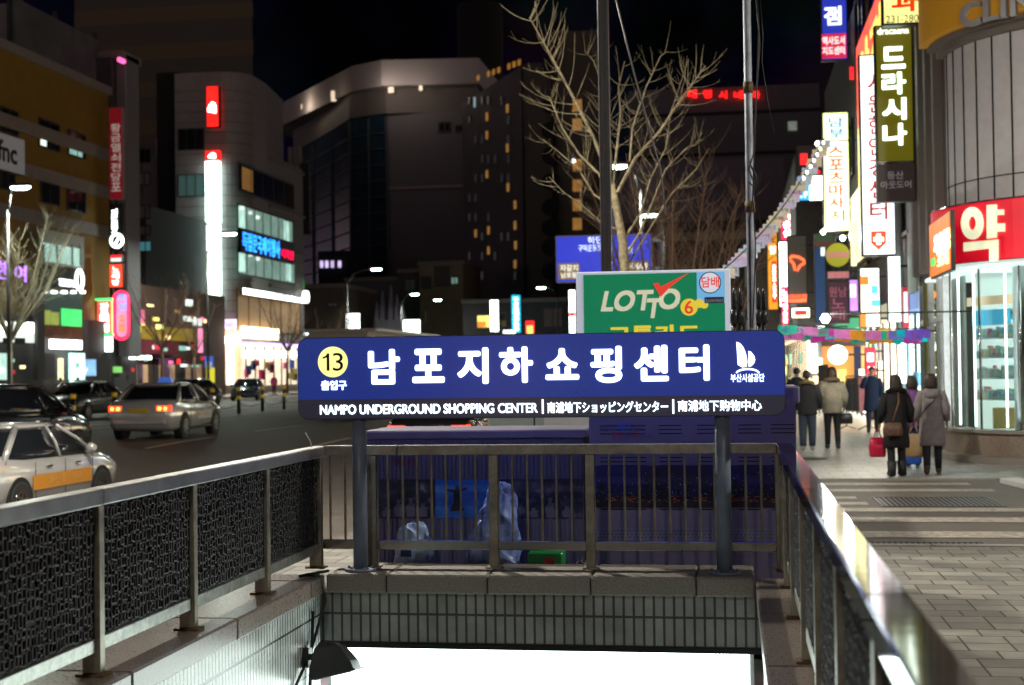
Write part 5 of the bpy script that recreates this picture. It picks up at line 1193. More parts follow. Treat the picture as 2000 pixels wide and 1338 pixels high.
# red band sign with the big character
mb = MB(); shell(mb, RR + .02, RR + .30, zgt + .1, zrt, 2, 90); mb.box((CX, CY - RR - .30, zgt + .1), (14, CY - RR - .02, zrt))
rs = thing('pharmacy_sign', 'curved glowing red band sign with one big cream character', 'sign', (CX, CY, zgt))
mb.smooth = False; o = mb.build('band', glow('lit_pharmacy_red', (.85, .0, .02), .62), rs)
mb = MB(); shell(mb, RR + .02, RR + .33, zgt + .085, zgt + .098, 2, 90); shell(mb, RR + .02, RR + .33, zrt + .002, zrt + .03, 2, 90); mb.build('trim', M['steel_clean'], rs)
def onarc(q):
    a = q[0] / (RR + .31); r = RR + .305 + q[2]; return (CX - r * math.cos(a), CY - r * math.sin(a), q[1])
def aat(px, py):  # angle on the band hit by the pixel
    d = ray(px, py); ox, oy = -CX, -CY; r = RR + .31
    A_ = d.x * d.x + d.y * d.y; B_ = 2 * (ox * d.x + oy * d.y); C0 = ox * ox + oy * oy - r * r; t = (-B_ - math.sqrt(B_ * B_ - 4 * A_ * C0)) / (2 * A_)
    return math.atan2(CY - d.y * t, CX - d.x * t), EYE + d.z * t
def bandpoly(mb, pts, d=.03):
    k = len(mb.v); n = len(pts); q = []
    for px, py in pts: a, z = aat(px, py); q.append((a * (RR + .31), z))
    mb.v += [onarc((u, z, 0)) for u, z in q] + [onarc((u, z, d)) for u, z in q]
    mb.face([k + n + i for i in range(n)][::-1]); [mb.face((k + i, k + n + i, k + n + (i + 1) % n, k + (i + 1) % n)) for i in range(n)]
cream2 = glow('lit_cream_green', (.98, 1, .66), .95)
mb = MB()
for i in range(24):
    a0, a1 = R(i * 15), R(i * 15 + 15)
    bandpoly(mb, [(1900 + 21 * math.cos(a0), 436 + 31.5 * math.sin(a0)), (1900 + 21 * math.cos(a1), 436 + 31.5 * math.sin(a1)), (1900 + 8 * math.cos(a1), 436 + 14 * math.sin(a1)), (1900 + 8 * math.cos(a0), 436 + 14 * math.sin(a0))][::1])
bandpoly(mb, [(1929, 401), (1947, 399.5), (1947, 464), (1929, 466)]); bandpoly(mb, [(1947, 410), (1961, 409.5), (1961, 419.5), (1947, 420)]); bandpoly(mb, [(1947, 437), (1963, 436.5), (1963, 452), (1947, 452.5)])
bandpoly(mb, [(1884, 474), (1934, 469.5), (1934, 485), (1884, 491)]); bandpoly(mb, [(1934, 469.5), (1950, 468), (1950, 510), (1934, 511)])
mb.build('character', cream2, rs)
# upper white panels
mb = MB(); shell(mb, RR - .3, RR - .02, zrt + .04, zwt, 0, 90, 24); mb.box((CX, CY - RR + .02, zrt + .04), (14, CY - RR + .3, zwt)); mb.build('upper_wall', mat('white_panel', (.72, .70, .71), .45, .05, noise=.07), ph)
mb = MB()
for a in [4 + 8.6 * i for i in range(11)]: p = arc(RR - .015, a, a + 1, 1)[0]; mb.box((p[0] - .012, p[1] - .012, zrt + .05), (p[0] + .012, p[1] + .012, zwt))
for z in (zrt + .45,): shell(mb, RR - .02, RR - .01, z, z + .02, 0, 90)
mb.build('panel_joints', M['gap'], ph)
mb = MB(); shell(mb, RR - .3, RR + .12, zwt + .001, zwt + .12, -3, 90); shell(mb, RR - .3, RR + .28, zwt + .121, zwt + .2, -3, 90); mb.box((CX, CY - RR - .28, zwt + .001), (14, CY - RR + .3, zwt + .2)); mb.build('cornice', M['taupe'], ph)
# clinic sign band
cs = thing('clinic_sign', 'orange curved fascia with raised grey word above the white panels', 'sign', (CX, CY, zwt))
mb = MB(); shell(mb, RR - .2, RR + .42, zwt + .21, zwt + 1.9, -3, 90, 24); mb.box((CX, CY - RR - .42, zwt + .21), (14, CY - RR + .2, zwt + 1.9)); mb.build('band', mat('clinic_orange', (.50, .24, .02), .35, emit=(.8, .36, .02), es=.16), cs)
zl0 = zc(1890, 40)
d_ = ray(1880, 20); A2 = d_.x ** 2 + d_.y ** 2; B2 = 2 * (-CX * d_.x - CY * d_.y); C2 = CX ** 2 + CY ** 2 - (RR + .43) ** 2; t_ = (-B2 - math.sqrt(B2 * B2 - 4 * A2 * C2)) / (2 * A2); a0_ = math.atan2(CY - d_.y * t_, CX - d_.x * t_)
def onarc2(q):
    a = a0_ + q[0] / (RR + .43); r = RR + .422 + q[2]; return (CX - r * math.cos(a), CY - r * math.sin(a), q[1])
mb = MB(); put_text(mb, 'CLINIC', (0, 0, 0), (1, 0, 0), (0, 0, 1), 2.1, .42, .09, .035, 4, warp=lambda q: onarc2((q[0], zl0 + q[1], q[2]))); mb.build('lettering', mat('silver_letters', (.55, .56, .6), .35, .3), cs)
mb = MB(); put_text(mb, '피부과', (0, 0, 0), (1, 0, 0), (0, 0, 1), 1.4, .5, .09, .035, 4, warp=lambda q: onarc2((q[0] - .6, zl0 + .62 + q[1], q[2]))); mb.build('lettering', mat('silver_letters', (.55, .56, .6), .35, .3), cs)
# body of the building behind the corner
mb = MB(); mb.prism(arc(RR - .32, 0, 90, 12) + [(14, CY - RR + .32), (14, CY + 4.2), (CX - RR + .32, CY + 4.2)], zrt + .04, 14); mb.build('core', M['concrete'], ph)
mb = MB(); mb.box((CX - RR + .05, CY + .2, zgt + .1), (CX - RR + .35, CY + 4.2, 14)); mb.build('street_wall', mat('warm_grey_stone', (.17, .145, .125), .6, noise=.15), ph)
for i, y in enumerate((CY + .6, CY + 1.7, CY + 2.8, CY + 3.9)):
    mb = MB(); mb.box((CX - RR - .12, y, zgt + .2), (CX - RR + .049, y + .28, 9.5)); mb.build('pilaster', mat('pilaster_stone', (.22, .19, .17), .6, noise=.1), ph)
mb = MB(); mb.box((CX - RR - .3, CY - .2, 9.0), (CX - RR + .04, CY + 4.2, 11.2)); mb.build('street_fascia', mat('clinic_orange', (.5, .24, .02), .35), cs)
# street-side shop front under it
mb = MB()
for y in (CY + .55, CY + 1.3, CY + 2.6, CY + 3.9): mb.box((CX - RR - .02, y, .0), (CX - RR + .1, y + .1, zgt))
mb.box((CX - RR - .02, CY + .65, 2.5), (CX - RR + .08, CY + 4.0, 2.6)); mb.box((CX - RR - .1, CY + .6, 0), (CX - RR + .3, CY + 4.1, .18))
mb.build('door_frames', M['steel'], ph)
mb = MB(); mb.box((CX - RR + .35, CY + .6, .2), (CX - RR + .4, CY + 4.1, zgt)); mb.build('inner_wall', mat('greenish_inner_wall', (.4, .45, .42), .5), ph)
l = bpy.data.lights.new('shop_light', 'AREA'); l.energy = 800; l.color = (.85, 1, .94); l.shape = 'RECTANGLE'; l.size = 2.4; l.size_y = .9
o = bpy.data.objects.new('shop_light', l); COL.objects.link(o); o.parent = ph; o.location = Vector((CX - .1, CY - 1.75, zgt - .06)) - ph.location
# slanted orange sign on the street side
yo0, yo1 = CY - .4, CY + 2.6
t = thing('shop_sign', 'orange box sign turned along the street beside the red pharmacy band', 'sign', (3.6, CY + 1, 4))
xo = 3.55; z0 = atX(1858, 528, xo).z; z1 = atX(1858, 396, xo).z; ya = atX(1857, 460, xo).y; yb_ = atX(1817, 480, xo).y
mb = MB(); mb.box((xo, ya, z0), (xo + .07, yb_, z1 - .1)); mb.build('casing', M['frame_dark'], t)
mb = MB(); mb.box((xo - .02, ya + .03, z0 + .03), (xo - .002, yb_ - .03, z1 - .13)); mb.build('face', glow('lit_amber_orange', (1, .22, .01), .75), t)
def tX(t, X, body, box, m, bold=.02, vert=False, nm='lettering'):
    e0, e1, f0, f1 = px_boxX(*box, X); text_obj(nm, body, (X - .002, max(e0, e1), f0), (0, -1, 0), (0, 0, 1), abs(e1 - e0), f1 - f0, m, t, .02, bold, vert)
tX(t, xo - .025, '처방약국', (1826, 452, 1856, 492), G['warm_hot'], .03); tX(t, xo - .025, '조제', (1832, 490, 1852, 520), G['warm'], .03)
e0, e1, f0, f1 = px_boxX(1819, 505, 1825, 519, xo - .03); mb = MB(); mb.box((xo - .04, e0, f0), (xo - .022, e1, f1)); mb.build('green_mark', G['green'], t)
# low black and gold vertical sign by the doorway
t = thing('vertical_sign', 'narrow dark olive upright sign with white characters and orange ring by the shop door', 'sign', (3.7, 29.8, 1.2))
YO = 29.6; x0, x1, z0, z1 = px_box(1806, 552, 1833, 800, YO)
mb = MB(); mb.box((x0, YO, z0), (x1, YO + .16, z1)); mb.build('casing', M['frame_dark'], t)
mb = MB(); mb.box((x0 + .02, YO - .01, z0 + .02), (x1 - .02, YO - .001, z1 - .02)); mb.build('face', mat('dark_olive_sign', (.05, .05, .01), .4, emit=(.12, .12, .01), es=.5), t)
c = atY(1820, 576, YO - .02); mb = MB(); mb.tube([(c.x + .07 * math.cos(R(a)), c.y, c.z + .07 * math.sin(R(a))) for a in range(0, 361, 24)], .025, 6, False); mb.build('ring', G['orange'], t)
x0, x1, z0, z1 = px_box(1813, 586, 1827, 594, YO); mb = MB(); mb.box((x0, YO - .02, z0), (x1, YO - .011, z1)); mb.build('bar', M['white'], t)
x0, x1, z0, z1 = px_box(1814, 600, 1827, 686, YO); text_obj('lettering', '등산아웃도어', (x0, YO - .015, z0), (1, 0, 0), (0, 0, 1), x1 - x0, z1 - z0, G['white'], t, .01, .03, True)
x0, x1, z0, z1 = px_box(1814, 696, 1829, 796, YO); text_obj('lettering', '드라시나', (x0, YO - .015, z0), (1, 0, 0), (0, 0, 1), x1 - x0, z1 - z0, G['white'], t, .01, .03, True)

# ------------------------------------------------------------------ the row of buildings up the street
def rblock(label, y0, y1, x, h, m, zb=3.3):
    t = thing('street_building', label, 'building', (x + 3, (y0 + y1) / 2, 0)); mb = MB(); mb.box((x, y0, zb), (x + 9, y1, h)); mb.box((x + .5, y0, 0), (x + 9, y1, zb)); mb.build('wall', m, t)
    n = max(1, int((y1 - y0) / 3))
    for fl in range(int((h - 4.5) / 3.2)):
        for k in range(n):
            a = y0 + (y1 - y0) * (k + .2) / n; b = y0 + (y1 - y0) * (k + .8) / n; windowX(t, x, a, b, 4.6 + fl * 3.2, 6.4 + fl * 3.2, M['glassdark'], M['frame_dark'], -1, 2)
    return t
def shopin(t, x, y0, y1, m, zt=2.9, items=0, seed=0):
    mb = MB(); mb.box((x + .42, y0 + .15, .1), (x + .49, y1 - .15, zt)); mb.build('lit_interior', m, t)
    mb = MB(); mb.box((x - .02, y0, zt + .01), (x + .5, y1, zt + .38)); mb.build('fascia', mat('fascia_%d' % (seed % 4), [(.3, .04, .04), (.05, .08, .3), (.35, .3, .25), (.04, .2, .1)][seed % 4], .5, emit=[(1, .1, .1), (.2, .4, 1), (1, .9, .6), (.1, .9, .4)][seed % 4], es=.5), t)
    mb = MB(); n = max(2, int((y1 - y0) / 1.6))
    for i in range(n + 1): y = y0 + .1 + (y1 - y0 - .2) * i / n; mb.box((x + .3, y - .03, .0), (x + .36, y + .03, zt))
    mb.build('shop_frames', M['frame_dark'], t)
    r2 = random.Random(seed)
    for i in range(items):
        y = r2.uniform(y0 + .4, y1 - .4); z = r2.choice((.6, 1.2, 1.8)); mb = MB(); mb.box((x + .2, y, z), (x + .3, y + r2.uniform(.25, .5), z + r2.uniform(.3, .6)), .03)
        ci = r2.randrange(8); mb.build('hung_goods', mat('pack_%d' % ci, cols[ci], .4, noise=.15, nscale=20), t)
stone = mat('warm_grey_stone', (.17, .145, .125), .6)
b1 = rblock('outdoor shop building with pale green lit wall beside the pharmacy', 31.0, 36.5, 3.95, 13, stone)
shopin(b1, 3.95, 31.0, 36.5, glow('lit_shop_mint', (.75, 1, .9), 2.6), items=6, seed=1)
e0, e1, f0, f1 = px_boxX(1792, 330, 1826, 560, 3.85); mb = MB(); mb.box((3.86, 30.98, f0), (3.94, 32.4, f1)); mb.build('sign_lit_patch', mat('sign_light_mint', (.45, .52, .42), .5), b1)  # mint slab paints the sign's light onto the wall
b2 = rblock('brown fronted building behind the tall white sign', 36.6, 45.5, 3.95, 15, mat('brown_front', (.14, .10, .08), .7, noise=.2))
shopin(b2, 3.95, 36.6, 45.5, glow('lit_shop_warm', (1, .82, .58), 3.6), items=9, seed=2)
b3 = rblock('grey building behind the yellow green massage sign', 45.6, 60, 3.95, 13, mat('grey_front', (.12, .12, .12), .7, noise=.2))
shopin(b3, 3.95, 45.6, 60, glow('lit_shop_white2', (1, .95, .85), 4), items=10, seed=3)
b4 = rblock('far building stepping out into the shopping street', 60.2, 82, 2.7, 10.5, mat('pale_front', (.16, .15, .15), .7, noise=.2))
shopin(b4, 2.7, 60.2, 82, glow('lit_shop_amber', (1, .80, .5), 4), items=10, seed=6)
# front end of the far building that faces down the street
def fronty(t, nm, box, Y, m, d=.1): x0, x1, z0, z1 = px_box(*box, Y); mb = MB(); mb.box((x0, Y - d, z0), (x1, Y, z1)); return mb.build(nm, m, t)
b5 = rblock('most distant lit block closing the shopping street', 84, 110, .9, 9.0, mat('far_front', (.13, .12, .12), .7, noise=.2))
shopin(b5, .9, 84, 110, glow('lit_far_shop', (1, .85, .6), 2.0), seed=2)
t = b5
for i, (b, m) in enumerate([((1537, 668, 1545, 735), G['white_hot']), ((1548, 690, 1556, 705), G['warm_hot']), ((1556, 684, 1566, 700), G['white_hot']), ((1545, 720, 1560, 745), G['orange']), ((1560, 715, 1568, 730), G['cyan']), ((1545, 655, 1560, 664), G['warm']), ((1571, 676, 1582, 700), G['white_soft']), ((1536, 742, 1560, 760), G['warm'])]):
    fronty(t, 'lit_goods', b, 83.9, m, .1 + .01 * i)
t = b4
for i, (b, m) in enumerate([((1584, 672, 1596, 728), G['white_hot']), ((1598, 700, 1606, 722), G['warm_hot']), ((1574, 740, 1606, 800), glow('lit_tan', (1, .7, .4), .9)), ((1588, 735, 1600, 760), G['warm'])]):
    fronty(t, 'lit_goods', b, 60.1, m, .1 + .01 * i)
# shop with warm wall near the round sign
t = thing('amber_shop', 'warm orange lit shop entrance behind the round white sign', 'shop', (3.2, 47, 0))
fronty(t, 'amber_wall', (1606, 672, 1690, 770), 47.2, glow('lit_amber_wall', (1, .42, .08), .55), .1)
fronty(t, 'dark_doorway', (1598, 712, 1618, 800), 47.05, M['gap'], .1)
fronty(t, 'dark_lintel', (1604, 660, 1690, 676), 47.05, brown, .1)
fronty(t, 'yellow_poster', (1636, 722, 1652, 745), 47.0, G['yellow'], .05)
fronty(t, 'dark_curtain', (1668, 676, 1682, 760), 46.9, mat('navy_cloth', (.02, .03, .1), .8), .1)
t = thing('round_sign', 'round white lit sign with blue ring above the street', 'sign', (atY(1636, 693, 45).x, 45, 2))
c = atY(1636, 693, 45)
for nm, r_, y, m in (('casing', .31, 0, M['frame_pale']), ('rim_light', .295, -.015, G['white_hot']), ('blue_ring', .235, -.03, glow('lit_soft_blue', (.35, .45, .9), .9)), ('disc', .2, -.045, G['white_hot'])):
    mb = MB(); mb.extr(circ(r_, 28), (c.x, c.y + y, c.z), (1, 0, 0), (0, 0, 1), .012 if y else -.12); mb.build(nm, m, t)
mb = MB(); mb.box((c.x + .31, c.y, c.z - .03), (c.x + 1.2, c.y + .05, c.z + .03)); mb.build('bracket', M['darkmetal'], t)
def vs(label, box, Y, face, texts=(), pics=(), name='vertical_sign', depth=.25, casing=None, to=None):
    t = sign_on(name, label, 'sign', box, Y=Y, face=face, texts=texts, pics=pics, depth=depth, casing=casing)
    x0, x1, z0, z1 = px_box(*box, Y)
    xe = to if to else 3.95
    if x1 < xe - .02 and x1 < 3.93:
        mb = MB()
        for z in (z0 + (z1 - z0) * .15, z0 + (z1 - z0) * .85): mb.box((x1 + .002, Y + .08, z - .025), (xe, Y + .13, z + .025))
        mb.build('bracket', M['darkmetal'], t)
    return t
olive = mat('dark_olive_face', (.06, .05, .005), .35, emit=(.17, .15, .004), es=.55)
dk = mat('dark_brown_face', (.03, .022, .02), .4, emit=(.05, .03, .03), es=.3)
t = vs('tall dark olive sign with four big glowing white characters', (1710, 48, 1786, 394), 30.6, olive, texts=[('드라시나', (1722, 88, 1770, 288), glow('hot_mint_white', (.82, 1, .88), 3.4), .055, True), ('dracaena', (1713, 54, 1775, 67), glow('white_letter_soft', (.95, 1, .9), 1.6), .02)])
x0, x1, z0, z1 = px_box(1712, 318, 1787, 393, 30.6)
mb = MB(); mb.box((x0, 30.56, z0), (x1, 30.585, z1)); mb.build('lower_panel', dk, t); mb = MB(); mb.box((x0, 30.55, z1 - .03), (x1, 30.587, z1 + .03)); mb.build('rail', M['steel_clean'], t)
for body, b in (('등산', (1733, 334, 1765, 350)), ('아웃도어', (1720, 353, 1780, 368))):
    x0, x1, z0, z1 = px_box(*b, 30.55); text_obj('lettering', body, (x0, 30.555, z0), (1, 0, 0), (0, 0, 1), x1 - x0, z1 - z0, mat('dim_letters', (.25, .24, .25), .5, emit=(.3, .28, .3), es=.3), t, .01, .02)
vs('yellow lit sign with red character and phone number at the top', (1722, -60, 1803, 48), 29.4, glow('lit_lemon', (1, .93, .32), 1.25), texts=[('과', (1740, -18, 1795, 24), glow('deep_red_letter', (1, .04, .0), .9), .05), ('231-2801', (1730, 30, 1800, 44), mat('olive_letter', (.12, .10, .01), .5), .0)], name='clinic_box_sign')
vs('blue and crimson sign hanging alone in the dark sky', (1603, -90, 1655, 118), 47, mat('royal_blue_face', (.02, .03, .3), .3, emit=(.03, .05, .55), es=.8), pics=[('crimson_panel', (1605, 66, 1653, 114), glow('lit_crimson', (.85, .02, .10), .75))],
   texts=[('점', (1609, 12, 1644, 50), glow('white_letter_soft', (.95, 1, .9), 1.6), .05), ('역사도서', (1606, 71, 1650, 88), G['white_soft'], .03), ('지도센터', (1606, 91, 1650, 107), G['white_soft'], .03)], name='hanging_sign')
vs('tall white lit sign with red characters and a shield cross at its foot', (1680, 105, 1749, 500), 34.2, glow('lit_cool_white', (.93, .97, 1), 2.0), texts=[('시원한안경센터', (1696, 140, 1731, 432), glow('brick_red_letter', (.8, .05, .02), .5), .02, True), ('서서히', (1683, 112, 1706, 128), G['skyblue'], .0)])
t = thing('shield_mark', 'orange red shield with white cross at the foot of the white sign', 'emblem', (atY(1716, 470, 34.15).x, 34.15, atY(1716, 490, 34.15).z))
c = atY(1716, 469, 34.15); s = 34.15 / F
mb = MB(); mb.extr([(-14 * s, 17 * s), (-14 * s, -6 * s), (0, -19 * s), (14 * s, -6 * s), (14 * s, 17 * s)][::1], (c.x, c.y, c.z), (1, 0, 0), (0, 0, 1), .012); mb.build('shield', glow('shield_red', (1, .12, .03), .8), t)
mb = MB(); mb.box((c.x - 9 * s, c.y - .03, c.z - 3.5 * s + .02), (c.x + 9 * s, c.y - .0135, c.z + 3.5 * s + .02)); mb.box((c.x - 3.5 * s, c.y - .032, c.z - 10 * s + .02), (c.x + 3.5 * s, c.y - .0145, c.z + 10 * s + .02)); mb.build('cross', G['white_hot'], t)
vs('yellow green edged lit sign with blue and pink characters', (1607, 218, 1660, 453), 46, glow('lit_lime_edge', (.86, 1, .35), 1.8), pics=[('white_panel', (1612, 224, 1655, 447), glow('lit_ivory', (1, .97, .80), 1.5))],
   texts=[('남부', (1618, 228, 1648, 272), glow('cyan_letter', (.05, .5, .7), .6), .03, True), ('스포츠마사지', (1618, 284, 1649, 434), glow('salmon_letter', (.85, .22, .08), .55), .03, True)])
# red-yellow facade sign in the street wall plane
t = thing('facade_sign', 'red and yellow lit sign seen edge on behind the tall white sign', 'sign', (3.7, 37, 7))
ya, yb_ = 34.8, 42.5
mb = MB(); mb.box((3.75, ya, 6.4), (3.94, yb_, 11.0)); mb.build('casing', M['frame_dark'], t)
mb = MB(); mb.prism([(3.72, ya + .05), (3.745, ya + .05), (3.745, yb_ - .05), (3.72, yb_ - .05)], 8.6, 10.95); mb.build('red_face', glow('lit_scarlet2', (1, .10, .06), 1.5), t)
mb = MB(); mb.box((3.72, ya + .05, 6.45), (3.745, yb_ - .05, 8.59)); mb.build('yellow_face', glow('lit_gold', (1, .80, .15), 1.5), t)
mb = MB(); put_text(mb, '안경', (3.715, yb_ - .5, 8.9), (0, -1, 0), (0, 0, 1), yb_ - ya - 1, 1.7, .01, .04); mb.build('lettering', G['yellow'], t)
t = thing('facade_sign', 'cream and violet lit sign on the street wall under the yellow one', 'sign', (3.7, 43, 4))
mb = MB(); mb.box((3.72, 40, 4.7), (3.94, 45, 6.9)); mb.build('casing', M['frame_dark'], t); mb = MB(); mb.box((3.69, 40.05, 4.75), (3.715, 44.95, 6.85)); mb.build('face', glow('lit_cream_yellow', (1, .9, .45), 1.6), t)
sign_on('vertical_sign', 'small red diamond shaped lit sign high beside the yellow one', 'sign', (1659, 130, 1668, 156), Y=46, face=G['red'])
# floor directory and cream sign
vs('grey framed sign with red brush stroke and blue floor labels', (1556, 282, 1606, 392), 58, dk, pics=[('blue_label', (1560, 344, 1580, 391), glow('lit_floor_blue', (.05, .45, 1), 1.5)), ('white_label', (1581, 344, 1606, 391), G['white_hot']), ('red_stroke', (1563, 300, 1577, 322), G['red']), ('red_bar', (1585, 333, 1602, 340), G['red'])],
   texts=[('1F', (1564, 351, 1578, 362), G['white'], .02), ('1F', (1564, 375, 1578, 386), G['white'], .02)], name='directory_sign', to=3.95)
vs('red upright sign with white characters over a white green one', (1524, 409, 1549, 470), 66, glow('lit_ruby', (1, .02, .10), 1.5), texts=[('미용실', (1529, 414, 1544, 464), G['white_hot'], .04, True)], to=2.7)
vs('white upright lit sign with green edge under the red one', (1522, 472, 1538, 600), 66, G['white_hot'], texts=[('커피호프', (1526, 500, 1534, 590), G['green'], .0, True)], to=2.7)
vs('lower red upright sign with white characters and black green tail', (1526, 560, 1541, 640), 65, glow('lit_ruby', (1, .02, .10), 1.5), texts=[('노래연습장', (1529, 564, 1538, 634), G['white_hot'], .04, True)], to=2.7)
vs('amber upright sign with dark character at top far up the street', (1499, 446, 1519, 605), 84, glow('lit_amber', (1, .38, .02), 1.1), texts=[('모', (1503, 458, 1515, 474), M['gap'], .03), ('텔', (1503, 480, 1515, 496), G['white'], .03)], to=.9)
vs('thin red and white neon column below the amber sign', (1508, 510, 1517, 590), 80, G['red'], texts=[('호프소주', (1509.5, 515, 1515.5, 585), G['white_hot'], .04, True)], to=.9)
t = vs('unlit grey upright sign with glowing orange ribbon emblem', (1538, 459, 1577, 592), 55, mat('grey_sign_face', (.30, .29, .28), .5), depth=.3)
def ribbon(mb, pts, Y, w): mb.tube([atY(px, py, Y) for px, py in pts], w, 6)
mb = MB(); ribbon(mb, [(1542, 505), (1547, 500), (1560, 502), (1570, 508), (1571, 514), (1562, 519), (1557, 529), (1553, 528), (1550, 515), (1543, 508)], 54.95, .05); mb.build('ribbon_emblem', glow('lit_tomato', (1, .16, .05), 1.8), t)
e0, e1, f0, f1 = px_box(1541, 576, 1576, 584, 54.9); text_obj('lettering', '대리점', (e0, 54.96, f0), (1, 0, 0), (0, 0, 1), e1 - e0, (f1 - f0) * 1.2, glow('lit_tomato', (1, .16, .05), 1.8), t, .01, .03)
mb = MB(); x0, x1, z0, z1 = px_box(1541, 584, 1575, 590, 54.9); mb.box((x0, 54.95, z0), (x1, 54.985, z1)); mb.build('underline', glow('lit_tomato', (1, .16, .05), 1.8), t)
t = thing('round_sign', 'round dull yellow green sign with pink band', 'sign', (atY(1636, 498, 43).x, 43, 4))
c = atY(1636, 498, 43)
for nm, r_, y, m in (('casing', .37, 0, M['frame_dark']), ('face', .35, -.012, mat('mustard_green', (.35, .36, .03), .4, emit=(.6, .62, .04), es=.32))): mb = MB(); mb.extr(circ(r_, 28), (c.x, c.y + y, c.z), (1, 0, 0), (0, 0, 1), .01 if y else -.1); mb.build(nm, m, t)
mb = MB(); mb.box((c.x - .32, c.y - .03, c.z - .07), (c.x + .32, c.y - .024, c.z + .07)); mb.build('band', mat('dull_pink', (.5, .2, .2), .4, emit=(.9, .35, .4), es=.35), t)
mb = MB(); mb.box((c.x + .37, c.y, c.z - .02), (3.95, c.y + .05, c.z + .02)); mb.build('bracket', M['darkmetal'], t)
vs('pale pink edged sign with small reddish lettering', (1614, 528, 1661, 546), 42, mat('pale_pink_face', (.4, .33, .33), .4, emit=(.8, .6, .6), es=.3), texts=[('미용재료', (1617, 531, 1658, 543), G['red_dim'], .0)], name='shop_sign')
vs('dark plum panel with three dim pink characters', (1616, 548, 1659, 632), 42, mat('plum_face', (.05, .025, .04), .5, emit=(.1, .04, .07), es=.4), texts=[('원남', (1619, 560, 1654, 580), mat('dim_pink_letter', (.25, .1, .13), .5, emit=(.5, .15, .22), es=.4), .02), ('노래', (1624, 582, 1650, 626), mat('dim_pink_letter', (.25, .1, .13), .5), .02, True)], name='karaoke_sign')
vs('orange and white street sign panel with cyan squares', (1679, 522, 1720, 640), 36.5, glow('lit_pale_orange', (1, .9, .75), 1.9), pics=[('orange_top', (1680, 540, 1696, 556), G['orange']), ('cyan_square', (1702, 558, 1714, 574), G['cyan']), ('cyan_square', (1702, 586, 1718, 598), G['cyan']), ('orange_foot', (1680, 612, 1692, 638), G['orange'])], name='shop_sign')
vs('white lit panel edged in green beside the drainpipe', (1734, 500, 1760, 630), 33.0, glow('lit_mint_white', (.85, 1, .92), 3.2), name='shop_sign')
vs('small violet and white sign leaning behind the orange panel', (1659, 546, 1676, 608), 40, G['purple'], pics=[('white_patch', (1661, 556, 1671, 580), G['white'])], name='shop_sign')
vs('bright red low sign with white shapes beside the clothes rail', (1690, 678, 1711, 732), 38.5, glow('lit_poppy', (1, .01, .05), 1.6), pics=[('white_shape', (1694, 690, 1706, 706), G['white_hot']), ('white_shape', (1696, 716, 1708, 726), G['white_hot'])], name='shop_sign')
vs('small plain white notice board near the clothes rail', (1676, 719, 1697, 736), 40, G['white_soft'], name='notice')
t = vs('bright blue white upright sign at street level beside the shop door', (1753, 655, 1771, 750), 32.6, glow('lit_ice', (.75, .95, 1), 4), name='vertical_sign')
t = vs('slim cyan edged upright light beside the ice white sign', (1776, 662, 1783, 775), 32.2, glow('lit_aqua', (.5, 1, .95), 2.6), name='vertical_sign')
vs('bluish striped narrow sign column behind the pole lamp', (1591, 470, 1613, 630), 50, mat('navy_column', (.02, .05, .14), .5, emit=(.03, .09, .25), es=.4), pics=[('grey_patch', (1603, 474, 1611, 500), G['white_soft'])], name='vertical_sign')
vs('teal and brown board under the massage sign', (1590, 455, 1630, 482), 48, mat('teal_board', (.05, .12, .1), .5), pics=[('maroon_strip', (1591, 472, 1629, 481), mat('maroon', (.2, .03, .04), .5))], name='shop_sign')
vs('lit lilac and white box sign high beyond the blue hanging sign', (1571, 405, 1600, 440), 62, glow('lit_lilac', (.8, .7, 1), .9), pics=[('dark_letters', (1576, 414, 1595, 430), M['gap'])], name='shop_sign', to=2.7)
vs('mint lit narrow sign right of the red upright sign', (1549, 420, 1556, 456), 64, G['cyan'], to=2.7)
vs('warm lit sign low over the far shops', (1545, 600, 1583, 622), 58, G['warm_hot'], pics=[('red_mark', (1552, 606, 1576, 616), G['red'])], name='shop_sign')
vs('white lit sign box with blue mark over the amber shop', (1590, 636, 1612, 654), 50, G['white_hot'], pics=[('blue_mark', (1595, 641, 1607, 649), G['blue'])], name='shop_sign')
vs('yellow lit sign behind the second banner line', (1713, 640, 1740, 656), 40, G['yellow'], name='shop_sign')
vs('pale green upright lit sign beside the massage sign foot', (1661, 430, 1673, 520), 43, glow('lit_cream_yellow', (1, .9, .45), 1.6), name='vertical_sign')
vs('orange red lit sign beside the mint panel', (1762, 560, 1776, 640), 32.8, G['red_dim'], pics=[('white_letters', (1765, 570, 1773, 630), G['white_soft'])], name='vertical_sign')
# lamps on the wall
for lab, px, py, Y in (('round white wall lamp glowing beneath the massage sign', 1608, 453, 46), ('round white lamp above the garland beside the street', 1597, 281, 44), ('small white lamp glowing over the street entrance', 1690, 656, 28.5), ('white bulb glowing just over the near banner line', 1612, 622, 24.6), ('white egg shaped lamp under the massage sign edge', 1646, 465, 44)):
    c = atY(px, py, Y); t = thing('wall_lamp', lab, 'lamp', (c.x, Y, c.z)); mb = MB(); mb.tube([(c.x, Y, c.z - .08), (c.x, Y, c.z), (c.x, Y, c.z + .08)], [.04, .09, .04], 12); mb.build('globe', glow('lamp_globe', (.95, 1, .85), 10), t)
    l = bpy.data.lights.new('lamp_light', 'POINT'); l.energy = 60; l.color = (1, 1, .88); l.shadow_soft_size = .1; o = bpy.data.objects.new('lamp_light', l); COL.objects.link(o); o.parent = t; o.location = (0, -.35, 0)
    mb = MB(); mb.box((c.x + .08, Y - .015, c.z + .06), (3.95, Y + .015, c.z + .09)); mb.build('arm', M['darkmetal'], t)
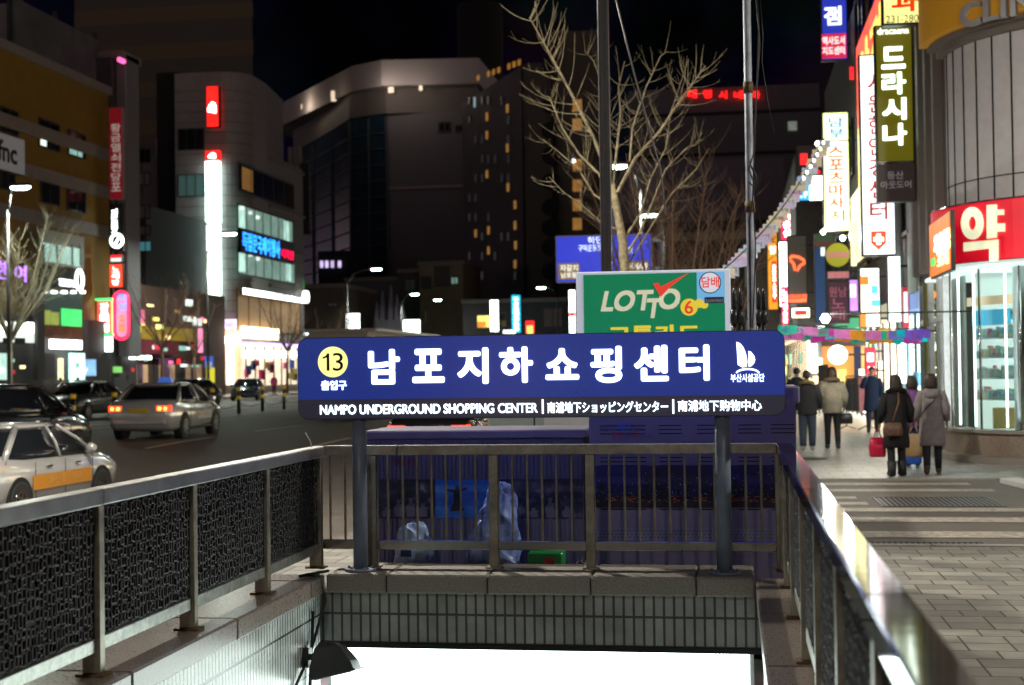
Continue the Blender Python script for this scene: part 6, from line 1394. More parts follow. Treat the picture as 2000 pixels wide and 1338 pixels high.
mb = MB(); mb.cyl((3.82, 33.6), .09, 0, 13, 12); tag(mb.build('drainpipe', mat('grey_pipe', (.3, .3, .31), .5)), 'grey drainpipe running down beside the white lit panel', 'pipe')
# garlands of small banners
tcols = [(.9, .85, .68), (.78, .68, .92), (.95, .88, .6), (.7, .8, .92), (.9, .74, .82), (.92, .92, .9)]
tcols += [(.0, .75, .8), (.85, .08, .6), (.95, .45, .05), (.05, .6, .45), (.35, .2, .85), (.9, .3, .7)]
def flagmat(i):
    nm = 'thin_glowing_banner_%d' % i
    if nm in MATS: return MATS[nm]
    m = mat(nm, tcols[i], .5, noise=.5, nscale=12, emit=tcols[i], es=.3); n = m.node_tree; tr = n.nodes.new('ShaderNodeBsdfTranslucent'); tr.inputs[0].default_value = (*tcols[i], 1); mx = n.nodes.new('ShaderNodeMixShader'); mx.inputs[0].default_value = .6  # cloth emits its own colour in place of light shining through it
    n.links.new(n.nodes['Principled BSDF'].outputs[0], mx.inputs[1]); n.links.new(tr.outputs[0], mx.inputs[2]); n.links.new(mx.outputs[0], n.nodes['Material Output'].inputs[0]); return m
rr = random.Random(31)
def garland(label, P0, P1, sag, n, w, h, seed, bulbs=0):
    r2 = random.Random(seed); t = thing('banner_garland', label, 'garland', (P0 + P1) / 2)
    pts = [P0.lerp(P1, i / 20) - Vector((0, 0, sag * 4 * (i / 20) * (1 - i / 20))) for i in range(21)]
    mb = MB(); mb.tube(pts, .012, 5); mb.build('rope', M['darkmetal'], t)
    for i in range(bulbs):
        f = .72 + .27 * (i + .5) / bulbs; p = P0.lerp(P1, f) - Vector((0, .06, sag * 4 * f * (1 - f) + .03)); b_ = MB(); b_.tube([p + Vector((0, 0, .03)), p, p - Vector((0, 0, .03))], [.012, .03, .012], 8); b_.build('bulb', glow('fairy_bulb', (1, .97, .85), 12), t)
    for i in range(n):
        f = (i + .5) / n; p = P0.lerp(P1, f) - Vector((0, 0, sag * 4 * f * (1 - f))); a = r2.uniform(-.25, .25); ww = w * r2.uniform(.8, 1.15); hh = h * r2.uniform(.8, 1.2); yy = r2.uniform(-.05, .05)
        mb = MB(); mb.extr([(-ww / 2, -hh + a * .1), (ww / 2, -hh - a * .1), (ww / 2, -.02), (-ww / 2, -.02)], (p.x, p.y + yy, p.z), (math.cos(a), math.sin(a), 0), (0, 0, 1), .004)
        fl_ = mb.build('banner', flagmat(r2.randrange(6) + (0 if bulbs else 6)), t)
        if i % 2 == 0:
            mb = MB(); put_text(mb, r2.choice(['SALE', '세일', '축제']), Vector((p.x, p.y + yy, p.z)) - Vector((ww * .35, 0.006, hh * .8)), (1, 0, 0), (0, 0, 1), ww * .7, hh * .5, .003, .01, 2); mb.build('lettering', mat('banner_ink_%d' % (i % 3), [(.05, .1, .4), (.5, .03, .2), (.02, .3, .3)][i % 3], .5), fl_)
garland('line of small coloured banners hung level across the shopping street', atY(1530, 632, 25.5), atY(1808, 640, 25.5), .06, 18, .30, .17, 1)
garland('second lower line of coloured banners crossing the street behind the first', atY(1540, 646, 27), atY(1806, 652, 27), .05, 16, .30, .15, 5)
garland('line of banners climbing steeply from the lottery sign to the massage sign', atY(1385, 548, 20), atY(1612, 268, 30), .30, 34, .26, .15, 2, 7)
# clothes rail
t = thing('clothes_rail', 'clothes rail on splayed feet hung with dark and pink coats', 'clothes rail', (3.0, 38.2, 0))
c0 = atY(1652, 745, 38.2).x; c1 = atY(1692, 745, 38.2).x
mb = MB(); mb.tube([(c0, 38.2, 1.42), (c1, 38.2, 1.42)], .015, 6)
for x in (c0, c1): mb.tube([(x, 38.2, 1.42), (x, 38.2, .12)], .015, 6); mb.tube([(x - .25, 37.9, .03), (x, 38.2, .12), (x + .25, 38.5, .03)], .015, 6)
mb.build('frame', M['darkmetal'], t)
for i in range(7):
    x = c0 + .06 + (c1 - c0 - .1) * i / 6; rgb = [(.02, .02, .025), (.03, .03, .05), (.02, .02, .02), (.02, .03, .03), (.5, .2, .26), (.45, .18, .24), (.08, .07, .07)][i]
    mb = MB(); mb.loft([[(x - .035, 38.2 + s * .28, .5), (x + .035, 38.2 + s * .28, .5)][0:2][::1] + [(x + .035, 38.2 - s * .28, .5), (x - .035, 38.2 - s * .28, .5)] for s in (1,)] + [[(x - .04, 38.44, 1.2), (x + .04, 38.44, 1.2), (x + .04, 37.96, 1.2), (x - .04, 37.96, 1.2)], [(x - .02, 38.26, 1.38), (x + .02, 38.26, 1.38), (x + .02, 38.14, 1.38), (x - .02, 38.14, 1.38)]])
    tag(mb.build('hanging_coat', mat('coat_cloth_%d' % i, rgb, .85, noise=.2)), ['black', 'navy', 'jet black', 'dark green', 'pink', 'second pink', 'brown'][i] + ' coat hanging ' + ['first', 'second', 'third', 'fourth', 'fifth', 'sixth', 'last'][i] + ' from the left on the clothes rail', 'coat', 'coats on the clothes rail')
# ================================================================== blue road sign and its text
YG = 44
t = sign_on('road_sign', 'big blue overhead road sign with white place names behind the tree', 'road sign', (1085, 458, 1274, 551), Y=YG, face=mat('road_sign_blue', (.02, .05, .45), .3, emit=(.03, .05, .8), es=.7), depth=.08, casing=M['frame_pale'],
    texts=[('하단', (1148, 462, 1178, 476), G['white_soft'], .02), ('구덕운동장', (1130, 478, 1175, 491), G['white_soft'], .01), ('시청', (1215, 483, 1235, 495), G['white_soft'], .01)],
    pics=[('brown_panel', (1090, 514, 1132, 546), mat('brown_panel', (.3, .18, .08), .4, emit=(.5, .3, .15), es=.3)), ('brown_panel', (1228, 510, 1268, 546), mat('brown_panel', (.3, .18, .08), .4))])
for body, b in (('자갈치', (1094, 517, 1129, 530)), ('남포동', (1096, 532, 1127, 543)), ('국제시장', (1230, 514, 1266, 527)), ('용두산', (1234, 530, 1262, 542))):
    e0, e1, f0, f1 = px_box(*b, YG); text_obj('lettering', body, (e0, YG - .03, f0), (1, 0, 0), (0, 0, 1), e1 - e0, f1 - f0, G['white_soft'], t, .01, .01)
mb = MB(); c = atY(1290, 500, YG + .3); mb.cyl((c.x, YG + .3), .1, 0, c.z + 1.2, 12); mb.tube([(c.x, YG + .2, c.z + .5), (atY(1100, 500, YG).x, YG + .2, c.z + .5)], .07, 8); mb.tube([(c.x, YG + .2, c.z - .4), (atY(1100, 500, YG).x, YG + .2, c.z - .4)], .07, 8); mb.build('gantry_pole', M['grey_pole'], t)
# ================================================================== street lamps
def lamp(label, px, py, X, Y, polex, h=None, p=1400, arm=None, light=True):
    c = atY(px, py, Y); t = thing('street_lamp', label, 'street lamp', (polex, Y, 0), 'street lamps along the road')
    mb = MB(); mb.tube([(polex, Y, 0), (polex, Y, c.z * .9)], [.11, .07], 10); mb.build('pole', M['dark_pole'], t)
    s = 1 if c.x > polex else -1
    mb = MB(); mb.tube([(polex, Y, c.z * .88), (polex + (c.x - polex) * .25, Y, c.z * .97), (c.x - s * .5, Y, c.z + .1)], [.06, .05, .04], 8); mb.build('arm', M['dark_pole'], t)
    hd = MB(); hd.box((c.x - .62, Y - .16, c.z + .04), (c.x + .62, Y + .16, c.z + .2), .04); ho = hd.build('lamp_head', M['dark_pole'], t)
    k = MB(); k.tube([(c.x - .5, Y, c.z), (c.x - .3, Y, c.z - .03), (c.x + .3, Y, c.z - .03), (c.x + .5, Y, c.z)], [(.10, .05), (.16, .10), (.16, .10), (.10, .05)], 10); k.build('lens', G['lamp'], ho)
    if light:
        l = bpy.data.lights.new('lamp_light', 'AREA'); l.shape = 'DISK'; l.size = .6; l.energy = p * .5; l.color = (.9, 1, .85)
        o = bpy.data.objects.new('lamp_light', l); COL.objects.link(o); o.parent = t; o.location = Vector((c.x, Y, c.z - .35)) - t.location
lamp('street lamp at the left edge glowing before the ochre building', 40, 366, 0, 68, -36.6, p=2600)
lamp('street lamp crossing the tall white pointed sign', 448, 457, 0, 96, -36.6, p=2600)
lamp('street lamp left of the curved glass tower foot', 735, 526, 0, 133, -36.6, p=2200)
lamp('small far street lamp above the white square signs', 810, 575, 0, 168, -39.5, p=1800)
lamp('far street lamp in front of the beige low building', 855, 586, 0, 183, -39.8, light=False)
lamp('faint far street lamp low beside the distant lit block', 680, 590, 0, 190, -53, light=False)
lamp('far street lamp in front of the hotel', 1057, 562, 0, 160, -19.5, light=False)
lamp('street lamp shining through the big tree branches', 1203, 325, 0, 65, -4.0, p=2600)
lamp('smaller street lamp to the right of the tree trunk', 1268, 420, 0, 86, -4.0, p=2200)
lamp('smallest street lamp beyond the brown tree', 1300, 492, 0, 112, -4.0, light=False)
# ================================================================== trees
bark = mat('pale_bark', (.34, .28, .17), .85, noise=.6, nscale=16, bump=.6, bscale=40); barkb = mat('brown_bark', (.22, .13, .09), .85, noise=.3, nscale=6)
def twigs(mb, pts, r, rr, n, ln, up=.5):
    for i in range(n):
        k = rr.uniform(.2, 1.0); q = k * (len(pts) - 1); a = int(min(q, len(pts) - 2)); p = pts[a].lerp(pts[a + 1], q - a)
        d0 = (pts[a + 1] - pts[a]).normalized(); d = Vector((rr.uniform(-1, 1), rr.uniform(-1, 1), rr.uniform(-.3, .4))); d = (d - d0 * d.dot(d0)).normalized()
        L = ln * rr.uniform(.55, 1.25) * (1.15 - k * .55); r0 = r * .24; cur = [p]; dd = (d * .9 + d0 * rr.uniform(.1, .8)).normalized()
        for s_ in range(4): dd = (dd + Vector((rr.uniform(-.12, .12), rr.uniform(-.12, .12), up * .35))).normalized(); cur.append(cur[-1] + dd * L * .25)
        mb.tube(cur, [r0, r0 * .8, r0 * .62, r0 * .45, r0 * .25], 4, False)
        for s_ in (1, 2, 3):
            if rr.random() < .55:
                e_ = (cur[s_ + 1] - cur[s_]).normalized(); e_ = (e_ + Vector((rr.uniform(-.9, .9), rr.uniform(-.9, .9), rr.uniform(0, .6)))).normalized(); m1 = cur[s_] + e_ * L * .16; m2 = m1 + (e_ + Vector((0, 0, .35))).normalized() * L * .16
                mb.tube([cur[s_], m1, m2], [r0 * .45, r0 * .35, r0 * .2], 3, False)
t = thing('bare_tree', 'large bare tree with pale upswept branches beside the square pole', 'tree', (atY(1222, 600, 22).x, 22, 0))
YT_ = 22; rr = random.Random(12)
def pp(l, y0=0, y1=0): n = len(l) - 1; return [atY(a, b, YT_ + y0 + (y1 - y0) * i / n) for i, (a, b) in enumerate(l)]
mb = MB(); tr = pp([(1222, 560), (1216, 470), (1203, 400), (1196, 360)]); base = Vector((tr[0].x, 22, -.05)); mb.tube([base, base + Vector((0, 0, 1.5))] + tr, [.125, .10, .078, .07, .055, .04], 12); mb.build('trunk', bark, t)
cr = MB()
limbs = [([(1196, 365), (1160, 270), (1120, 190), (1082, 120), (1050, 62), (1034, 34)], .055, -1, 26, .75, 0),
         ([(1200, 400), (1170, 340), (1130, 300), (1098, 250), (1075, 195), (1070, 188)], .04, .5, 16, .65, 1),
         ([(1210, 450), (1180, 440), (1135, 400), (1100, 375), (1072, 345)], .035, -.6, 12, .5, 1),
         ([(1197, 360), (1205, 290), (1212, 220), (1208, 170), (1220, 120)], .04, .8, 18, .7, 1),
         ([(1198, 370), (1190, 260), (1185, 190), (1160, 120), (1142, 100)], .03, 1.2, 14, .6, 1),
         ([(1206, 375), (1240, 310), (1290, 255), (1322, 205), (1352, 165), (1378, 128)], .05, -.8, 22, .7, 0),
         ([(1216, 470), (1250, 420), (1270, 350), (1300, 290), (1310, 220), (1345, 115)], .035, .9, 20, .65, 1),
         ([(1222, 500), (1252, 450), (1268, 410), (1300, 330), (1340, 290), (1370, 272)], .035, -.4, 16, .6, 1),
         ([(1230, 315), (1235, 250), (1262, 170), (1290, 110), (1304, 100)], .03, .3, 14, .6, 1),
         ([(1205, 410), (1160, 380), (1130, 330), (1095, 300), (1060, 272)], .03, .8, 12, .55, 1),
         ([(1225, 520), (1255, 470), (1310, 380), (1360, 330), (1385, 290)], .03, 1.1, 14, .6, 1)]
for l, r, dy, n, ln, _ in limbs:
    p = pp(l, 0, dy); cr.tube(p, [r * .6 * (1 - .78 * i / (len(p) - 1)) for i in range(len(p))], 7, False); twigs(cr, p, r * .62, rr, int(n * 1.15), ln * 1.15)
cr.build('branches', bark, t)
def rtree(label, px, Y, X, h, spread, seed, m, n=7, tw=16, fork=.35, zb=0):
    x = atY(px, 700, Y).x if X is None else X
    rr = random.Random(seed); t = thing('bare_tree', label, 'tree', (x, Y, zb)); mb = MB(); B = Vector((x, Y, zb)); f = h * fork
    mb.tube([B, B + Vector((.03, 0, f * .5)), B + Vector((.05, .05, f))], [h * .018, h * .014, h * .011], 10); mb.build('trunk', m, t)
    cr = MB(); T = B + Vector((.05, .05, f))
    for i in range(n):
        a = 2 * math.pi * (i + rr.random() * .7) / n; rad = spread * rr.uniform(.5, 1); top = B + Vector((math.cos(a) * rad, math.sin(a) * rad, h * rr.uniform(.75, 1)))
        mid = T.lerp(top, .45) + Vector((math.cos(a), math.sin(a), 0)) * rad * .12; p = [T, T.lerp(mid, .5) + Vector((0, 0, .1)), mid, top.lerp(mid, .45) + Vector((0, 0, .15)), top]
        r = h * .007; cr.tube(p, [r, r * .8, r * .6, r * .4, r * .15], 6, False); twigs(cr, p, r * .75, rr, int(tw * 1.2), h * .18, .8)
    cr.build('branches', m, t)
rtree('twiggy brown tree in front of the dark shop building', 1300, 31, None, 6.6, 2.2, 3, barkb, 11, 34, .25)
rtree('dense small brown tree close behind the lottery sign', 1370, 36, None, 6.3, 1.8, 8, barkb, 10, 34, .25)
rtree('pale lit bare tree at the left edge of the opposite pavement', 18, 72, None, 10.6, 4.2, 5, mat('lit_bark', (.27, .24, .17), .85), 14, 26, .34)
rtree('bare tree before the dim eateries across the road', 315, 92, None, 8.6, 3.0, 6, barkb, 9, 20, .4)
rtree('bare tree at the far end of the bright clothes shop', 560, 117, None, 8.4, 2.8, 9, barkb, 9, 18, .42)
rtree('small bare tree in front of the brownish far building', 630, 140, None, 8.5, 4, 10, barkb, 10, 18, .3)
rtree('faint bare tree between the tower sign and the eateries', 378, 100, None, 7.5, 2.0, 14, barkb, 7, 14, .4)
# ================================================================== bollards and chains on the median
blk = M['black']; yel = mat('reflective_yellow', (.75, .48, .02), .4, emit=(1, .6, .02), es=.12)
def bollard():
    t = thing('bollard', 'black median bollard with yellow bands', 'bollard', (0, 0, 0), 'chained bollards along the median')
    mb = MB(); mb.cyl((0, 0), .075, 0, 1.12, 14); mb.cyl((0, 0), .085, 1.12, 1.15, 14); mb.build('post', blk, t)
    for z in (.98, .62): mb = MB(); mb.cyl((0, 0), .083, z, z + .15, 14); mb.build('band', yel, t)
    return t
def copy_tree(o, parent=None):
    c = o.copy(); COL.objects.link(c); c.parent = parent
    for ch in list(o.children): copy_tree(ch, c)
    return c
proto = bollard(); nb = 14
for i in range(nb):
    y = 42.3 + 3.05 * i; o = proto if i == 0 else copy_tree(proto)
    o.location = (-20.6, y, 0.0)
    o['label'] = 'black median bollard with yellow bands, ' + ['large one near the black cars', 'just left of the white taxi', 'hidden low behind the taxi roof', 'behind the boot of the taxi', 'behind the taxi window', 'at the front of the taxi', 'first clear of the taxi', 'second clear of the taxi', 'third clear of the taxi', 'last before the blue sign', 'first hidden by the blue sign', 'second hidden by the blue sign', 'third hidden by the blue sign', 'farthest of the chained row'][i]
for i in range(nb - 1):
    y = 42.3 + 3.05 * i
    for z in (.95, .5):
        mb = MB(); mb.tube([(-20.6, y + 3.05 * k / 6, z - .22 * 4 * (k / 6) * (1 - k / 6)) for k in range(7)], .018, 4); tag(mb.build('chain', M['darkmetal']), ('upper' if z > .7 else 'lower') + ' sagging chain in the ' + ['first', 'second', 'third', 'fourth', 'fifth', 'sixth', 'seventh', 'eighth', 'ninth', 'tenth', 'eleventh', 'twelfth', 'thirteenth'][i] + ' gap of the bollard row, counted from the near end', 'chain', 'chains between the bollards')
# ================================================================== cars
def car(name, label, x, y, rot, paint, suv=False, z=0.0, taxi=False, decal=None, lit=True, cat='car', lightbox=True):
    t = thing(name, label, cat, (0, 0, 0)); hs = 1.13 if suv else 1.0
    def ring(yy, w, zt_, zb, zm=.62): return [(-w * .80, yy, zb), (-w * .97, yy, zb + .10), (-w, yy, zm * hs), (-w * .97, yy, (zt_ - .09) * hs), (-w * .86, yy, zt_ * hs), (0, yy, (zt_ + .02) * hs), (w * .86, yy, zt_ * hs), (w * .97, yy, (zt_ - .09) * hs), (w, yy, zm * hs), (w * .97, yy, zb + .10), (w * .80, yy, zb), (0, yy, zb - .01)]
    st_ = [(-2.36, .70, .78, .42), (-2.31, .80, .93, .32), (-2.15, .85, 1.02, .24), (-1.75, .895, 1.03, .2), (-1.0, .91, .98, .2), (0, .915, .955, .2), (.95, .91, .95, .2), (1.5, .90, .90, .2), (1.95, .87, .82, .22), (2.22, .80, .72, .28), (2.33, .68, .60, .34)]
    mb = MB(); mb.smooth = True; mb.loft([ring(*s) for s in st_]); mb.build('body', paint, t)
    zr0, zr1 = .94 * hs, (1.46 if not suv else 1.66)
    rb, rt, ft, fb = (-1.85, -1.05, .30, 1.20) if not suv else (-2.1, -1.8, .25, 1.15)
    def gr(yb, yt, k, w0=.83, w1=.62): return [(-(w0 + (w1 - w0) * k), yb + (yt - yb) * k, zr0 + (zr1 - .05 - zr0) * k)]
    mb = MB(); rg = []
    for k in (0, .35, .7, 1):
        w = .835 + (.62 - .835) * k ** 1.15; a = rb + (rt - rb) * k; b = fb + (ft - fb) * k; zz = zr0 + (zr1 - .05 - zr0) * k
        rg.append([(-w, a + .12, zz), (-w * .75, a, zz), (w * .75, a, zz), (w, a + .12, zz), (w, b - .15, zz), (w * .72, b, zz), (-w * .72, b, zz), (-w, b - .15, zz)])
    mb.smooth = True; mb.loft(rg); mb.build('windows', M['glassdark'], t)
    mb = MB(); mb.smooth = True
    def rf(w, a, b, zz): return [(-w, a + .12, zz), (-w * .75, a, zz), (w * .75, a, zz), (w, a + .12, zz), (w, b - .15, zz), (w * .72, b, zz), (-w * .72, b, zz), (-w, b - .15, zz)]
    mb.loft([rf(.635, rt - .05, ft + .06, zr1 - .06), rf(.61, rt, ft, zr1 - .015), rf(.45, rt + .25, ft - .25, zr1 + .01)])
    for sx in (-1, 1):
        for yb, yt, w in ((fb - .07, ft, .035), (.02, -.05, .03), (rb + .1, rt + .04, .055)):
            mb.tube([(sx * .838, yb, zr0 - .02), (sx * .76, yb + (yt - yb) * .45, zr0 + (zr1 - zr0) * .45), (sx * .632, yt, zr1 - .06)], w, 6)
    mb.build('roof', paint, t)
    for sx in (-1, 1):
        for yw in (-1.36, 1.36):
            mb = MB(); mb.tube([(sx * .70, yw, .33), (sx * .912, yw, .33)], .375, 22); mb.build('wheel_arch', M['gap'], t)
            w = MB(); w.tube([(sx * .72, yw, .32), (sx * .915, yw, .32), (sx * .925, yw, .32)], [.315, .315, .29], 22); wo = w.build('wheel', M['rubber'], t)
            q = MB(); q.tube([(sx * .9, yw, .32), (sx * .93, yw, .32)], .2, 18); q.mi = 1
            for k in range(7): a = 2 * math.pi * k / 7; q.box((sx * .931, yw + .13 * math.cos(a) - .025, .32 + .13 * math.sin(a) - .025), (sx * .934, yw + .13 * math.cos(a) + .025, .32 + .13 * math.sin(a) + .025))
            q.build('rim', [M['steel_clean'], M['gap']], wo)
        q = MB(); q.box((sx * .46, -2.30, .73 * hs), (sx * .83, -2.20, .89 * hs), .02); q.box((sx * .46, -2.362, .74 * hs), (sx * .78, -2.30, .88 * hs), .01); q.build('tail_light', glow('tail_red', (1, .05, .02), 2.6) if lit else mat('dull_red', (.3, .02, .02), .3), t)
        q = MB(); q.box((sx * .50, -2.372, .77 * hs), (sx * .59, -2.363, .85 * hs)); q.box((sx * .66, -2.372, .77 * hs), (sx * .74, -2.363, .85 * hs)); q.build('brake_lamp', glow('brake_amber', (1, .35, .05), 5) if lit else M['chrome'], t)
        q = MB(); q.tube([(sx * .52, 2.18, .60 * hs), (sx * .74, 2.10, .66 * hs)], .075, 10); q.build('headlight', mat('headlamp_glass', (.6, .6, .6), .1, coat=.5), t)
        q = MB(); q.tube([(sx * .86, .86, .98 * hs), (sx * .97, .84, 1.02 * hs), (sx * 1.04, .82, 1.02 * hs)], [.05, .09, .05], 8); q.build('mirror', paint, t)
        for yy in (-.55, .40): q = MB(); q.box((sx * .905, yy, .80 * hs), (sx * .925, yy + .16, .825 * hs)); q.build('door_handle', M['chrome'], t)
        q = MB()
        for yy in (-.92, .04, 1.0): q.box((sx * .9135, yy, .32), (sx * .917, yy + .012, .90 * hs))
        q.box((sx * .90, -1.0, .235), (sx * .925, 1.0, .285)); q.build('door_joints', M['gap'], t)
    q = MB(); q.box((-.26, -2.385, .70 * hs), (.26, -2.352, .82 * hs)); q.build('number_plate', mat('plate_yellow', (.6, .42, .03), .5) if taxi else M['white'], t)
    q = MB(); q.box((-.70, -2.40, .40), (.70, -2.34, .52), .03); q.build('bumper_strip', paint, t)
    if taxi:
      if lightbox:
        q = MB(); q.loft([[(-.2, -.32, zr1 + .01), (.2, -.32, zr1 + .01), (.2, -.12, zr1 + .01), (-.2, -.12, zr1 + .01)], [(-.14, -.28, zr1 + .15), (.14, -.28, zr1 + .15), (.14, -.16, zr1 + .15), (-.14, -.16, zr1 + .15)]]); q.build('roof_light', mat('taxi_light_blue', (.05, .15, .6), .3, emit=(.1, .25, .9), es=.35), t)
      if decal:
            q = MB(); q.box((.9165, -1.0 if decal[0] > .5 else -.3, .48), (.922, .95, .70)); q.build('side_stripe', mat('stripe_%s' % label[:5], decal, .4), t)
            q = MB(); put_text(q, '부산콜', (.923, -.55, .53), (0, 1, 0), (0, 0, 1), .6, .13, .003, .02); put_text(q, '택시', (.923, .25, .53), (0, 1, 0), (0, 0, 1), .4, .13, .003, .02); q.build('side_lettering', mat('decal_text', (.7, .35, .1) if decal[0] > .5 else (.05, .1, .5), .4), t)
    t.location = (x, y, z); t.rotation_euler = (0, 0, rot); return t
silver = mat('silver_paint', (.56, .55, .54), .22, .35, coat=1, noise=.03); blackp = mat('black_car_paint', (.012, .012, .014), .2, .2, coat=1); greyp = mat('grey_car_paint', (.14, .14, .14), .25, .4, coat=.8); bluegrey = mat('dark_blue_grey_paint', (.06, .07, .09), .25, .4, coat=.8)
car('taxi', 'silver taxi with orange side stripe half hidden by the railing', -11.25, 20.9, 0, silver, taxi=True, lightbox=False, decal=(.62, .25, .02), z=zr(-10.7, 20.7) - .06, cat='taxi')
car('taxi', 'white taxi with glowing tail lights and blue roof light', -15.25, 37.0, R(4), silver, taxi=True, decal=(.35, .38, .45), z=zr(-15, 38), cat='taxi')
car('parked_car', 'black high car with red tail lamp behind the silver taxi', -14.6, 27.0, 0, blackp, suv=True, z=zr(-14.6, 27))
car('grey_car', 'grey car beyond the median left of the white taxi', -25.2, 52.5, R(180), greyp, z=zr(-25), lit=False)
car('black_car', 'black car just behind the white taxi roof', -25.4, 64, R(180), blackp, z=zr(-24), lit=False)
car('oncoming_car', 'blue grey car facing the camera right of the white taxi', -32.3, 92, R(192), bluegrey, z=zr(-32), lit=False)
car('parked_hatchback', 'dark car with lit tail lamps seen under the blue sign', -5.9, 29.6, 0, blackp, z=zr(-6, 29.6))
for px, py, Y, lab in ((213, 727, 0, ''),): pass
# bus behind the sign
t = thing('bus', 'cream city bus whose roof shows just above the blue sign', 'bus', (-12.2, 52, 0)); xa, xb, _, zt_ = px_box(586, 641, 842, 740, 48)
mb = MB(); mb.box((xa + .1, 48, .45), (xa + 2.6, 59, zt_ - .12), .2); mb.build('body', mat('cream_bus_paint', (.5, .47, .42), .3, coat=.5), t)
mb = MB(); mb.box((xa + .1, 48.05, zt_ - .11), (xb - 1.9, 59, zt_), .05); mb.build('roof', mat('bus_roof', (.55, .53, .5), .4), t)
mb = MB(); mb.box((xa + .35, 47.97, 1.5), (xa + 2.35, 47.998, 2.6)); mb.box((xa + 2.602, 48.5, 1.5), (xa + 2.62, 58.5, 2.5)); mb.build('windows', M['glassdark'], t)
for y in (50, 57):
    for x in (xa + .15, xa + 2.3): mb = MB(); mb.tube([(x, y, .48), (x + .28, y, .48)], .46, 18); mb.build('wheel', M['rubber'], t)
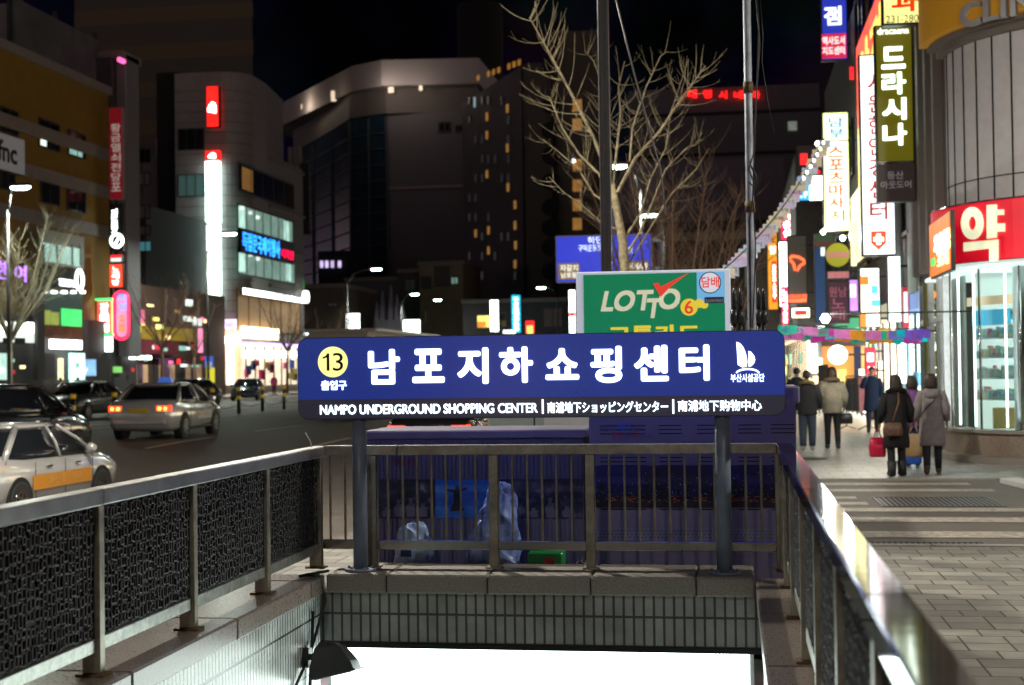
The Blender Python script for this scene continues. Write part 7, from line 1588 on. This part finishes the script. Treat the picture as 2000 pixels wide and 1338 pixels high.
# ================================================================== people
skin = mat('skin', (.42, .25, .18), .55)
def skinmesh(verts, edges, radii, root=0):
    me = bpy.data.meshes.new('body'); me.from_pydata(verts, edges, []); o = bpy.data.objects.new('body', me); COL.objects.link(o)
    o.modifiers.new('sk', 'SKIN'); sb = o.modifiers.new('sb', 'SUBSURF'); sb.levels = 1
    for i, r in enumerate(radii): me.skin_vertices[0].data[i].radius = (r if hasattr(r, '__len__') else (r, r)); me.skin_vertices[0].data[i].use_root = (i == root)
    bpy.context.view_layer.update()
    m2 = bpy.data.meshes.new_from_object(o.evaluated_get(bpy.context.evaluated_depsgraph_get())); bpy.data.objects.remove(o); return m2
def person(label, x, y, face, h=1.6, coat=(.02, .02, .02), clen=.48, pants=(.02, .02, .025), hair='long', stride=.12, arm=(0, 0), fur=None, hood=False, boots=(.02, .02, .02), puffy=False, bag=None, haircol=(.03, .018, .012), phone=False, pantw=1.0, bigboot=False, name='person'):
    """stands at the origin facing +Y; 'face' turns it about Z"""
    t = thing(name, label, 'person', (0, 0, 0)); k = h / 1.7
    V = []; E = []; Rd = []
    def v(p, r, par=None): V.append(tuple(c * k for c in p)); Rd.append(tuple(q * k for q in r) if hasattr(r, '__len__') else r * k); i = len(V) - 1; (E.append((par, i)) if par is not None else None); return i
    pel = v((0, 0, .92), (.13, .10)); wa = v((0, .0, 1.08), (.115, .09), pel); ch = v((0, .0, 1.28), (.13, .095), wa); nk0 = v((0, .0, 1.42), (.06, .055), ch); nk1 = v((0, .01, 1.49), (.045, .045), nk0)
    hd = v((0, .015, 1.56), (.065, .075), nk1); hm = v((0, .01, 1.62), (.073, .085), hd); ht = v((0, .0, 1.675), (.05, .06), hm)
    hands = []
    for s in (-1, 1):
        sh_ = v((s * .155, 0, 1.385), .052, nk0)
        if phone and s == 1: el = v((s * .24, .12, 1.20), .04, sh_); wr = v((s * .12, .16, 1.46), .026, el)
        else: a = arm[0] if s < 0 else arm[1]; el = v((s * .235, -.03 + a * .3, 1.12), .04, sh_); wr = v((s * .25, .05 + a * .8, .88), .026, el)
        W_ = Vector(V[wr]) / k; dirv = (W_ - Vector(V[el]) / k).normalized(); side = Vector((0, 1, 0)) if abs(dirv.y) < .7 else Vector((0, 0, 1))
        pm = v(tuple(W_ + dirv * .05), (.03, .02), wr)
        for q, ln in ((-.022, .07), (-.007, .082), (.008, .078), (.022, .06)):
            f1 = v(tuple(W_ + dirv * .085 + side * q * 1.1), .0085, pm); f2 = v(tuple(W_ + dirv * (.085 + ln * .55) + side * q * 1.2 + Vector((-s * .008, 0, 0))), .008, f1); v(tuple(W_ + dirv * (.085 + ln) + side * q * 1.2 + Vector((-s * .022, 0, 0))), .007, f2)
        th = v(tuple(W_ + dirv * .04 + side * .035), .009, pm); v(tuple(W_ + dirv * .075 + side * .048 + Vector((-s * .01, 0, 0))), .008, th)
        hands.append(W_ + dirv * .1)
        f = s * stride
        hp = v((s * .085, 0, .86), .088, pel); kn = v((s * .095, f * .45 + .02, .48), .058, hp); an = v((s * .095, f - (.02 if f < 0 else 0), .09), .036, kn); he = v((s * .10, f - .02, .045), .036, an); v((s * .11, f + .15, .03), (.038, .025), he)
    me = skinmesh(V, E, Rd); me.materials.clear(); me.materials.append(skin)
    for p in me.polygons: p.use_smooth = True
    bo = bpy.data.objects.new('body', me); COL.objects.link(bo); bo.parent = t
    def S(rings, nm, m, sub=1, smooth=True):
        mb = MB(); mb.smooth = smooth; mb.loft([[(c[0] * k, c[1] * k, c[2] * k) for c in r_] for r_ in rings]); o = mb.build(nm, m, t, smooth=True)
        if sub: q = o.modifiers.new('s', 'SUBSURF'); q.levels = 1; q.render_levels = 1
        return o
    def el(cx, cy, z, rx, ry, n=14, wob=0, ph=0): return [(cx + rx * math.cos(2 * math.pi * j / n) * (1 + wob * math.sin(3 * j + ph)), cy + ry * math.sin(2 * math.pi * j / n), z) for j in range(n)]
    cm = mat('clothing_' + '_'.join('%d' % (c * 999) for c in coat), coat, .85, noise=.25, nscale=9, bump=.4, bscale=25)
    pf = .045 if puffy else .0
    mb = MB(); mb.smooth = True; zb = 1.32 - clen * 1.0 - .22
    rings = []; zz = [zb, zb + .08, zb + (1.1 - zb) * .5, 1.08, 1.22, 1.33, 1.41, 1.46]; rx = [.215, .225, .205 + pf, .185 + pf, .20 + pf, .205 + pf * .6, .15, .085]; ry = [.15, .16, .15 + pf, .13 + pf, .14 + pf, .13 + pf * .6, .10, .07]
    if not puffy:
        rings = [el(0, 0, z, a, b, 16, .02, i) for i, (z, a, b) in enumerate(zip(zz, rx, ry))]
    else:
        n = 9
        for i in range(n * 2 + 1):
            f = i / (n * 2); z = zb + (1.40 - zb) * f; bul = .018 if i % 2 else -.012; w = .20 + .03 * math.sin(f * 3.1); w *= (1 if f < .85 else 1 - (f - .85) * 1.8); rings.append(el(0, 0, z, w + bul, w * .72 + bul, 16))
        rings.append(el(0, 0, 1.45, .09, .075, 16))
    mb.loft([[(c[0] * k, c[1] * k, c[2] * k) for c in r_] for r_ in rings])
    for s in (-1, 1):
        idx = 0
        if phone and s == 1: pts = [(.15, 0, 1.38), (.24, .12, 1.20), (.13, .155, 1.43)]
        else: a = arm[0] if s < 0 else arm[1]; pts = [(s * .145, 0, 1.385), (s * .19, -.01 + a * .1, 1.28), (s * .238, -.03 + a * .3, 1.12), (s * .25, .04 + a * .72, .91)]
        mb.tube([Vector(q) * k for q in pts], [(.085 + pf * .4) * k] + [(.075 + pf * .5) * k] * (len(pts) - 2) + [(.052 + pf * .3) * k], 12)
    co = mb.build('coat', cm, t, smooth=True)
    pmat = mat('trousers_' + '_'.join('%d' % (c * 999) for c in pants), pants, .85, noise=.2)
    mb = MB(); mb.smooth = True
    for s in (-1, 1):
        f = s * stride; mb.tube([Vector(q) * k for q in ((s * .07, 0, .93), (s * .088, .005, .80), (s * .095, f * .45 + .02, .48), (s * .095, f * .8, .25), (s * .097, f - .01, .10))], [.115 * k, .105 * k, .072 * k * pantw, .062 * k * pantw, .055 * k * pantw], 12)
    mb.build('trousers', pmat, t)
    bm_ = mat('boots_' + '_'.join('%d' % (c * 999) for c in boots), boots, .6)
    for s in (-1, 1):
        f = s * stride; mb = MB(); mb.smooth = True; B_ = 1.45 if bigboot else 1
        mb.tube([Vector(q) * k for q in ((s * .097, f - .01, .26 if bigboot else .15), (s * .098, f - .01, .10), (s * .10, f + .0, .05))], [.058 * k * B_, .052 * k * B_, .05 * k * B_], 12)
        mb.tube([Vector(q) * k for q in ((s * .10, f - .06, .045), (s * .103, f + .05, .05), (s * .11, f + .17, .035))], [(.045 * k * B_, .045 * k), (.05 * k * B_, .05 * k), (.03 * k, .03 * k)], 10); mb.build('boot', bm_, t)
    hmz = mat('hair_%d' % int(haircol[0] * 999), haircol, .5, noise=.3, nscale=30, bump=.4, bscale=60)
    if hair == 'long': hr = [(1.34, .115, .06, -.065), (1.42, .12, .075, -.055), (1.50, .115, .085, -.04), (1.58, .108, .10, -.02), (1.65, .10, .105, -.008), (1.70, .075, .08, -.005), (1.722, .02, .02, 0)]
    elif hair == 'bob': hr = [(1.44, .10, .06, -.05), (1.50, .115, .085, -.04), (1.58, .11, .10, -.02), (1.65, .10, .105, -.008), (1.70, .075, .08, -.005), (1.722, .02, .02, 0)]
    else: hr = [(1.53, .078, .06, -.045), (1.58, .088, .085, -.025), (1.64, .09, .10, -.01), (1.69, .07, .08, -.005), (1.712, .02, .02, 0)]
    S([el(0, cy, z, a, b, 16, .03, i) for i, (z, a, b, cy) in enumerate(hr)], 'hair', hmz)
    mb = MB()
    for s in (-1, 1): mb.tube([Vector((s * .028, .088, 1.615)) * k, Vector((s * .028, .098, 1.615)) * k], .008 * k, 8)
    mb.build('eyes', M['gap'], t)
    mb = MB(); mb.smooth = True; mb.tube([Vector((0, .085, 1.61)) * k, Vector((0, .108, 1.58)) * k, Vector((0, .09, 1.572)) * k], [.007 * k, .013 * k, .008 * k], 8)
    for s in (-1, 1): mb.tube([Vector((s * .07, .005, 1.585)) * k, Vector((s * .082, .0, 1.61)) * k, Vector((s * .075, 0, 1.63)) * k], [.008 * k, .012 * k, .008 * k], 6)
    mb.build('nose_and_ears', skin, t)
    mb = MB(); mb.box((-.022 * k, .09 * k, 1.553 * k), (.022 * k, .096 * k, 1.561 * k)); mb.build('mouth', mat('lip', (.3, .08, .07), .5), t)
    if hood: S([el(0, -.10, 1.28, .09, .05), el(0, -.115, 1.33, .13, .075), el(0, -.10, 1.40, .14, .085), el(0, -.07, 1.455, .11, .06)], 'hood', cm)
    if fur:
        r2 = random.Random(3); mb = MB(); fm = mat('fur_' + '%d' % int(fur[0] * 999), fur, .95)
        for i in range(260):
            a = r2.uniform(0, 2 * math.pi); c = Vector((.145 * math.cos(a), -.035 + .10 * math.sin(a), 1.43 + .03 * -math.sin(a))); n = Vector((math.cos(a), math.sin(a), r2.uniform(-.8, .9))) + Vector((r2.uniform(-.5, .5), r2.uniform(-.5, .5), 0)); n.normalize()
            q = c + n * .055; w = Vector((-math.sin(a), math.cos(a), 0)) * .012
            k0 = len(mb.v); mb.v += [tuple((c - w) * k), tuple((c + w) * k), tuple(q * k)]; mb.face((k0, k0 + 1, k0 + 2))
        mb.tube([Vector((.14 * math.cos(R(a)), -.035 + .095 * math.sin(R(a)), 1.43 - .03 * math.sin(R(a)))) * k for a in range(0, 361, 24)], .038 * k, 8, False); mb.build('fur_trim', fm, t)
    if bag == 'strap': 
        mb = MB(); mb.tube([Vector(q) * k for q in ((.13, -.02, 1.42), (.06, -.15, 1.28), (-.12, -.15, 1.08), (-.20, -.10, .96))], .011 * k, 6); mb.build('shoulder_strap', mat('strap_brown', (.07, .035, .02), .6), t)
    t.location = (x, y, 0); t.rotation_euler = (0, 0, face)
    M_ = Matrix.Translation((x, y, 0)) @ Matrix.Rotation(face, 4, 'Z')
    return t, [M_ @ (hh * k) for hh in hands], M_, k
def gp(px, py): return atZ(px, py, 0)
g = gp(1752, 930); pA, hA, MA, kA = person('woman seen from behind in black fur collared coat and wide boots', g.x, g.y, R(8), h=1.53, coat=(.012, .012, .016), clen=.62, hair='long', fur=(.01, .01, .012), stride=.05, bigboot=True, arm=(.05, 0))
g = gp(1822, 925); pB, hB, MB_, kB = person('woman in pale grey hooded coat walking away with a shoulder strap', g.x, g.y, R(-6), h=1.54, coat=(.26, .23, .24), clen=.62, hair='bob', hood=True, stride=.12, pants=(.02, .02, .03), boots=(.10, .05, .03), bag='strap', haircol=(.045, .025, .018))
g = gp(1627, 876); pC, hC, MC_, kC = person('woman in cream quilted jacket with furry hood walking away', g.x, g.y, R(3), h=1.66, coat=(.42, .36, .27), clen=.36, hair='long', fur=(.30, .24, .16), puffy=True, stride=-.07, pants=(.012, .012, .015), haircol=(.06, .03, .018))
g = gp(1578, 880); pD, hD, MD_, kD = person('man in black padded jacket with tan fur hood and jeans', g.x, g.y, R(-4), h=1.60, coat=(.018, .017, .02), clen=.34, hair='short', fur=(.25, .18, .08), puffy=True, pants=(.03, .04, .065), stride=.05, boots=(.25, .25, .25), pantw=1.25)
g = gp(1705, 845); pE, hE, ME_, kE = person('man in long navy coat facing us with a hand at his face', g.x, g.y, R(172), h=1.66, coat=(.015, .02, .06), clen=.55, hair='short', phone=True, stride=.08, pants=(.02, .02, .03))
person('person in purple jacket half hidden between the two women', atY(1783, 870, 24.6).x, 24.6, R(5), h=1.5, coat=(.22, .08, .30), clen=.34, hair='bob', stride=.06, pants=(.02, .05, .16), name='person')
person('dark figure farther up the street left of the tan fur hood', atY(1556, 740, 36).x, 36, R(0), h=1.66, coat=(.02, .02, .03), clen=.4, hair='short', stride=.1)
for px, Y, lab, c in ((118, 70, 'dark figure standing before the cyan lit doorway across the road', (.02, .02, .02)), (152, 71, 'dark figure beside the bright doorway across the road', (.03, .02, .03)), (428, 116, 'shopper in dark coat at the clothes shop entrance', (.03, .03, .04)), (535, 112, 'shopper in bright pink jacket outside the clothes shop', (.6, .05, .2))):
    person(lab, atY(px, 735, Y).x, Y, R(20), h=1.65, coat=c, clen=.4, hair='short')
# things they carry
def bagm(name, label, cat, c, w, d, h, m, tilt=0, handles=True):
    """c = hand position: the bag hangs below it"""
    t = thing(name, label, cat, (c.x, c.y, c.z - h)); mb = MB(); mb.smooth = True
    z1 = c.z - .10; rg = []
    for f, s in ((0, .86), (.08, 1), (.5, 1.04), (.85, .92), (1, .8)):
        rg.append([(c.x + w * s * a_, c.y + d * s * b_ * (1 if f < .95 else .3), z1 - h + h * f) for a_, b_ in ((-1, -.7), (-.7, -1), (0, -1.1), (.7, -1), (1, -.7), (1, .7), (.7, 1), (0, 1.1), (-.7, 1), (-1, .7))])
    mb.loft(rg); mb.build('body', m, t)
    if handles: q = MB(); q.tube([(c.x - w * .5, c.y, z1 - .01), (c.x - .02, c.y, c.z + .01), (c.x + .02, c.y, c.z + .01), (c.x + w * .5, c.y, z1 - .01)], .007, 6); q.build('handle', m, t)
bagm('shopping_bag', 'red plastic shopping bag held by the woman in black', 'bag', hA[0] + Vector((-.03, -.02, -.02)), .12, .06, .30, mat('red_plastic_bag', (.5, .01, .05), .35, bump=.5, bscale=20))
bagm('paper_bag', 'brown paper shopping bag held by the woman in grey', 'bag', hB[0] + Vector((-.04, -.02, 0)), .17, .07, .36, mat('kraft_paper', (.40, .26, .13), .7, noise=.15))
bagm('handbag', 'black handbag carried low by the woman in cream', 'bag', hC[1] + Vector((.02, 0, .05)), .14, .06, .22, mat('black_leather', (.015, .015, .015), .35))
bagm('handbag', 'brown patterned handbag slung behind the woman in black', 'bag', MA @ Vector((-.10, -.20, .92)), .14, .05, .20, mat('brown_pattern_leather', (.13, .07, .045), .5, noise=.5, nscale=30), handles=False)
t = bpy.data.objects.new('x', None); bpy.data.objects.remove(t)
mb = MB(); mb.tube([MA @ Vector(q) for q in ((.02, -.10, 1.30), (.0, -.18, 1.12), (-.10, -.20, .85))], .012, 6); o = mb.build('bag_strap', mat('strap_tan', (.2, .1, .05), .6)); tag(o, 'tan shoulder strap down the back of the woman in black', 'strap')
bagm('shopping_bag', 'white and orange shopping bag hanging by the navy coat', 'bag', hE[0] + Vector((0, -.05, 0)), .13, .05, .30, mat('white_paper_bag', (.55, .5, .48), .5))
bagm('shopping_bag', 'bright blue bag at the feet of the purple jacket', 'bag', Vector((atY(1779, 870, 24.2).x, 24.2, .45)), .16, .09, .30, mat('bright_blue_bag', (.03, .13, .6), .4))
# ================================================================== fill lamps added out of view to brighten the near ground and walls
def add_fill_lamp(t, x, y, z, p, ax, kind='AREA'):
    mb = MB(); mb.tube([(x, y, z - .1), (x + ax * .9, y, z + .2)], .04, 8); mb.build('arm', M['dark_pole'], t)
    mb = MB(); mb.box((x + ax - .4, y - .15, z + .12), (x + ax + .4, y + .15, z + .26), .03); ho = mb.build('lamp_head', M['dark_pole'], t)
    mb = MB(); mb.box((x + ax - .35, y - .12, z + .08), (x + ax + .35, y + .12, z + .118)); mb.build('lens', G['lamp'], ho)
    l = bpy.data.lights.new('lamp_light', kind)
    if kind == 'AREA': l.shape = 'DISK'; l.size = .7
    else: l.shadow_soft_size = .25
    l.energy = p; l.color = (1, .94, .80)
    o = bpy.data.objects.new('lamp_light', l); COL.objects.link(o); o.parent = t; o.location = Vector((x + ax, y, z - .05)) - t.location
def tall_fill_lamp(label, x, y, h, p, ax, kind='AREA'):
    t = thing('street_lamp', label, 'street lamp', (x, y, 0)); mb = MB(); mb.tube([(x, y, 0), (x, y, h)], [.09, .06], 10); mb.build('pole', M['dark_pole'], t)
    add_fill_lamp(t, x, y, h, p, ax, kind)
tall_fill_lamp('added unseen fill lamp on the near kerb behind the photographer', -3.5, -7.0, 9.5, 650, 2.0)  # added behind the camera as fill light
tall_fill_lamp('added unseen fill lamp out of view on the near right', 8.0, 11.0, 7.0, 1700, -1.5, 'POINT')  # added out of view to brighten the pavers and the pharmacy wall
t = thing('street_lamp', 'dark square fluted pole behind the lottery sign with an added lamp above view', 'street lamp', (PX, 16.8, 0))
sp_ = bpy.data.objects['street_pole']; sp_.name = 'pole'; sp_.parent = t; sp_.location = -Vector(t.location)
add_fill_lamp(t, PX, 16.8, 8.4, 1500, -4.2)  # arm, head and light added above view to light the near ground
